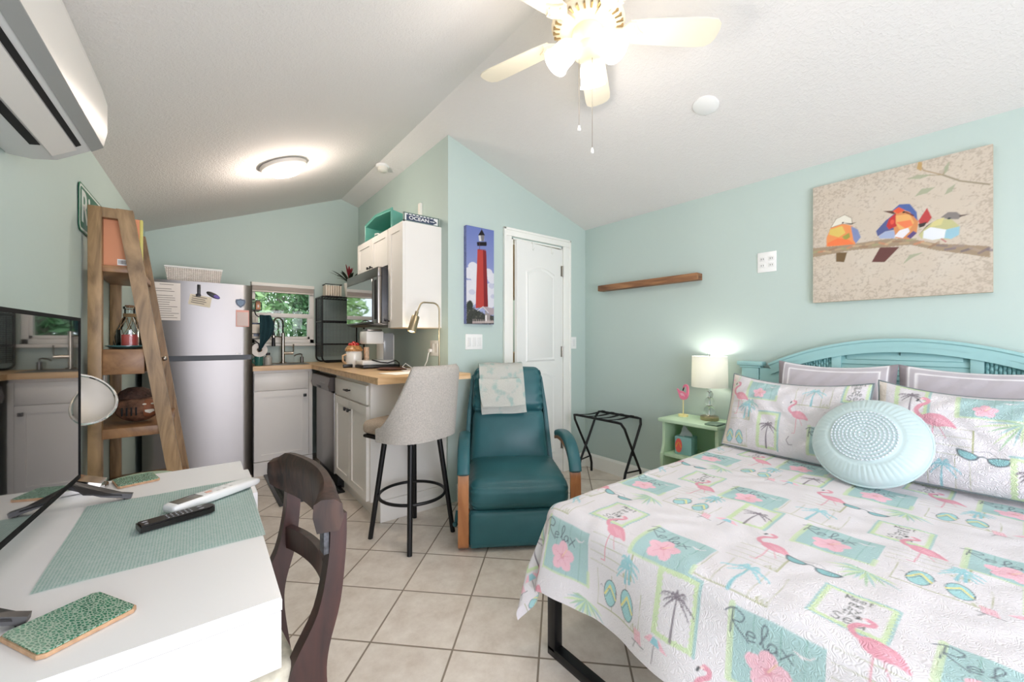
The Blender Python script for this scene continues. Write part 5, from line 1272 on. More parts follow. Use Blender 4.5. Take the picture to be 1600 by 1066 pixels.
# profile in local (y,z) measured on the headrest: from behind, over the top, down the front
def headpt(y, z): q = LB @ V(0, y, z); return (q.y, q.z)
pathF = [headpt(.20, .45), headpt(.195, .6), headpt(.17, .675), headpt(.08, .692), headpt(-.02, .688), headpt(-.075, .65), headpt(-.094, .57), headpt(-.096, .46), headpt(-.09, .36), headpt(-.082, .315)]
pf = smoothpts(pathF, 4)
def blanket(x0, x1, pts, th, wob, seed, skew=0):
    b = B(); n = len(pts)
    def f(u, v):
        i = v * (n - 1); k = min(int(i), n - 2); fr = i - k
        y = pts[k][0] * (1 - fr) + pts[k + 1][0] * fr; z = pts[k][1] * (1 - fr) + pts[k + 1][1] * fr
        x = x0 + (x1 - x0) * u + skew * v * v
        return V(x, y - wob * math.sin(u * 9 + v * 6 + seed), z + wob * .8 * math.sin(u * 7 + seed) + .012 * (u - .5) * v)
    gridsurf(b, f, 26, 44); bmesh.ops.solidify(b, geom=b.faces[:], thickness=th); return b
b_ = blanket(-.232, .078, pf, .016, .004, 0, .028)
bmesh.ops.transform(b_, matrix=RM, verts=b_.verts); obj('outer_fold', b_, m_plush, tb)
pf2 = [(y - .030, z - .012) for y, z in pf[24:]] ; pf2 = [(y, z + .045) if i < 0 else (y, z) for i, (y, z) in enumerate(pf2)]
cut = [p for p in pf2 if p[1] > pf2[-1][1] + .06]
b_ = blanket(-.224, .070, cut, .017, .004, 1.2, .024); bmesh.ops.transform(b_, matrix=RM, verts=b_.verts); obj('upper_fold', b_, m_plush, tb)

# ================================================================ LUGGAGE RACK
t = thing('luggage_rack', 'black folding luggage rack standing by the right wall', 'luggage rack', (2.77, 2.17, 0))
rxA, rxB, ryA, ryB, rz = 2.615, 2.915, 1.93, 2.455, .55
def uframe(xt, xb, ins, name):
    b = B(); ya, yb = ryA + ins, ryB - ins; rr = .05
    def legpt(y, s): return V(xt + (xb - xt) * s, y, rz * (1 - s))
    bend = .82
    pts = []
    xe = xt + (xb - xt) * bend; ze = rz * (1 - bend)
    pts += [V(xe, ya, 0.004), V(xe, ya, ze - .02), V(xe + (xt - xe) * .06, ya, ze + .04)]
    pts += [legpt(ya, .3), legpt(ya, .08)] + [V(xt, ya + rr * .35, rz - .003), V(xt, ya + rr, rz)]
    pts += [V(xt, yb - rr, rz), V(xt, yb - rr * .35, rz - .003)] + [legpt(yb, .08), legpt(yb, .3)]
    pts += [V(xe + (xt - xe) * .06, yb, ze + .04), V(xe, yb, ze - .02), V(xe, yb, 0.004)]
    tube(b, pts, .0105, 10); return obj(name, b, m_legb, t)
uframe(rxA, rxB + .0, .0, 'leg_frame'); uframe(rxB, rxA, .026, 'leg_frame')
bm = B(); yy = ryA + .013
for (y, ) in ((ryA + .013,), (ryB - .013,)):
    cyl(bm, (rxA + (rxB - rxA) * .5, y - .022, rz * .5), (rxA + (rxB - rxA) * .5, y + .022, rz * .5), .006, n=8)
obj('pivot', bm, m_legb, t)
for y in (ryA + .0, ryB - .0):
    bm = B(); s = .74; cyl(bm, (rxA + (rxB - rxA) * s, y, rz * (1 - s)), (rxB - (rxB - rxA) * s, y + (.026 if y == ryA else -.026), rz * (1 - s)), .0065, n=8); obj('brace', bm, m_legb, t)
m_strap = mat('black_webbing', rgb(30, 30, 32), .8)
for k in range(4):
    y = ryA + .11 + k * .102; bm = B()
    gridsurf(bm, lambda u, v: V(rxA - .012 + (rxB - rxA + .024) * u, y + .04 * v, rz + .011 - .012 * math.sin(PI * u)), 10, 1); bmesh.ops.solidify(bm, geom=bm.faces[:], thickness=.002); obj('strap', bm, m_strap, t)

# ================================================================ NIGHTSTAND
t = thing('nightstand', 'pale green wooden bench nightstand between the bed and luggage rack', 'nightstand', (2.78, 1.37, 0))
m_mint = mat('mint_green_paint', rgb(192, 218, 186), .5, var=(5, .03))
NT = .643
bm = B(); box(bm, (2.618, 1.208, NT - .024), (XR - .018, 1.63, NT), .005); obj('top', bm, m_mint, t)
def sidepts(y):
    f = smoothpts([(2.655, NT - .024), (2.655, .52), (2.65, .45), (2.632, .40), (2.625, .385), (2.628, .30), (2.645, .2), (2.64, .0)], 5)
    return [(x, y, z) for x, z in f] + [(XR - .02, y, 0), (XR - .02, y, NT - .024)]
for y in (1.22, 1.595):
    bm = B(); prism(bm, sidepts(y), (0, .02, 0)); obj('side_board', bm, m_mint, t)
bm = B(); box(bm, (XR - .034, 1.24, .05), (XR - .02, 1.595, NT - .024)); obj('back_board', bm, m_mint, t)
bm = B(); box(bm, (2.64, 1.241, .375), (XR - .034, 1.594, .395), .002); obj('shelf', bm, m_mint, t)
# table lamp
t = thing('bedside_lamp', 'bedside lamp with white drum shade and clear glass ball stem', 'lamp', (2.83, 1.36, NT))
lc = V(2.83, 1.36, NT)
bm = B(); lathe(bm, [(0, 0), (.058, 0), (.06, .006), (.06, .024), (.05, .03), (0, .03)], lc, 36); obj('base', bm, m_brass, t)
bm = B()
for r, z in ((.037, .066), (.032, .128), (.024, .178)): ball(bm, lc + V(0, 0, z), r, u=20, v=14)
obj('glass_stem', bm, mat('crystal', (.93, .95, .95, 1), .0, trans=1.0, ior=1.5), t)
bm = B(); cyl(bm, lc + V(0, 0, .03), lc + V(0, 0, .27), .004, n=8)
for z in (.1, .158, .2): cyl(bm, lc + V(0, 0, z - .003), lc + V(0, 0, z + .003), .016, n=14)
obj('rod', bm, m_chrome, t)
m_shade = mat('lit_linen_shade', rgb(242, 242, 234), .8, trans=None, bump=(120, .05, .001))
nt = m_shade.node_tree; bs = nt.nodes['Principled BSDF']; tr = nt.nodes.new('ShaderNodeBsdfTranslucent'); tr.inputs['Color'].default_value = rgb(246, 245, 238)
mxs = nt.nodes.new('ShaderNodeMixShader'); mxs.inputs['Fac'].default_value = .3; ou = nt.nodes['Material Output']
nt.links.new(bs.outputs[0], mxs.inputs[1]); nt.links.new(tr.outputs[0], mxs.inputs[2]); nt.links.new(mxs.outputs[0], ou.inputs['Surface'])
bm = B(); lathe(bm, [(.117, .232), (.113, .446), (.111, .446), (.115, .232), (.117, .232)], lc, 48, caps=False); obj('shade', bm, m_shade, t)
bm = B()
for a in (0, 2 * PI / 3, 4 * PI / 3): cyl(bm, lc + V(0, 0, .435), lc + V(.112 * math.cos(a), .112 * math.sin(a), .44), .002, n=6)
cyl(bm, lc + V(0, 0, .43), lc + V(0, 0, .462), .005, n=8); tube(bm, [lc + V(-.01, .012, .462), lc + V(-.004, .004, .474), lc + V(.008, -.01, .47)], .0025, 6); obj('spider', bm, m_chrome, t)
bm = B(); ball(bm, lc + V(0, 0, .35), .028, (1, 1, 1.2)); obj('bulb', bm, mat('lamp_bulb', rgb(255, 244, 224), .4, emit=(rgb(255, 246, 232), 12)), t)
# flamingo ornament
t = thing('flamingo_ornament', 'pink wooden flamingo on a stick with round yellow base on the nightstand', 'ornament', (2.82, 1.545, NT))
fc = V(2.815, 1.545, NT)
m_pink = mat('flamingo_pink_paint', rgb(238, 128, 160), .6, var=(20, .06)); m_ylw = mat('cream_yellow_wood', rgb(236, 222, 160), .6)
bm = B(); cyl(bm, fc, fc + V(0, 0, .014), .034, n=28); obj('base', bm, m_ylw, t)
bm = B(); cyl(bm, fc + V(0, 0, .014), fc + V(0, 0, .125), .0035, n=10); obj('stick', bm, m_ylw, t)
# cut-out lies in the (y,z) plane facing the bed foot; y decreases to the viewer's right
def cut(pts, m, nm, x0, th):
    b = B(); prism(b, [(fc.x + x0, fc.y - y, fc.z + z) for y, z in pts], (th, 0, 0)); return obj(nm, b, m, t)
body = smoothpts([(-.034, .165), (-.045, .19), (-.046, .20), (-.028, .187), (-.008, .183), (.010, .176), (.022, .162), (.026, .185), (.026, .21), (.02, .222), (.010, .217), (.004, .20), (-.001, .206), (.004, .226), (.016, .236), (.03, .234), (.040, .22), (.042, .19), (.040, .165), (.034, .14), (.018, .125), (-.006, .122), (-.024, .135), (-.034, .165)], 3)[:-1]
cut(body, m_pink, 'cutout', -.006, .012)
cut([(-.022, .165), (-.006, .172), (.008, .162), (.016, .145), (.004, .152), (-.008, .150), (-.016, .158)], mat('pale_pink_paint', rgb(248, 190, 206), .6), 'wing', -.0072, .0012)
cut(smoothpts([(.003, .207), (.012, .214), (.010, .2), (.004, .186), (-.002, .192), (.003, .207)], 3)[:-1], m_blackp, 'beak', -.0072, .0012)
# notebook on the nightstand
bm = B(); box(bm, (2.635, 1.215, NT + .001), (2.75, 1.30, NT + .011), .002); base_obj('notebook', bm, mat('dark_green_cover', rgb(96, 122, 104), .5), 'thin dark green notebook lying at the nightstand edge beside the pillow', 'notebook')
# tissue box
t = thing('tissue_box', 'aqua tissue box with coral flip-flop print in the nightstand shelf', 'tissue box', (2.74, 1.47, .395))
TB = Matrix.Translation((2.745, 1.485, .3955)) @ Matrix.Rotation(.12, 4, 'Z')
bm = B(); box(bm, (-.055, -.058, 0), (.055, .058, .125), .003, M=TB); obj('carton', bm, mat('aqua_carton', rgb(140, 186, 184), .5), t)
bm = B(); prism(bm, [(-.0555, .03 + .024 * math.cos(a) * (1 if a < PI else 1), .062 + .05 * math.sin(a)) for a in np.linspace(0, 2 * PI, 25)[:-1]], (-.002, 0, 0)); bmesh.ops.transform(bm, matrix=TB, verts=bm.verts); fl = obj('coral_print', bm, mat('coral_print', rgb(236, 104, 92), .5), t)
bm = B(); tube(bm, [(-.058, .012, .05), (-.058, .022, .075), (-.058, .03, .085), (-.058, .038, .075), (-.058, .048, .05)], .0025, 6); bmesh.ops.transform(bm, matrix=TB, verts=bm.verts); obj('yellow_strap', bm, mat('strap_yellow', rgb(232, 180, 70), .5), fl)
bm = B(); random.seed(4)
gridsurf(bm, lambda u, v: TB @ V(-.03 + .06 * u + .012 * math.sin(v * 5), .028 * math.sin(u * PI * 2.1) * (1 - .4 * v) + .012 * math.sin(7 * u + 3 * v), .124 + (.07 + .018 * math.sin(u * 6)) * v), 14, 10); bmesh.ops.solidify(bm, geom=bm.faces[:], thickness=.001); obj('tissue', bm, mat('white_tissue', rgb(238, 240, 240), .9), t)
# ================================================================ PRINTED CLOTH AND PICTURES
class Ras:
    """small rasteriser: colours live on mesh vertices (colour attribute), drawn in metres"""
    def __init__(s, w, h, px, col, wrap=False):
        s.w, s.h, s.px = w, h, px; s.W = int(round(w / px)); s.H = int(round(h / px)); s.wrap = wrap
        s.a = np.empty((s.H, s.W, 3)); s.a[:] = col[:3]
        yy, xx = np.mgrid[0:s.H, 0:s.W]; s.X = (xx + .5) * px; s.Y = (yy + .5) * px
    def _offs(s): return [(i, j) for i in (-1, 0, 1) for j in (-1, 0, 1)] if s.wrap else [(0, 0)]
    def _win(s, x0, y0, x1, y1):
        i0 = max(0, int(x0 / s.px) - 2); i1 = min(s.W, int(x1 / s.px) + 3); j0 = max(0, int(y0 / s.px) - 2); j1 = min(s.H, int(y1 / s.px) + 3)
        return (slice(j0, j1), slice(i0, i1)) if i1 > i0 and j1 > j0 else None
    def _mix(s, win, d, col, alpha):
        k = np.clip(.5 - d / s.px, 0, 1)[..., None] * alpha
        s.a[win] = s.a[win] * (1 - k) + np.array(col[:3]) * k
    def poly(s, pts, col, alpha=1, rough=0):
        P = np.array(pts, float)
        for (ox, oy) in s._offs():
            Q = P + (ox * s.w, oy * s.h); m = rough + .002
            win = s._win(Q[:, 0].min() - m, Q[:, 1].min() - m, Q[:, 0].max() + m, Q[:, 1].max() + m)
            if win is None: continue
            X, Y = s.X[win], s.Y[win]
            if rough: 
                X = X + rough * np.sin(Y * 410 + X * 130) * np.sin(X * 700); Y = Y + rough * np.sin(X * 390 + Y * 210) * np.sin(Y * 650)
            ins = np.zeros(X.shape, bool); d = np.full(X.shape, 1e9); n = len(Q)
            for i in range(n):
                x0, y0 = Q[i]; x1, y1 = Q[(i + 1) % n]
                c = ((y0 > Y) != (y1 > Y)) & (X < (x1 - x0) * (Y - y0) / ((y1 - y0) if y1 != y0 else 1e-12) + x0); ins ^= c
                vx, vy = x1 - x0, y1 - y0; L = vx * vx + vy * vy + 1e-18; t_ = np.clip(((X - x0) * vx + (Y - y0) * vy) / L, 0, 1)
                d = np.minimum(d, np.hypot(X - x0 - t_ * vx, Y - y0 - t_ * vy))
            s._mix(win, np.where(ins, -d, d), col, alpha)
    def line(s, pts, w, col, alpha=1):
        P = np.array(pts, float); ws = np.broadcast_to(np.array(w, float), (len(P),))
        for (ox, oy) in s._offs():
            Q = P + (ox * s.w, oy * s.h); m = ws.max()
            win = s._win(Q[:, 0].min() - m, Q[:, 1].min() - m, Q[:, 0].max() + m, Q[:, 1].max() + m)
            if win is None: continue
            X, Y = s.X[win], s.Y[win]; d = np.full(X.shape, 1e9)
            for i in range(len(Q) - 1):
                x0, y0 = Q[i]; x1, y1 = Q[i + 1]; vx, vy = x1 - x0, y1 - y0; L = vx * vx + vy * vy + 1e-18
                t_ = np.clip(((X - x0) * vx + (Y - y0) * vy) / L, 0, 1); r = (ws[i] * (1 - t_) + ws[i + 1] * t_) / 2
                d = np.minimum(d, np.hypot(X - x0 - t_ * vx, Y - y0 - t_ * vy) - r)
            s._mix(win, d, col, alpha)
    def ell(s, cx, cy, rx, ry, col, rot=0, alpha=1, rough=0):
        s.poly([(cx + rx * math.cos(a) * math.cos(rot) - ry * math.sin(a) * math.sin(rot), cy + rx * math.cos(a) * math.sin(rot) + ry * math.sin(a) * math.cos(rot)) for a in np.linspace(0, 2 * PI, 22)[:-1]], col, alpha, rough)
    def rect(s, x0, y0, x1, y1, col, alpha=1, rough=0):
        n = 8 if rough else 1
        P = [(x0 + (x1 - x0) * i / n, y0) for i in range(n)] + [(x1, y0 + (y1 - y0) * i / n) for i in range(n)] + [(x1 - (x1 - x0) * i / n, y1) for i in range(n)] + [(x0, y1 - (y1 - y0) * i / n) for i in range(n)]
        s.poly(P, col, alpha, rough)
    def sample(s, u, v):
        x = u / s.px - .5; y = v / s.px - .5
        if s.wrap: x = np.mod(x, s.W); y = np.mod(y, s.H)
        else: x = np.clip(x, 0, s.W - 1.001); y = np.clip(y, 0, s.H - 1.001)
        i = np.floor(x).astype(int); j = np.floor(y).astype(int); fx = (x - i)[..., None]; fy = (y - j)[..., None]
        i1 = (i + 1) % s.W; j1 = (j + 1) % s.H; i %= s.W; j %= s.H
        return (s.a[j, i] * (1 - fx) + s.a[j, i1] * fx) * (1 - fy) + (s.a[j1, i] * (1 - fx) + s.a[j1, i1] * fx) * fy

def color_grid(name, nu, nv, pos, colr, m, parent=None, world=True):
    """mesh grid with per-vertex colour. pos(u,v)->(N,3) arrays, colr(u,v)->(N,3)"""
    u, v = np.meshgrid(np.linspace(0, 1, nu + 1), np.linspace(0, 1, nv + 1), indexing='ij')
    P = pos(u.ravel(), v.ravel()); K = colr(u.ravel(), v.ravel())
    if parent is not None and world:
        Mi = np.array(WM[parent.name].inverted()); P = P @ Mi[:3, :3].T + Mi[:3, 3]
    idx = np.arange((nu + 1) * (nv + 1)).reshape(nu + 1, nv + 1)
    q = np.stack([idx[:-1, :-1], idx[1:, :-1], idx[1:, 1:], idx[:-1, 1:]], -1).reshape(-1, 4)
    me = bpy.data.meshes.new(name); me.vertices.add(len(P)); me.vertices.foreach_set('co', P.astype(np.float32).ravel())
    me.loops.add(q.size); me.loops.foreach_set('vertex_index', q.astype(np.int32).ravel())
    me.polygons.add(len(q)); me.polygons.foreach_set('loop_start', np.arange(0, q.size, 4, dtype=np.int32))
    me.polygons.foreach_set('use_smooth', np.ones(len(q), bool))
    me.update(); me.validate()
    ca = me.color_attributes.new('Col', 'FLOAT_COLOR', 'POINT')
    ca.data.foreach_set('color', np.concatenate([K, np.ones((len(K), 1))], 1).astype(np.float32).ravel())
    me.materials.append(m)
    o = bpy.data.objects.new(name, me); C.objects.link(o)
    if parent is not None: o.parent = parent
    WM[o.name] = WM[parent.name].copy() if parent is not None else Matrix.Identity(4)
    return o

# ---- the beach print: motifs, all sizes in metres, x right / y up
K_white = rgb(224, 220, 223); K_aqua = rgb(172, 200, 200); K_green = rgb(204, 220, 182); K_pink = rgb(236, 192, 204); K_dpink = rgb(220, 158, 172); K_grey = rgb(138, 130, 138); K_olive = rgb(178, 180, 146); K_ink = rgb(96, 98, 100); K_yel = rgb(232, 222, 150); K_sky = rgb(158, 204, 214)
STK = {  # stroke letters in a unit box
 'M': [[(0, 0), (.1, 1), (.5, .3), (.9, 1), (1, 0)]], 'e': [[(.1, .35), (.8, .4), (.7, .65), (.3, .65), (.1, .35), (.3, .02), (.8, .1)]], 't': [[(.5, 1), (.45, .1), (.7, 0)], [(.2, .68), (.8, .68)]],
 'm': [[(0, 0), (.05, .6), (.3, .65), (.45, .5), (.45, 0), (.5, .5), (.75, .65), (.9, .5), (.95, 0)]], 'b': [[(.2, 1), (.2, 0), (.6, 0), (.8, .3), (.6, .6), (.2, .5)]], 'y': [[(.1, .6), (.4, .1)], [(.9, .6), (.3, -.4)]],
 'h': [[(.2, 1), (.2, 0)], [(.2, .4), (.5, .6), (.8, .45), (.8, 0)]], 'S': [[(.9, .85), (.5, 1), (.15, .8), (.4, .55), (.85, .35), (.6, .02), (.1, .15)]], 'a': [[(.8, .6), (.35, .62), (.1, .3), (.35, 0), (.75, .25), (.8, .6), (.85, 0)]],
 'R': [[(.2, 0), (.3, 1)], [(-.1, .8), (.3, 1.05), (.85, .9), (.7, .6), (.3, .5), (1.1, -.1)]], 'l': [[(.2, .1), (.6, .8), (.45, 1.05), (.3, .7), (.4, .05), (.7, .1)]], 'x': [[(.1, .6), (.9, -.05)], [(.9, .65), (.0, -.15)]]}
def smooth2(P, k=5):
    return [tuple(q) for q in smoothpts([tuple(p) for p in P], k)]
def word(r, s, x, y, size, w, col, adv=.72):
    for ch in s:
        for st in STK[ch]: r.line([(x + px * size * .62, y + py * size) for px, py in smooth2(st, 3)], w, col)
        x += size * adv
def script_relax(r, x, y, s, col):
    # flowing script R e l a x
    for ch, dx, sc in (('R', 0, 1.25), ('e', .95, .7), ('l', 1.45, 1.1), ('a', 1.95, .7), ('x', 2.55, .75)):
        for st in STK[ch]: r.line([(x + (dx + px * .8 * sc) * s, y + py * sc * s) for px, py in smooth2(st, 4)], .0032, col)
def palmtree(r, x, y, h, s, trunk, leaf, lean=.0, fr=9, w=.0035):
    T = [(x + lean * (t * t) * h, y + h * t) for t in np.linspace(0, 1, 7)]; r.line(T, [w * 2.2 * (1 - .5 * t) for t in np.linspace(0, 1, 7)], trunk)
    tx, ty = T[-1]
    for k in range(fr):
        a = -0.45 + (PI + .9) * k / (fr - 1); L = s * (.8 + .25 * math.sin(k * 2.3))
        pts = [(tx + L * t * math.cos(a), ty + L * t * math.sin(a) - L * .55 * t * t) for t in np.linspace(0, 1, 6)]
        r.line(pts, [w * 1.1] * 5 + [w * .3], leaf)
        for t in (.3, .5, .7, .9):
            px_, py_ = tx + L * t * math.cos(a), ty + L * t * math.sin(a) - L * .55 * t * t
            for sg in (-1, 1): r.line([(px_, py_), (px_ + sg * L * .10 * abs(math.sin(a)) + L * .1 * math.cos(a), py_ - L * .2)], w * .55, leaf)
def hibiscus(r, cx, cy, w, h, script=True, flip=1):
    r.rect(cx - w / 2, cy - h / 2, cx + w / 2, cy + h / 2, K_aqua)
    r.line([(cx - w / 2, cy - h / 2), (cx - w / 2, cy + h / 2)], .014, K_green, .8); r.line([(cx - w / 2, cy - h / 2), (cx + w / 2, cy - h / 2)], .008, K_green, .7)
    r.line([(cx + w / 2, cy - h / 2), (cx + w / 2, cy - h / 4)], .012, K_green, .7)
    for k in (-.25, .05, .3): r.line([(cx + w * k, cy - h / 2), (cx + w * (k + .02), cy + h / 2)], .0016, rgb(128, 168, 158), .8)
    fx, fy = cx - .012, cy - h * .16; R = h * .2
    for k in range(5):
        a = PI / 2 + 2 * PI * k / 5; r.ell(fx + R * .72 * math.cos(a), fy + R * .72 * math.sin(a), R * .72, R * .58, K_pink, a, 1, .0012)
    for k in range(5):
        a = PI / 2 + 2 * PI * k / 5; r.line([(fx, fy), (fx + R * .9 * math.cos(a), fy + R * .9 * math.sin(a))], .0022, K_dpink, .7)
    r.ell(fx, fy, R * .26, R * .26, K_dpink, 0, .8, .001); r.line([(fx, fy), (fx + R * .5, fy + R * .8)], .004, rgb(236, 200, 180))
    if script:
        script_relax(r, cx - w * .55, cy + h * .12, h * .26, rgb(112, 120, 128))
    r.line([(cx + w * .2, cy + h * .3), (cx + w * .28, cy + h * .26), (cx + w * .36, cy + h * .28)], [.003, .008, .002], K_white); r.line([(cx + w * .36, cy + h * .28), (cx + w * .4, cy + h * .33)], .003, K_white)
def palmpanel(r, cx, cy, w, h):
    r.rect(cx - w / 2, cy - h / 2, cx + w / 2, cy + h / 2, K_green, 1, .002)
    r.line([(cx + w / 2 - .003, cy - h / 2), (cx + w / 2 - .003, cy + h / 2), (cx - w / 2, cy + h / 2 - .003)], .008, K_aqua)
    r.rect(cx - w / 2 + .016, cy - h / 2 + .012, cx + w / 2 - .018, cy + h / 2 - .018, K_white, 1, .003)
    palmtree(r, cx - .004, cy - h / 2 + .005, h * .6, w * .42, K_grey, K_grey, .04, 9, .0032)
def textpanel(r, cx, cy, w, h):
    r.rect(cx - w / 2, cy - h / 2, cx + w / 2, cy + h / 2, K_aqua, 1, .0015); r.rect(cx - w / 2 + .006, cy - h / 2 + .006, cx + w / 2 - .006, cy + h / 2 - .006, K_green, 1, .002)
    r.rect(cx - w / 2 + .016, cy - h / 2 + .018, cx + w / 2 - .016, cy + h / 2 - .014, K_white, 1, .003)
    for i, (s, sz) in enumerate((('Meet', .019), ('me', .019), ('by', .019), ('the', .019), ('Sea', .03))):
        word(r, s, cx - len(s) * sz * .34, cy + h * .3 - i * h * .15 - (.01 if i == 4 else 0), sz, .0026, rgb(104, 108, 104))
def flamingo(r, x, y, s, f=1, fence_=True):
    X = lambda a: x + f * a * s
    r.line([(X(a), y + b * s) for a, b in smooth2([(-.02, .05), (-.09, .07), (-.125, .13), (-.10, .19), (-.05, .235), (-.045, .28), (-.075, .295)], 4)], [.036 * s] * 13 + [.032 * s] * 12, K_dpink)
    r.ell(X(-.07), y + .288 * s, .026 * s, .02 * s, K_dpink); r.line([(X(-.085), y + .285 * s), (X(-.115), y + .27 * s)], .016 * s, rgb(244, 210, 210)); r.line([(X(-.112), y + .272 * s), (X(-.122), y + .245 * s)], .018 * s, K_ink)
    r.poly([(X(a), y + b * s) for a, b in smooth2([(-.09, .07), (-.03, .105), (.05, .10), (.11, .05), (.16, -.03), (.10, -.02), (.03, -.03), (-.05, .0), (-.09, .07)], 3)[:-1]], rgb(224, 162, 176), 1, .0008)
    for k in range(3): r.line([(X(-.02 + k * .03), y + .06 * s), (X(.06 + k * .03), y + (.0 - .008 * k) * s)], .006 * s, K_pink, .8)
    r.line([(X(.0), y - .02 * s), (X(.0), y - .16 * s), (X(-.005), y - .27 * s), (X(-.045), y - .275 * s)], .009 * s, K_dpink); r.line([(X(.04), y - .02 * s), (X(.09), y - .13 * s)], .008 * s, K_dpink, .8)
def fence(r, x0, y0, x1, y1, n=4, vert=False):
    c = K_olive
    for k in range(n + 1):
        if vert: xx = x0 + (x1 - x0) * k / n; r.line([(xx, y0), (xx + .002, (y0 + y1) / 2), (xx, y1)], .0022, c, .8)
        else: yy = y0 + (y1 - y0) * k / n; r.line([(x0, yy), ((x0 + x1) / 2, yy + .002), (x1, yy)], .0022, c, .8)
    if vert: r.line([(x0, y0), (x1, y0)], .0035, c)
    else: r.line([(x1, y0), (x1, y1)], .005, c)
    for k in range(7): r.line([(x1 - .03 + .004 * k, y0), (x1 - .028 + .004 * k, y0 + .012 + .005 * (k % 3))], .0016, c)
def flipflops(r, cx, cy, s=1):
    fence(r, cx - .085 * s, cy - .055 * s, cx + .085 * s, cy + .06 * s, 3, True)
    for dx, rot in ((-.035, -.12), (.035, .12)):
        r.ell(cx + dx * s, cy, .026 * s, .046 * s, rgb(98, 112, 118), rot); r.ell(cx + dx * s, cy, .0235 * s, .0435 * s, rgb(168, 210, 212), rot)
        r.line([(cx + (dx - .022) * s, cy - .012 * s), (cx + dx * s, cy + .026 * s), (cx + (dx + .022) * s, cy - .012 * s)], .006 * s, K_yel); r.line([(cx + (dx - .018) * s, cy - .02 * s), (cx + dx * s, cy + .012 * s), (cx + (dx + .018) * s, cy - .02 * s)], .002 * s, K_ink, .7)
def glasses(r, cx, cy, s=1, rot=-.12):
    c, sn = math.cos(rot), math.sin(rot); T = lambda a, b: (cx + (a * c - b * sn) * s, cy + (a * sn + b * c) * s)
    for sg in (-1, 1):
        ring_ = smooth2([(sg * .008, .004), (sg * .03, .014), (sg * .066, .02), (sg * .071, .014), (sg * .062, -.006), (sg * .038, -.017), (sg * .016, -.011), (sg * .008, .004)], 3)[:-1]
        r.poly([T(*p) for p in ring_], rgb(118, 128, 132)); r.poly([T(sg * .038 + (p[0] - sg * .038) * .78, .001 + (p[1] - .001) * .72) for p in ring_], rgb(146, 190, 194))
    r.line([T(-.012, .004), T(0, .008), T(.012, .004)], .004 * s, rgb(118, 128, 132)); r.line([T(.03, .018), T(.012, .03), T(-.03, .018)], .002 * s, rgb(150, 150, 156))
def frond(r, cx, cy, s, rot=0):
    for k in range(15):
        a = rot + PI * .98 * (k / 14) + .02; L = s * (.8 + .2 * math.sin(k * 1.7)); col = (K_green, K_aqua, rgb(172, 200, 170))[k % 3]
        r.line([(cx, cy), (cx + L * .6 * math.cos(a), cy - L * .6 * math.sin(a)), (cx + L * math.cos(a), cy - L * math.sin(a) - s * .06)], [.004, .0075, .001], col)
def bluepalm(r, cx, cy, s=1, vert=True):
    fence(r, cx - .09 * s, cy - .085 * s, cx + .09 * s, cy + .065 * s, 4, vert); palmtree(r, cx, cy - .085 * s, .12 * s, .06 * s, rgb(152, 198, 206), rgb(162, 206, 214), .05, 8, .0045 * s)
def lounger(r, cx, cy, s=1):
    r.poly([(cx - .04 * s, cy + .03 * s), (cx - .012 * s, cy + .028 * s), (cx - .004 * s, cy - .008 * s), (cx - .034 * s, cy - .004 * s)], K_pink, .8)
    for k in range(4): r.line([(cx + (-.04 + .008 * k) * s, cy + .03 * s), (cx + (-.034 + .008 * k) * s, cy - .006 * s)], .0018, K_dpink, .8)
    r.line([(cx - .045 * s, cy - .006 * s), (cx + .005 * s, cy - .01 * s)], .003 * s, K_ink, .7); r.line([(cx - .03 * s, cy - .006 * s), (cx - .04 * s, cy - .028 * s)], .003 * s, K_ink, .7)
    r.line([(cx + .04 * s, cy - .03 * s), (cx + .046 * s, cy + .035 * s)], .003 * s, K_grey); r.poly([(cx + .005 * s, cy + .026 * s), (cx + .03 * s, cy + .05 * s), (cx + .065 * s, cy + .048 * s), (cx + .092 * s, cy + .022 * s)], K_pink); r.poly([(cx + .03 * s, cy + .025 * s), (cx + .04 * s, cy + .05 * s), (cx + .056 * s, cy + .049 * s), (cx + .066 * s, cy + .024 * s)], K_sky)
TW, THh = .65, .60
quilt_r = Ras(TW, THh, .0016, K_white, True)
r = quilt_r
def at_(u, v): return (u % TW, v % THh)
bluepalm(r, *at_(.19, .02)); flipflops(r, *at_(-.125, .352)); fence(r, .115, .10, .245, .20, 3); 
fx_, fy_ = at_(-.18, .53); fence(r, fx_ - .06, fy_ - .10, fx_ + .1, fy_ - .01, 3)
frond(r, *at_(-.255, .285), .085, .25); palmtree(r, at_(-.10, .42)[0], at_(0, .415)[1], .05, .04, rgb(152, 198, 206), rgb(160, 204, 210), .1, 7, .004); palmtree(r, at_(-.085, .42)[0], at_(0, .42)[1], .065, .04, rgb(152, 198, 206), rgb(160, 204, 210), -.1, 7, .004)
hibiscus(r, *at_(0, 0), .19, .175); hibiscus(r, *at_(.305, .42), .19, .175)
palmpanel(r, *at_(.07, .43), .125, .185); textpanel(r, *at_(-.235, .06), .145, .165)
flamingo(r, *at_(.185, .225), .36); flamingo(r, *at_(-.18, .545), .36, 1)
glasses(r, *at_(.295, .20), .95); lounger(r, *at_(-.02, .285), .9)
for k in range(3): r.line([(.45 + k * .03, .36), (.455 + k * .03, .367), (.46 + k * .03, .36)], .0016, K_grey)

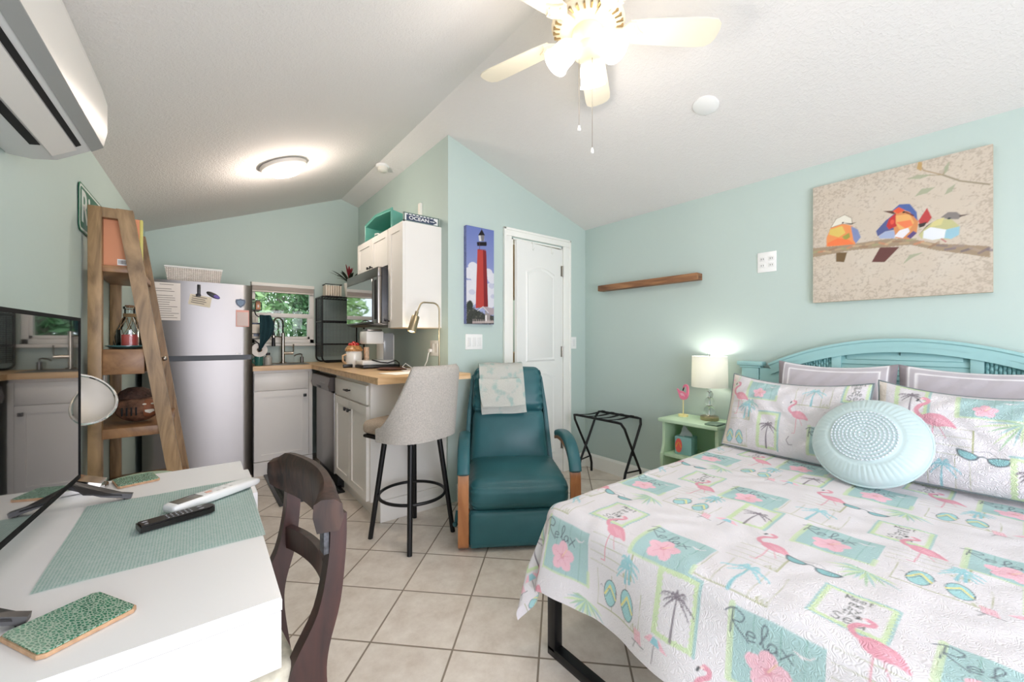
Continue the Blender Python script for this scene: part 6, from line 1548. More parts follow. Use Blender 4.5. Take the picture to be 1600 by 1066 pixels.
# ---- bed
m_quilt = colmat('printed_quilt', .85, (170, .32, .003), .05, vor=46)
BZ, BY, BX = .578, 1.085, 1.105
bed = thing('bed', 'bed with aqua arched headboard and thin black metal frame against right wall', 'bed', (1.95, .4, 0))
m_bed = mat('bed_black', rgb(20, 20, 21), .38, .3)
for xx in (1.062, 1.86, 2.74):
    bm = B()
    for yy in (1.09, -.33): box(bm, (xx, yy, .02), (xx + .04, yy + .04, .33), .003)
    box(bm, (xx, -.33, 0), (xx + .04, 1.13, .035), .003); box(bm, (xx, -.33, .29), (xx + .04, 1.13, .33), .003)
    obj('frame_loop', bm, m_bed, bed)
bm = B()
for yy in (1.075, .38, -.315): box(bm, (1.09, yy, .295), (2.86, yy + .035, .33), .003)
obj('side_rail', bm, m_bed, bed)
bm = B(); softbox(bm, (1.12, -.30, .333), (2.865, 1.072, .565), .05, 6); obj('mattress', bm, mat('white_mattress', rgb(232, 232, 230), .9), bed)
# headboard
m_hb = mat('aqua_headboard_paint', rgb(156, 198, 198), .45, var=(4, .02)); HX = 2.885
hby = .4
def archz(y): return 1.21 - .43 * (y - hby) ** 2
hb = []
for s in (1, -1):
    yc = hby + s * .72
    bm = B(); box(bm, (HX, yc - .052, 0), (HX + .05, yc + .052, 1.02), .004)
    box(bm, (HX - .006, yc - .064, 1.02), (HX + .053, yc + .064, 1.034), .004); box(bm, (HX - .014, yc - .078, 1.034), (HX + .055, yc + .078, 1.062), .006); obj('post', bm, m_hb, bed)
    bm = B(); yy = yc - s * .115
    box(bm, (HX + .004, yy - .012 - .045, .45), (HX + .04, yy + .012 + .045, 1.02)); obj('inner_stile', bm, m_hb, bed)
ys = np.linspace(hby - .60, hby + .60, 41)
bm = B(); sweep(bm, [(HX + .02, y, archz(y) - .022) for y in ys], [(-.028, -.024), (.028, -.024), (.028, .004), (.034, .010), (.034, .022), (-.034, .022), (-.034, .010), (-.028, .004)]); obj('arch_rail', bm, m_hb, bed)
bm = B(); sweep(bm, [(HX + .012, y, archz(y) - .058) for y in ys], [(-.02, -.014), (.02, -.014), (.02, .014), (-.02, .014)]); obj('arch_moulding', bm, m_hb, bed)
for y in (.665, .135):
    bm = B(); box(bm, (HX + .002, y - .022, .45), (HX + .038, y + .022, archz(y) - .05), .003); obj('stile', bm, m_hb, bed)
bm = B(); zz = .5
while zz < 1.17:
    half = min(.245, math.sqrt(max(0, (1.21 - .065 - zz - .03) / .43))) if zz > 1.0 else .245
    box(bm, (-.006, hby - half, 0), (.006, hby + half, .042), .002, M=Matrix.Translation((HX + .02, 0, zz)) @ Matrix.Rotation(.3, 4, 'Y')); zz += .027
obj('louvre_panel', bm, m_hb, bed)
m_wick = mat('aqua_wicker', rgb(158, 204, 205), .5)
def wicker(y0, y1):
    b = B(); n = int((y1 - y0) / .0125)
    for k in range(n):
        y = y0 + (y1 - y0) * (k + .5) / n; top = min(archz(y) - .07, 1.2) if abs(y - hby) < .6 else 1.01
        zt_ = []; z = .5; j = 0
        while z < top: zt_.append((HX + .022 + (.006 if (j + k) % 2 else -.006), y, z)); z += .017; j += 1
        if len(zt_) > 2: tube(b, zt_, .0048, 5)
    obj('wicker_panel', b, m_wick, bed)
wicker(.69, .985); wicker(-.185, .11); wicker(1.045, 1.145)
bm = B(); box(bm, (HX + .03, hby - .69, .45), (HX + .036, hby + .69, 1.02)); prism(bm, [(HX + .03, y, archz(y) - .05) for y in ys] + [(HX + .03, ys[-1], 1.0), (HX + .03, ys[0], 1.0)], (.006, 0, 0)); obj('back_panel', bm, mat('headboard_backing', rgb(140, 190, 192), .6), bed)

# quilt: lies on the bed and drapes over its edges
rq = .065
Umin, Umax, Vmin, Vmax = -(BY - .657) - .40, .957 + .36, (BX - 1.13) - .335, 1.66
def drape(u, v):
    x = 1.13 + v; y = .657 - u
    ex = np.maximum(0, BX - x); eyf = np.maximum(0, y - BY); eyn = np.maximum(0, -.30 - y)
    ey = eyf + eyn; sy = np.where(eyf > 0, 1.0, -1.0)
    d = np.hypot(ex, ey); dd = np.maximum(d, 1e-9); nx_, ny_ = -ex / dd, sy * ey / dd
    q = rq * PI / 2; a = np.minimum(d, q) / rq; rest = np.maximum(0, d - q)
    ang_ = np.arctan2(ey, ex)                      # 0 on the foot side, pi/2 on the long side
    corner = np.sin(2 * ang_) ** 2
    flare = .13 + .10 * corner + .05 * np.sin(u * 9.0) * (1 - corner)
    hor = rq * np.sin(a) + rest * flare + .016 * np.sin(u * 13 + 1.0) * np.minimum(1, rest / .15) * (1 - corner) + .03 * corner * np.sin(ang_ * 10) * np.minimum(1, rest / .2)
    ver = rq * (1 - np.cos(a)) + rest * (1 - .5 * flare ** 2)
    X = np.minimum(np.maximum(x, BX), 9) + nx_ * hor; Y = np.clip(y, -.30, BY) + ny_ * hor
    Z = BZ - ver + np.where(d < 1e-6, .004 * np.sin(x * 7 + y * 3) * np.sin(y * 8 - x * 2), 0)
    Z = Z + .0025 * np.sin(x * 23 + 2 * np.sin(y * 17)) * np.sin(y * 27 + 2 * np.sin(x * 19))
    return np.stack([X, Y, np.maximum(Z, .02)], 1)
nu = int((Umax - Umin) / .003); nv = int((Vmax - Vmin) / .003)
def qcol(u, v): return quilt_r.sample(Umin + (Umax - Umin) * u, Vmin + (Vmax - Vmin) * v)
qt = thing('quilt', 'white beach-print quilt with flamingos, palms and aqua panels spread over the bed', 'quilt', (1.95, .4, BZ))
color_grid('quilt_top', nu, nv, lambda u, v: drape(Umin + (Umax - Umin) * u, Vmin + (Vmax - Vmin) * v), qcol, m_quilt, qt)

# pillows
def pillow_frame(pb, pt, right):
    """origin at bottom centre pb; local x=right, y=up along the pillow, z=outward normal"""
    pb = Vector(pb); pt = Vector(pt); up = (pt - pb).normalized(); rt = Vector(right).normalized(); rt = (rt - up * rt.dot(up)).normalized(); n = rt.cross(up)
    return Matrix(((rt.x, up.x, n.x, pb.x), (rt.y, up.y, n.y, pb.y), (rt.z, up.z, n.z, pb.z), (0, 0, 0, 1)))
def pillow(name, label, group, M, w, h, th, ras, m, back_m, nu=170, nv=110, sag=.03, flange=.0, welt=None):
    t = thing(name, label, 'pillow', M=M, group=group)
    Mn = np.array(M)
    def surf(u, v, sgn):
        x = 2 * u - 1; y = 2 * v - 1
        fx = np.clip(1 - np.abs(x) ** 3.0, 0, 1) ** .62; fy = np.clip(1 - np.abs(y) ** 2.6, 0, 1) ** .62
        z = th * fx * fy
        px_ = x * w / 2 * (1 - .035 * (1 - np.abs(y) ** 2) * np.abs(x) ** 6); py_ = h / 2 + y * h / 2 * (1 - .0 * x) - sag * (1 - x ** 2) * np.clip(y, 0, 1) ** 2
        if sgn > 0: z = z + .003 * np.sin(x * 19 + 3 * np.sin(y * 5)) * fx * fy * 1.2
        return np.stack([px_, py_, sgn * z + .0], 1)
    def colr(u, v): return ras.sample(u * ras.w, v * ras.h)
    color_grid('front', nu, nv, lambda u, v: surf(u, v, 1), colr, m, t, world=False)
    color_grid('back', 30, 20, lambda u, v: surf(u, v, -.8), lambda u, v: np.tile(np.array(K_white[:3]), (len(u), 1)), back_m, t, world=False)
    if welt is not None:
        P = [(-w / 2, 0)] ; 
        b = B(); L = []
        for i in range(40): L.append((0 + i / 40, 0))
        for i in range(30): L.append((1, i / 30))
        for i in range(40): L.append((1 - i / 40, 1))
        for i in range(30): L.append((0, 1 - i / 30))
        q = surf(np.array([p[0] for p in L]), np.array([p[1] for p in L]), 1); tube(b, [tuple(k) for k in q], .0045, 6, closed=True); obj('welt', b, welt, t, world=False)
    return t
m_sham = colmat('quilted_sham', .85, (150, .55, .0035), .12, vor=46); m_shamg = colmat('grey_cotton_sham', .8, (60, .25, .004), .15)
# grey shams standing against the headboard
def grey_ras(w, h):
    r = Ras(w, h, .0025, rgb(190, 184, 190)); m = .045
    r.rect(0, h - .012, w, h, rgb(170, 164, 170)); r.rect(0, 0, .036, h, rgb(142, 134, 138)); r.rect(w - .03, 0, w, h, rgb(142, 134, 138))
    for ins, it in ((.036, .008), (.066, .038)): r.line([(ins, 0), (ins, h - it), (w - ins, h - it), (w - ins, 0)], .0075, rgb(238, 236, 238))
    return r
pillow('grey_sham', 'grey pillow sham with white double piping at the headboard, nearest the lamp', 'grey shams', pillow_frame((2.695, .655, .588), (2.79, .655, 1.078), (0, -1, .0)), .53, .50, .07, grey_ras(.53, .51), m_shamg, m_shamg, 90, 80, .03)
pillow('grey_sham', 'grey pillow sham with white double piping at the right of the headboard', 'grey shams', pillow_frame((2.695, .10, .588), (2.79, .10, 1.078), (0, -1, 0)), .58, .50, .07, grey_ras(.57, .51), m_shamg, m_shamg, 90, 80, .03)
# beach-print shams
def sham_left():
    r = Ras(.63, .42, .0016, K_white)
    r.rect(0, 0, .035, .42, rgb(226, 216, 206)); [r.ell(.012, .38 - k * .03, .006, .008, K_pink) for k in range(4)]; r.line([(.045, .42), (.038, .30)], .005, K_green)
    hibiscus(r, .19, .335, .15, .12, False); bluepalm(r, .42, .335, .8); flamingo(r, .075, .27, .34); fence(r, .04, .15, .15, .25, 3); palmtree(r, .12, .16, .07, .045, rgb(152, 198, 206), rgb(150, 194, 204), .1, 8, .004); palmtree(r, .145, .17, .08, .045, rgb(152, 198, 206), rgb(160, 198, 196), -.05, 8, .004)
    palmpanel(r, .245, .115, .105, .19); flipflops(r, .075, .055, .8); textpanel(r, .58, .37, .1, .13); r.line([(.345, .1), (.335, .08), (.345, .06), (.36, .062)], .003, K_grey); hibiscus(r, .5, .1, .15, .13); flamingo(r, .37, .2, .3)
    return r
def sham_right():
    r = Ras(.64, .42, .0016, K_white)
    r.rect(0, .0, .03, .42, rgb(226, 216, 206)); palmpanel(r, .12, .345, .115, .16); hibiscus(r, .34, .335, .17, .12, False); flamingo(r, .19, .235, .42); fence(r, .14, .12, .30, .22, 3); glasses(r, .325, .12, 1.0); frond(r, .42, .265, .12, .3)
    bluepalm(r, .215, .05, .85, True); palmpanel(r, .44, .07, .1, .15); hibiscus(r, .55, .3, .16, .14); flipflops(r, .55, .1, .9); textpanel(r, .05, .15, .09, .12)
    return r
pillow('beach_sham', 'beach-print quilted sham leaning at the lamp side of the bed', 'beach-print shams', pillow_frame((2.42, .775, .59), (2.56, .765, .985), (-.05, -1, 0)), .65, .43, .075, sham_left(), m_sham, m_sham, 240, 160, .042, welt=mat('dark_welt', rgb(120, 130, 132), .8))
pillow('beach_sham', 'beach-print quilted sham with sunglasses at the right edge behind the round cushion', 'beach-print shams', pillow_frame((2.42, .10, .598), (2.56, .10, .992), (-.04, -1, 0)), .66, .44, .075, sham_right(), m_sham, m_sham, 240, 160, .055, welt=mat('dark_welt', rgb(120, 130, 132), .8))
# round cushion
RC = pillow_frame((2.19, .41, .594), (2.41, .425, .925), (-.1, -1, 0)) @ Matrix.Translation((0, .197, 0))
t = thing('round_cushion', 'round pale aqua pleated cushion leaning in front of the two beach shams', 'cushion', M=RC)
m_rc = mat('pale_aqua_satin', rgb(190, 210, 211), .5, sheen=.3, bump=(70, .15, .002)); m_rcw = mat('white_embroidery', rgb(210, 218, 224), .7)
Rr = .2; bm = B()
def rcz(r): return .075 * math.sqrt(max(0, 1 - (r / Rr) ** 2.6)) 
nA = 160; radii = [0.001, .02, .04, .06, .08, .1, .118, .124, .13, .14, .15, .16, .17, .18, .19, .196, .2]
rings = []
for q in radii:
    ring_ = []
    for k in range(nA):
        a = 2 * PI * k / nA; pl = 0
        if q > .124: pl = .0026 * math.sin(58 * a + 2 * math.sin(3 * a)) * min(1, (q - .124) / .02) * min(1, (Rr - q) / .02)
        ring_.append(bm.verts.new((q * math.cos(a), q * math.sin(a), rcz(q) + pl - (.004 if abs(q - .124) < .003 else 0))))
    rings.append(ring_)
for a_, b_ in zip(rings, rings[1:]):
    for k in range(nA): bm.faces.new((a_[k], a_[(k + 1) % nA], b_[(k + 1) % nA], b_[k]))
bm.faces.new(rings[0])
back = [bm.verts.new((Rr * .5 * math.cos(2 * PI * k / nA), Rr * .5 * math.sin(2 * PI * k / nA), -.055)) for k in range(nA)]
for k in range(nA): bm.faces.new((rings[-1][k], rings[-1][(k + 1) % nA], back[(k + 1) % nA], back[k]))
bm.faces.new(back); obj('cover', bm, m_rc, t, world=False, smooth=70)
bm = B(); tube(bm, [(Rr * math.cos(a), Rr * math.sin(a), .001) for a in np.linspace(0, 2 * PI, 81)[:-1]], .005, 8, closed=True); obj('piping', bm, m_rc, t, world=False)
bm = B()
for j, q in enumerate((.014, .028, .042, .056, .07, .084, .098, .111)):
    n = max(6, int(2 * PI * q / .0135))
    for k in range(n):
        a0_ = 2 * PI * (k + .12) / n; a1_ = 2 * PI * (k + .88) / n
        tube(bm, [(q * math.cos(a), q * math.sin(a), rcz(q) + .001 + .0022 * math.sin(PI * i / 4)) for i, a in enumerate(np.linspace(a0_, a1_, 5))], [.0012, .0036, .0042, .0036, .0012], 5)
obj('embroidery', bm, m_rcw, t, world=False)

# ================================================================ PICTURES AND WALL THINGS
BIRDS = {
 'branch':[(-0.006, 0.327), (0.178, 0.319), (0.337, 0.319), (0.417, 0.303), (0.516, 0.259), (0.684, 0.215), (0.687, 0.162), (0.609, 0.191), (0.516, 0.224), (0.417, 0.271), (0.337, 0.275), (0.178, 0.284), (-0.006, 0.273)],
 'b1body':[(0.066, 0.376), (0.086, 0.433), (0.139, 0.446), (0.185, 0.421), (0.2, 0.339), (0.197, 0.315), (0.066, 0.325)],
 'b1head':[(0.086, 0.433), (0.111, 0.478), (0.15, 0.493), (0.181, 0.466), (0.185, 0.43), (0.139, 0.443), (0.099, 0.435)],
 'b1wing':[(0.178, 0.422), (0.208, 0.396), (0.221, 0.35), (0.2, 0.319), (0.189, 0.341)],
 'b1beak':[(0.143, 0.45), (0.178, 0.437), (0.204, 0.438), (0.178, 0.43)],
 'b1yel':[(0.082, 0.423), (0.139, 0.431), (0.154, 0.388), (0.123, 0.369), (0.078, 0.394)],
 'b1tail':[(0.111, 0.284), (0.161, 0.276), (0.148, 0.222), (0.111, 0.23)],
 'b2body':[(0.361, 0.455), (0.417, 0.45), (0.449, 0.388), (0.443, 0.327), (0.417, 0.301), (0.364, 0.316), (0.354, 0.383)],
 'b2head':[(0.351, 0.467), (0.378, 0.492), (0.417, 0.484), (0.443, 0.434), (0.446, 0.389), (0.417, 0.441), (0.391, 0.461), (0.364, 0.454)],
 'b2wing':[(0.285, 0.37), (0.323, 0.418), (0.358, 0.447), (0.371, 0.379), (0.364, 0.362), (0.323, 0.361), (0.292, 0.34)],
 'b2red':[(0.337, 0.424), (0.364, 0.449), (0.368, 0.38), (0.337, 0.368), (0.327, 0.389)],
 'b2bel':[(0.358, 0.326), (0.378, 0.354), (0.411, 0.361), (0.417, 0.341), (0.391, 0.311)],
 'b2low':[(0.295, 0.339), (0.323, 0.361), (0.364, 0.357), (0.358, 0.317), (0.302, 0.326)],
 'b2org':[(0.364, 0.436), (0.417, 0.432), (0.433, 0.383), (0.417, 0.35), (0.378, 0.359), (0.364, 0.394)],
 'b2beak':[(0.313, 0.472), (0.351, 0.465), (0.364, 0.445), (0.354, 0.446)],
 'b2tail':[(0.302, 0.279), (0.378, 0.267), (0.32, 0.196), (0.267, 0.204)],
 'b3body':[(0.449, 0.317), (0.48, 0.354), (0.516, 0.381), (0.563, 0.37), (0.592, 0.329), (0.589, 0.288), (0.563, 0.272), (0.498, 0.28), (0.458, 0.297)],
 'b3head':[(0.528, 0.387), (0.552, 0.407), (0.581, 0.401), (0.598, 0.378), (0.586, 0.364), (0.552, 0.373)],
 'b3blue':[(0.546, 0.322), (0.592, 0.329), (0.589, 0.288), (0.563, 0.272), (0.54, 0.281)],
 'b3wht':[(0.468, 0.331), (0.492, 0.347), (0.546, 0.322), (0.54, 0.281), (0.498, 0.28), (0.465, 0.296)],
 'b3beak':[(0.589, 0.383), (0.623, 0.381), (0.592, 0.373)],
 'b3tail':[(0.449, 0.388), (0.48, 0.447), (0.497, 0.394), (0.483, 0.371), (0.455, 0.36)],
 'b3tail2':[(0.448, 0.371), (0.48, 0.376), (0.471, 0.356), (0.452, 0.352)],
 'twig':[(0.449, 0.683), (0.468, 0.641), (0.534, 0.597), (0.592, 0.549), (0.684, 0.504)],
 'leaf1':[(0.404, 0.617), (0.449, 0.625), (0.498, 0.611), (0.455, 0.602)],
 'leaf2':[(0.436, 0.517), (0.461, 0.549), (0.51, 0.544), (0.48, 0.522)],
 'leaf3':[(0.539, 0.595), (0.54, 0.634), (0.558, 0.658), (0.552, 0.613)],
 'leaf4':[(0.443, 0.658), (0.449, 0.696), (0.463, 0.682), (0.46, 0.639)],
 'leaf5':[(0.54, 0.496), (0.552, 0.523), (0.578, 0.54), (0.566, 0.505)],
 'leaf6':[(0.391, 0.174), (0.417, 0.219), (0.468, 0.224), (0.423, 0.2)],
}
pw, ph = .695, .69
r = Ras(pw, ph, .0022, rgb(200, 188, 172))
rngp = np.random.RandomState(3)
yy, xx = np.mgrid[0:r.H, 0:r.W]
def vnoise(sc, seed):
    rg = np.random.RandomState(seed); g = rg.rand(int(r.H / sc) + 3, int(r.W / sc) + 3); y = yy / sc; x = xx / sc; i = y.astype(int); j = x.astype(int); fy = y - i; fx = x - j
    return g[i, j] * (1 - fy) * (1 - fx) + g[i + 1, j] * fy * (1 - fx) + g[i, j + 1] * (1 - fy) * fx + g[i + 1, j + 1] * fy * fx
n1, n2, n3 = vnoise(2.2, 1), vnoise(24, 2), vnoise(6, 5)
edge = np.maximum(np.maximum(np.abs(yy / r.H - .5), np.abs(xx / r.W - .5)) * 2 - .6, 0) / .4
worn = np.clip((n1 * .6 + n3 * .4 - .60 + .20 * edge + .12 * (n2 - .5)) * 5, 0, 1)[..., None]
pale = np.clip((n2 - .35) * 1.4, 0, 1)[..., None] * .5
base = r.a * (1 - pale) + np.array(rgb(206, 198, 186)[:3]) * pale
r.a = base * (1 - worn * .38) + np.array(rgb(140, 124, 108)[:3]) * worn * .38
def bp_(k, c, al=1, ro=0): r.poly(BIRDS[k], c, al, ro)
G = rgb(158, 164, 138)
r.line(BIRDS['twig'], .006, rgb(170, 150, 124)); r.line(BIRDS['twig'][2:], .007, rgb(150, 140, 120)); r.line([(.534, .597), (.55, .63)], .004, rgb(160, 146, 120)); r.line([(.534, .597), (.48, .612)], .004, rgb(160, 146, 120))
for k in ('leaf1', 'leaf2', 'leaf3', 'leaf5', 'leaf6'): bp_(k, G, .85, .001)
bp_('leaf4', rgb(186, 156, 108), 1)
bp_('b1tail', rgb(112, 92, 66)); bp_('b2tail', rgb(104, 70, 66))
bp_('branch', rgb(158, 140, 118), 1, .002)
for k in range(26):
    s = k / 25; x = .0 + .68 * s; y = np.interp(x, [0, .178, .337, .417, .516, .684], [.30, .302, .297, .287, .242, .188]); c = ([rgb(158, 160, 118), rgb(200, 136, 104), rgb(196, 172, 138), rgb(150, 120, 98), rgb(186, 160, 128)] if k < 19 else [rgb(118, 110, 124), rgb(150, 136, 132), rgb(104, 98, 112), rgb(170, 152, 136), rgb(124, 112, 116)])[k % 5]
    r.line([(x, y + .012 * math.sin(k * 3.1)), (x + .03, y + .01 * math.sin(k * 2.1 + 1))], .011, c, .65)
bp_('b1body', rgb(226, 146, 92), 1, .001); bp_('b1head', rgb(222, 218, 204)); r.line(BIRDS['b1head'] + BIRDS['b1head'][:1], .003, rgb(150, 140, 122)); bp_('b1yel', rgb(214, 188, 104)); bp_('b1wing', rgb(126, 138, 176)); r.poly([(.14, .37), (.17, .385), (.175, .36), (.15, .345)], rgb(150, 152, 80)); r.poly([(.07, .345), (.12, .365), (.17, .345), (.19, .318), (.07, .326)], rgb(232, 124, 78)); bp_('b1beak', rgb(84, 74, 64)); r.ell(.142, .449, .005, .004, rgb(50, 44, 40))
bp_('b2wing', rgb(88, 96, 140)); bp_('b2low', rgb(160, 172, 200)); bp_('b2body', rgb(206, 140, 92)); bp_('b2red', rgb(186, 62, 62)); bp_('b2org', rgb(222, 170, 108)); r.poly([(.364, .40), (.40, .36), (.43, .37), (.42, .40)], rgb(226, 128, 88)); bp_('b2bel', rgb(224, 222, 226)); bp_('b2head', rgb(84, 104, 158)); r.poly([(.43, .34), (.444, .327), (.42, .302), (.405, .315)], rgb(96, 82, 128)); r.poly([(.351, .462), (.375, .478), (.40, .455), (.372, .444)], rgb(220, 96, 66)); bp_('b2beak', rgb(92, 64, 56)); r.ell(.395, .447, .006, .005, rgb(40, 36, 40)); r.line([(.40, .446), (.43, .42)], .006, rgb(110, 50, 52)); r.ell(.35, .405, .008, .013, rgb(214, 90, 74)); 
bp_('b3tail', rgb(182, 74, 74)); bp_('b3tail2', rgb(70, 62, 60)); bp_('b3body', rgb(188, 186, 138)); bp_('b3wht', rgb(222, 226, 230)); bp_('b3blue', rgb(150, 190, 204)); bp_('b3head', rgb(134, 128, 124)); r.poly([(.50, .37), (.54, .385), (.53, .35), (.49, .345)], rgb(206, 198, 140)); r.poly([(.45, .315), (.47, .34), (.5, .372), (.478, .356)], rgb(112, 104, 90)); bp_('b3beak', rgb(96, 84, 80)); r.ell(.556, .375, .006, .0045, rgb(60, 70, 74)); r.line([(.53, .28), (.545, .262)], .005, rgb(180, 110, 110))
def canvas(name, label, ras, pos, lo, hi, edge_col, m):
    tt = thing(name, label, 'picture', ((lo[0] + hi[0]) / 2, (lo[1] + hi[1]) / 2, lo[2]))
    color_grid('print', int(ras.w / .003), int(ras.h / .003), pos, lambda u, v: ras.sample(u * ras.w, v * ras.h), m, tt)
    b = B(); box(b, lo, hi); obj('stretched_edge', b, mat(name + '_edge', edge_col, .7, var=(50, .25)), tt, smooth=0); return tt
m_print = colmat('canvas_print', .75, (260, .25, .002), .2)
px0 = 2.92
canvas('bird_canvas', 'square canvas of three painted birds on a branch on the right wall', r, lambda u, v: np.stack([np.full_like(u, px0 - .0006), .783 - u * pw, 1.426 + v * ph], 1), (px0, .783 - pw, 1.426), (XR, .783, 1.426 + ph), rgb(196, 178, 152), m_print)
LH = {
 'tower':[(1.691, 1.895), (1.771, 1.894), (1.789, 1.462), (1.674, 1.444)],
 'lantern':[(1.686, 1.95), (1.775, 1.964), (1.775, 1.932), (1.689, 1.92)],
 'lant2':[(1.7, 2.002), (1.754, 2.011), (1.751, 1.966), (1.706, 1.959)],
 'cap':[(1.697, 2.001), (1.73, 2.054), (1.76, 2.012)],
 'shade':[(1.741, 1.896), (1.772, 1.894), (1.789, 1.462), (1.751, 1.455)],
 'cloud':[(1.592, 1.742), (1.645, 1.779), (1.686, 1.79), (1.686, 1.444), (1.592, 1.44)],
 'cloud2':[(1.778, 1.744), (1.845, 1.755), (1.845, 1.465), (1.789, 1.462)],
 'tree':[(1.592, 1.47), (1.63, 1.476), (1.652, 1.443), (1.718, 1.421), (1.771, 1.398), (1.845, 1.395), (1.845, 1.325), (1.592, 1.319)],
 'roof':[(1.681, 1.444), (1.756, 1.46), (1.845, 1.452), (1.845, 1.401), (1.809, 1.4), (1.741, 1.447)],
 'bld':[(1.763, 1.423), (1.809, 1.4), (1.806, 1.336), (1.76, 1.335)],
 'fence':[(1.645, 1.344), (1.845, 1.355), (1.845, 1.337), (1.645, 1.327)],
}
lw_, lh_ = .253, .738; lx0, lz0 = 1.592, 1.325
r = Ras(lw_, lh_, .0018, rgb(126, 138, 186)); yy, xx = np.mgrid[0:r.H, 0:r.W]
gr = (yy / r.H)[..., None]; r.a = np.array(rgb(160, 168, 204)[:3]) * (1 - gr) + np.array(rgb(104, 118, 176)[:3]) * gr
def lp(k, c, al=1, ro=0): r.poly([(a - lx0, b - lz0) for a, b in LH[k]], c, al, ro)
cloudc = rgb(214, 214, 220)
for (a, b, q) in ((.02, .38, .05), (.06, .43, .045), (.09, .36, .06), (.03, .27, .07), (.2, .40, .04), (.24, .36, .05), (.22, .27, .06), (.1, .25, .08), (.03, .18, .06), (.2, .18, .07)): r.ell(a, b, q, q * .85, cloudc, 0, .95, .002)
for (a, b, q) in ((.23, .30, .03), (.05, .24, .03), (.245, .22, .025)): r.ell(a, b, q, q * .7, rgb(178, 182, 204), 0, .7, .002)
lp('tower', rgb(176, 66, 60)); lp('shade', rgb(124, 42, 44)); lp('lant2', rgb(206, 206, 206)); r.poly([(.128, .68), (.162, .685), (.158, .64), (.135, .637)], rgb(120, 116, 120)); lp('lantern', rgb(38, 34, 38)); lp('cap', rgb(34, 30, 34)); r.line([(.138, .725), (.138, .738)], .003, rgb(34, 30, 34)); r.line([(.096, .612), (.183, .622)], .006, rgb(30, 28, 32)); r.line([(.104, .57), (.175, .575)], .004, rgb(120, 50, 48)); r.line([(.118, .57), (.118, .63)], .004, rgb(90, 60, 60))
lp('tree', rgb(64, 66, 62), 1, .006); r.ell(.03, .14, .03, .035, rgb(58, 64, 56), 0, 1, .006)
for k in range(30): r.ell((k * .37 % 1) * .24, .03 + (k * .23 % 1) * .10, .008, .006, rgb(98, 100, 88) if k % 2 else rgb(50, 56, 46), 0, .8, .003)
lp('roof', rgb(170, 156, 160)); lp('bld', rgb(150, 142, 140)); r.line([(.10, .10), (.15, .135), (.2, .09)], .005, rgb(214, 210, 208)); r.rect(.17, .02, .185, .07, rgb(226, 222, 220)); lp('fence', rgb(190, 176, 172), .7)
for k in range(12): r.line([(.06 + k * .016, .012), (.06 + k * .016, .035)], .003, rgb(206, 190, 186))
canvas('lighthouse_canvas', 'tall narrow canvas of a red lighthouse on the wall left of the white door', r, lambda u, v: np.stack([lx0 + u * lw_, np.full_like(u, 2.575 - .0006), lz0 + v * lh_], 1), (lx0, 2.575, lz0), (lx0 + lw_, YD, lz0 + lh_), rgb(112, 118, 168), m_print)

# floating shelf
bm = B(); box(bm, (2.87, 1.47, 1.645), (XR, 2.39, 1.695), .004)
base_obj('floating_shelf', bm, wood('burnt_cedar', rgb(96, 58, 36), rgb(170, 122, 82), (9, 1.4, 14), .6, 2.0, .06), 'narrow brown wooden floating shelf on the right wall left of the bird picture', 'shelf')
# plates and switches
def plate(name, label, cat, lo, hi, axis, rows):
    tt = thing(name, label, cat, ((lo[0] + hi[0]) / 2, (lo[1] + hi[1]) / 2, lo[2])); b = B(); box(b, lo, hi, .003); obj('cover_plate', b, m_white, tt)
    for nm, l2, h2 in rows: b = B(); box(b, l2, h2, .0015); obj(nm, b, mat('insert_white', rgb(228, 228, 226), .35), tt)
    return tt
rows = [('rocker', (1.617 + k * .047, YD - .011, 1.155), (1.649 + k * .047, YD - .006, 1.222)) for k in range(3)]
plate('light_switch', 'white three-rocker light switch under the lighthouse picture', 'switch', (1.604, YD - .007, 1.13), (1.757, YD, 1.248), 'y', rows)
plate('light_switch', 'white single light switch between the white door and the corner', 'switch', (2.746, YD - .007, 1.122), (2.82, YD, 1.232), 'y', [('rocker', (2.767, YD - .011, 1.145), (2.799, YD - .006, 1.21))])
rows = []
tt = plate('wall_outlet', 'white double outlet plate high on the right wall beside the bird picture', 'outlet', (XR - .007, .985, 1.648), (XR, 1.097, 1.78), 'x', [('receptacle', (XR - .010, y - .017, z - .014), (XR - .006, y + .017, z + .014)) for y in (1.066, 1.014) for z in (1.693, 1.735)])
b = B()
for y in (1.066, 1.014):
    for z in (1.693, 1.735):
        for d in (-.006, .006): box(b, (XR - .0106, y + d - .0012, z - .005), (XR - .0098, y + d + .0012, z + .005))
obj('slots', b, m_dark, tt)

# ceiling devices
def ceil_frame(x, y, s):
    sl = SL if x < RIDGE[0] else -SR; n = V(sl, 0, -1).normalized(); xa = V(1, 0, sl).normalized(); ya = n.cross(xa)
    return Matrix(((xa.x, ya.x, n.x, x), (xa.y, ya.y, n.y, y), (xa.z, ya.z, n.z, ceil_z(x)), (0, 0, 0, 1)))
M_ = ceil_frame(.495, 3.285, 0); t = thing('ceiling_light', 'round flush ceiling light glowing above the kitchen', 'ceiling light', M=M_)
bm = B(); lathe(bm, [(.112, .004), (.145, .0), (.158, .008), (.152, .028), (.125, .044), (.11, .044), (.112, .004)], (0, 0, 0), 48, caps=False); obj('trim_ring', bm, mat('white_ring', rgb(222, 216, 208), .4), t, world=False)
bm = B(); lathe(bm, [(.122, .036), (.118, .05), (.095, .068), (.05, .08), (0, .083)], (0, 0, 0), 40, caps=False); obj('dome', bm, mat('opal_dome', rgb(255, 248, 236), .3, emit=(rgb(255, 240, 216), 5.0)), t, world=False)
kl = M_ @ V(0, 0, .13)
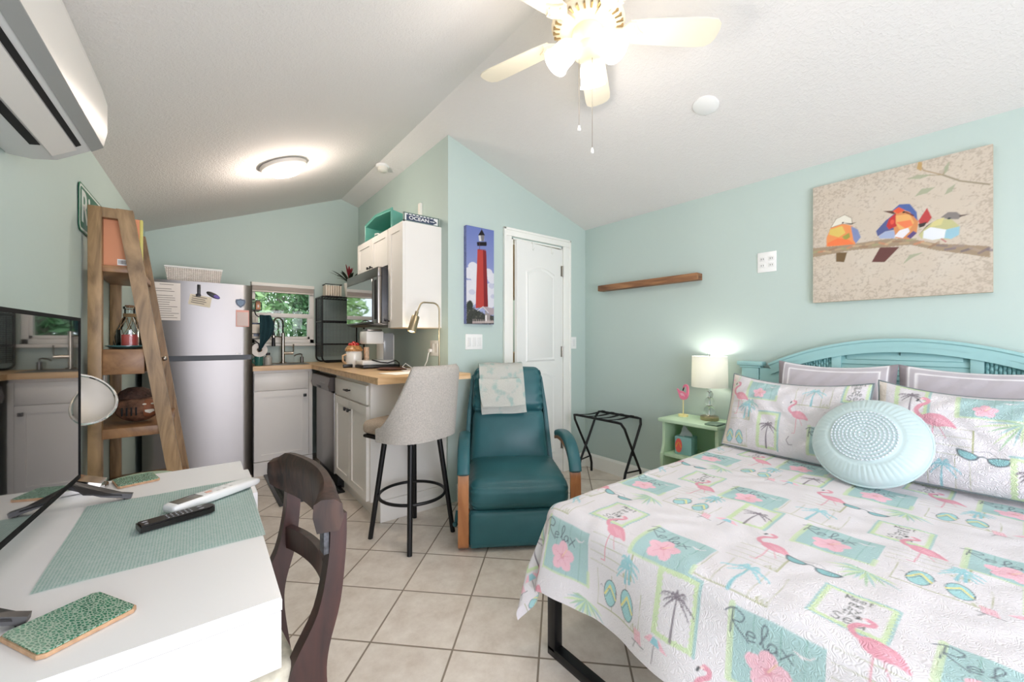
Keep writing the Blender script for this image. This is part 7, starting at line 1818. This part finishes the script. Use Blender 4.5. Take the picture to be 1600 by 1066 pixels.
M_ = ceil_frame(1.285, 3.52, 0) if False else Matrix.Translation((1.31, 3.52, ceil_z(1.31))) @ Matrix.Rotation(PI, 4, 'X')
t = thing('smoke_detector', 'small white smoke detector on the kitchen ceiling by the side wall', 'detector', M=M_)
bm = B(); lathe(bm, [(0, 0), (.06, 0), (.06, .012), (.05, .02), (0, .02)], (0, 0, 0), 30); obj('mount', bm, m_white, t, world=False)
bm = B(); lathe(bm, [(.044, .018), (.046, .024), (.042, .048), (.03, .056), (0, .058)], (0, 0, 0), 30, caps=False); obj('sensor', bm, mat('detector_ivory', rgb(226, 222, 212), .4), t, world=False)
M_ = ceil_frame(2.195, 1.075, 0); t = thing('ceiling_cover', 'flat round white cover plate on the sloping ceiling right of the fan', 'cover plate', M=M_)
bm = B(); lathe(bm, [(0, 0), (.066, 0), (.066, .005), (.06, .008), (0, .008)], (0, 0, 0), 40); obj('disc', bm, m_white, t, world=False)

# ceiling fan
FC = V(1.305, 1.14, 0); t = thing('ceiling_fan', 'cream five-blade ceiling fan with three glowing tulip lights', 'ceiling fan', (FC.x, FC.y, 2.36))
m_fan = mat('cream_fan_enamel', rgb(240, 226, 200), .4); m_blade = mat('cream_blade', rgb(238, 228, 206), .45, var=(5, .03)); m_gold = mat('gold_trim', rgb(176, 152, 112), .35, .8)
def fl(prof, nm, m, par=t): b = B(); lathe(b, prof, FC, 48); return obj(nm, b, m, par)
fl([(0, 2.768), (.07, 2.762), (.075, 2.735), (.055, 2.70), (.02, 2.69), (0, 2.69)], 'canopy', m_fan)
fl([(0, 2.70), (.02, 2.70), (.02, 2.66), (.05, 2.65), (.11, 2.64), (.13, 2.61), (.132, 2.58), (.125, 2.565), (.15, 2.55), (.153, 2.535), (.135, 2.515), (.09, 2.508), (0, 2.508)], 'motor_housing', m_fan)
bm = B()
for k in range(30):
    a = 2 * PI * k / 30; M_ = Matrix.Translation(FC) @ Matrix.Rotation(a, 4, 'Z'); box(bm, (.118, -.0035, 2.5165), (.146, .0035, 2.527), M=M_ @ Matrix.Translation((0, 0, -.006)))
obj('vent_slots', bm, m_gold, t)
for k in range(5):
    a = math.radians(35 + 72 * k); M_ = Matrix.Translation((FC.x, FC.y, 2.51)) @ Matrix.Rotation(a, 4, 'Z') @ Matrix.Rotation(math.radians(-11), 4, 'X')
    bm = B(); n = 14; top = []
    outline = [(.17, -.048), (.24, -.056), (.36, -.062), (.48, -.066), (.525, -.062), (.548, -.045), (.556, -.02), (.556, .02), (.548, .045), (.525, .062), (.48, .066), (.36, .062), (.24, .056), (.17, .048)]
    prism(bm, [(x, y, -.003) for x, y in outline], (0, 0, .006)); bmesh.ops.transform(bm, matrix=M_, verts=bm.verts); bl_ = obj('blade', bm, m_blade, t)
    bm = B(); br = [(.09, -.016), (.14, -.02), (.165, -.045), (.19, -.05), (.20, -.03), (.215, -.012), (.235, 0), (.215, .012), (.20, .03), (.19, .05), (.165, .045), (.14, .02), (.09, .016)]
    prism(bm, [(x, y, -.010) for x, y in br], (0, 0, .007))
    for (x, y) in ((.185, -.03), (.185, .03), (.215, 0)): ball(bm, (x, y, -.011), .005, u=8, v=6)
    bmesh.ops.transform(bm, matrix=M_, verts=bm.verts); obj('blade_iron', bm, m_fan, bl_)
fl([(0, 2.51), (.062, 2.508), (.066, 2.49), (.06, 2.455), (.05, 2.445), (.058, 2.43), (.056, 2.405), (.03, 2.39), (0, 2.388)], 'light_fitter', m_fan)
m_tulip = mat('glowing_frosted_glass', rgb(255, 250, 240), .35, emit=(rgb(255, 246, 226), 4.0))
fan_lights = []
for k, az in enumerate((150, 32, -88)):
    a = math.radians(az); hdir = V(math.cos(a), math.sin(a), 0); ax_ = (hdir * .66 + V(0, 0, -.75)).normalized(); p0 = FC + V(0, 0, 2.452) + hdir * .03
    bm = B(); tube(bm, [p0 - hdir * .01, p0 + hdir * .02, p0 + hdir * .03 + ax_ * .015], .014, 10); arm_ = obj('light_arm', bm, m_fan, t)
    x_, y_, z_ = frame_from(ax_); MM = Matrix((x_, y_, z_)).transposed().to_4x4(); MM.translation = p0 + hdir * .028 + ax_ * .012
    bm = B(); lathe(bm, [(.018, 0), (.03, .004), (.044, .025), (.05, .05), (.05, .075), (.053, .1), (.058, .112), (.055, .112), (.047, .09), (.046, .05), (.03, .012), (.018, .006)], (0, 0, 0), 32, M=MM, caps=False); obj('tulip_shade', bm, m_tulip, arm_)
    fan_lights.append(MM @ V(0, 0, .135))
for (x, y, z0_, z1_) in ((1.282, 1.168, 2.088, 2.40), (1.312, 1.122, 1.985, 2.40)):
    bm = B(); cyl(bm, (x, y, z0_ + .02), (x, y, z1_), .0011, n=6)
    ch = obj('pull_chain', bm, mat('dull_chain', rgb(120, 108, 92), .6), t); bm = B(); lathe(bm, [(0, 0), (.006, .002), (.0075, .01), (.004, .024), (0, .026)], (x, y, z0_), 14); obj('pull_knob', bm, m_white, ch)
# ================================================================ OUTSIDE THE KITCHEN WINDOW
m_grass = mat('lawn_green', rgb(96, 126, 70), .9, var=(3, .3))
bm = B(); box(bm, (-6, YB + .12, -.25), (8, YB + 14, -.15)); o = obj('garden_lawn', bm, m_grass); o['kind'] = 'structure'
m_bark = mat('grey_bark', rgb(146, 138, 126), .9, var=(14, .3), bump=(30, .6, .01))
greens = [mat('leaf_green_%s' % n, c, .6, var=(3, .3)) for n, c in (('bright', rgb(172, 198, 140)), ('mid', rgb(126, 160, 108)), ('deep', rgb(88, 122, 82)))]
def tree(name, label, x, y, h, w, mi, n, seed, z0=.35):
    tt = thing(name, label, 'tree', (x, y, -.16)); random.seed(seed)
    b = B(); tube(b, [(x, y, -.16), (x + .04, y, h * .4), (x - .03, y, h * .75)], [.09, .07, .03], 8)
    for k in range(5):
        a = random.uniform(0, 2 * PI); z = h * random.uniform(.25, .6); tube(b, [(x, y, z), (x + .5 * w * math.cos(a), y + .3 * w * math.sin(a), z + .45)], [.03, .008], 6)
    obj('trunk', b, m_bark, tt)
    b = B()
    for i in range(n):
        a = random.uniform(0, 2 * PI); q = random.random() ** .5; zz_ = random.uniform(z0, h); k = math.sin(PI * min(1, max(.12, (zz_ - z0) / (h - z0))) ) ** .5
        p = V(x + w * q * k * math.cos(a), y + w * .6 * q * k * math.sin(a), zz_); s = random.uniform(.04, .09)
        d1 = V(random.uniform(-1, 1), random.uniform(-1, 1), random.uniform(-1, 1)).normalized(); d2 = d1.orthogonal().normalized()
        b.faces.new([b.verts.new(p + d1 * s), b.verts.new(p + d2 * s * .45), b.verts.new(p - d1 * s), b.verts.new(p - d2 * s * .45)])
    f_ = obj('foliage', b, greens[mi], tt, smooth=0); f_['kind'] = 'stuff'
tree('tree', 'bright green tree outside the left part of the kitchen window', .35, 6.9, 3.0, .5, 0, 2600, 1)
tree('tree', 'mid green shrubby tree outside the middle of the kitchen window', 1.15, 8.0, 3.4, .6, 1, 3000, 2)
tree('tree', 'deep green tree outside the right part of the kitchen window', 1.5, 6.6, 2.6, .42, 2, 2400, 3)
tree('tree', 'pale distant tree crown far beyond the kitchen window', 1.2, 11, 4.6, 2.4, 0, 5200, 4, .0)

# ================================================================ LIGHT
sc = bpy.context.scene
wd = bpy.data.worlds.new('daylight'); sc.world = wd; wd.use_nodes = True
bg = wd.node_tree.nodes['Background']; bg.inputs['Color'].default_value = (.80, .90, 1.0, 1); bg.inputs['Strength'].default_value = WORLD
def light(name, kind, loc, energy, col=(1, 1, 1), size=None, rot=None, sizey=None):
    l = bpy.data.lights.new(name, kind); l.energy = energy; l.color = col
    if kind == 'AREA':
        l.shape = 'RECTANGLE'; l.size = size; l.size_y = sizey or size
    elif size is not None: l.shadow_soft_size = size
    o = bpy.data.objects.new(name, l); C.objects.link(o); o.location = loc
    if rot is not None: o.rotation_euler = rot
    return o
sun = bpy.data.lights.new('sun', 'SUN'); sun.energy = 3.0; sun.angle = .03; so = bpy.data.objects.new('sun', sun); C.objects.link(so); so.rotation_euler = (math.radians(-38), math.radians(12), 0)
# area light for fill, set in the added opening behind the camera
light('opening_fill', 'AREA', ((GX0 + GX1) / 2, YF - .02, (GZ0 + GZ1) / 2), E_FILL, (.92, .89, 1.0), GX1 - GX0 - .1, (math.radians(90), 0, 0), GZ1 - GZ0 - .1)
for i, p in enumerate(fan_lights): light('fan_lamp', 'POINT', p, E_FAN, (1.0, .92, .88), .045)
light('kitchen_lamp', 'POINT', kl, E_KIT, (1.0, .86, .76), .08)
light('bedside_bulb', 'POINT', lc + V(0, 0, .40), E_BED, (1.0, .96, .90), .03)
light('gooseneck_bulb', 'POINT', gl_pos + V(-.01, 0, -.05), E_GOOSE, (1.0, .88, .68), .02)
light('bathroom_fill', 'POINT', (2.1, 3.6, 2.1), 14, (1.0, .95, .88), .1)  # unseen fill without a fixture, added to brighten the ajar door's gap

# ================================================================ CAMERA
cam = bpy.data.cameras.new('camera'); co = bpy.data.objects.new('camera', cam); C.objects.link(co)
cam.sensor_fit = 'HORIZONTAL'; cam.sensor_width = 36; cam.lens = 36 * 629 / 1600; cam.clip_start = .02
co.location = (0, 0, 1.2); co.rotation_euler = (PI / 2, 0, -math.radians(38.2)); cam.shift_y = -1.0 / 1600
sc.camera = co
sc.view_settings.view_transform = 'Standard'; sc.view_settings.look = 'None'; sc.view_settings.gamma = 1; sc.view_settings.use_curve_mapping = False
sc.view_settings.exposure = EXPO
sc.cycles.max_bounces = 12; sc.cycles.diffuse_bounces = 8; sc.cycles.glossy_bounces = 4; sc.cycles.transmission_bounces = 8; sc.cycles.sample_clamp_indirect = 6; sc.cycles.caustics_reflective = False; sc.cycles.caustics_refractive = False
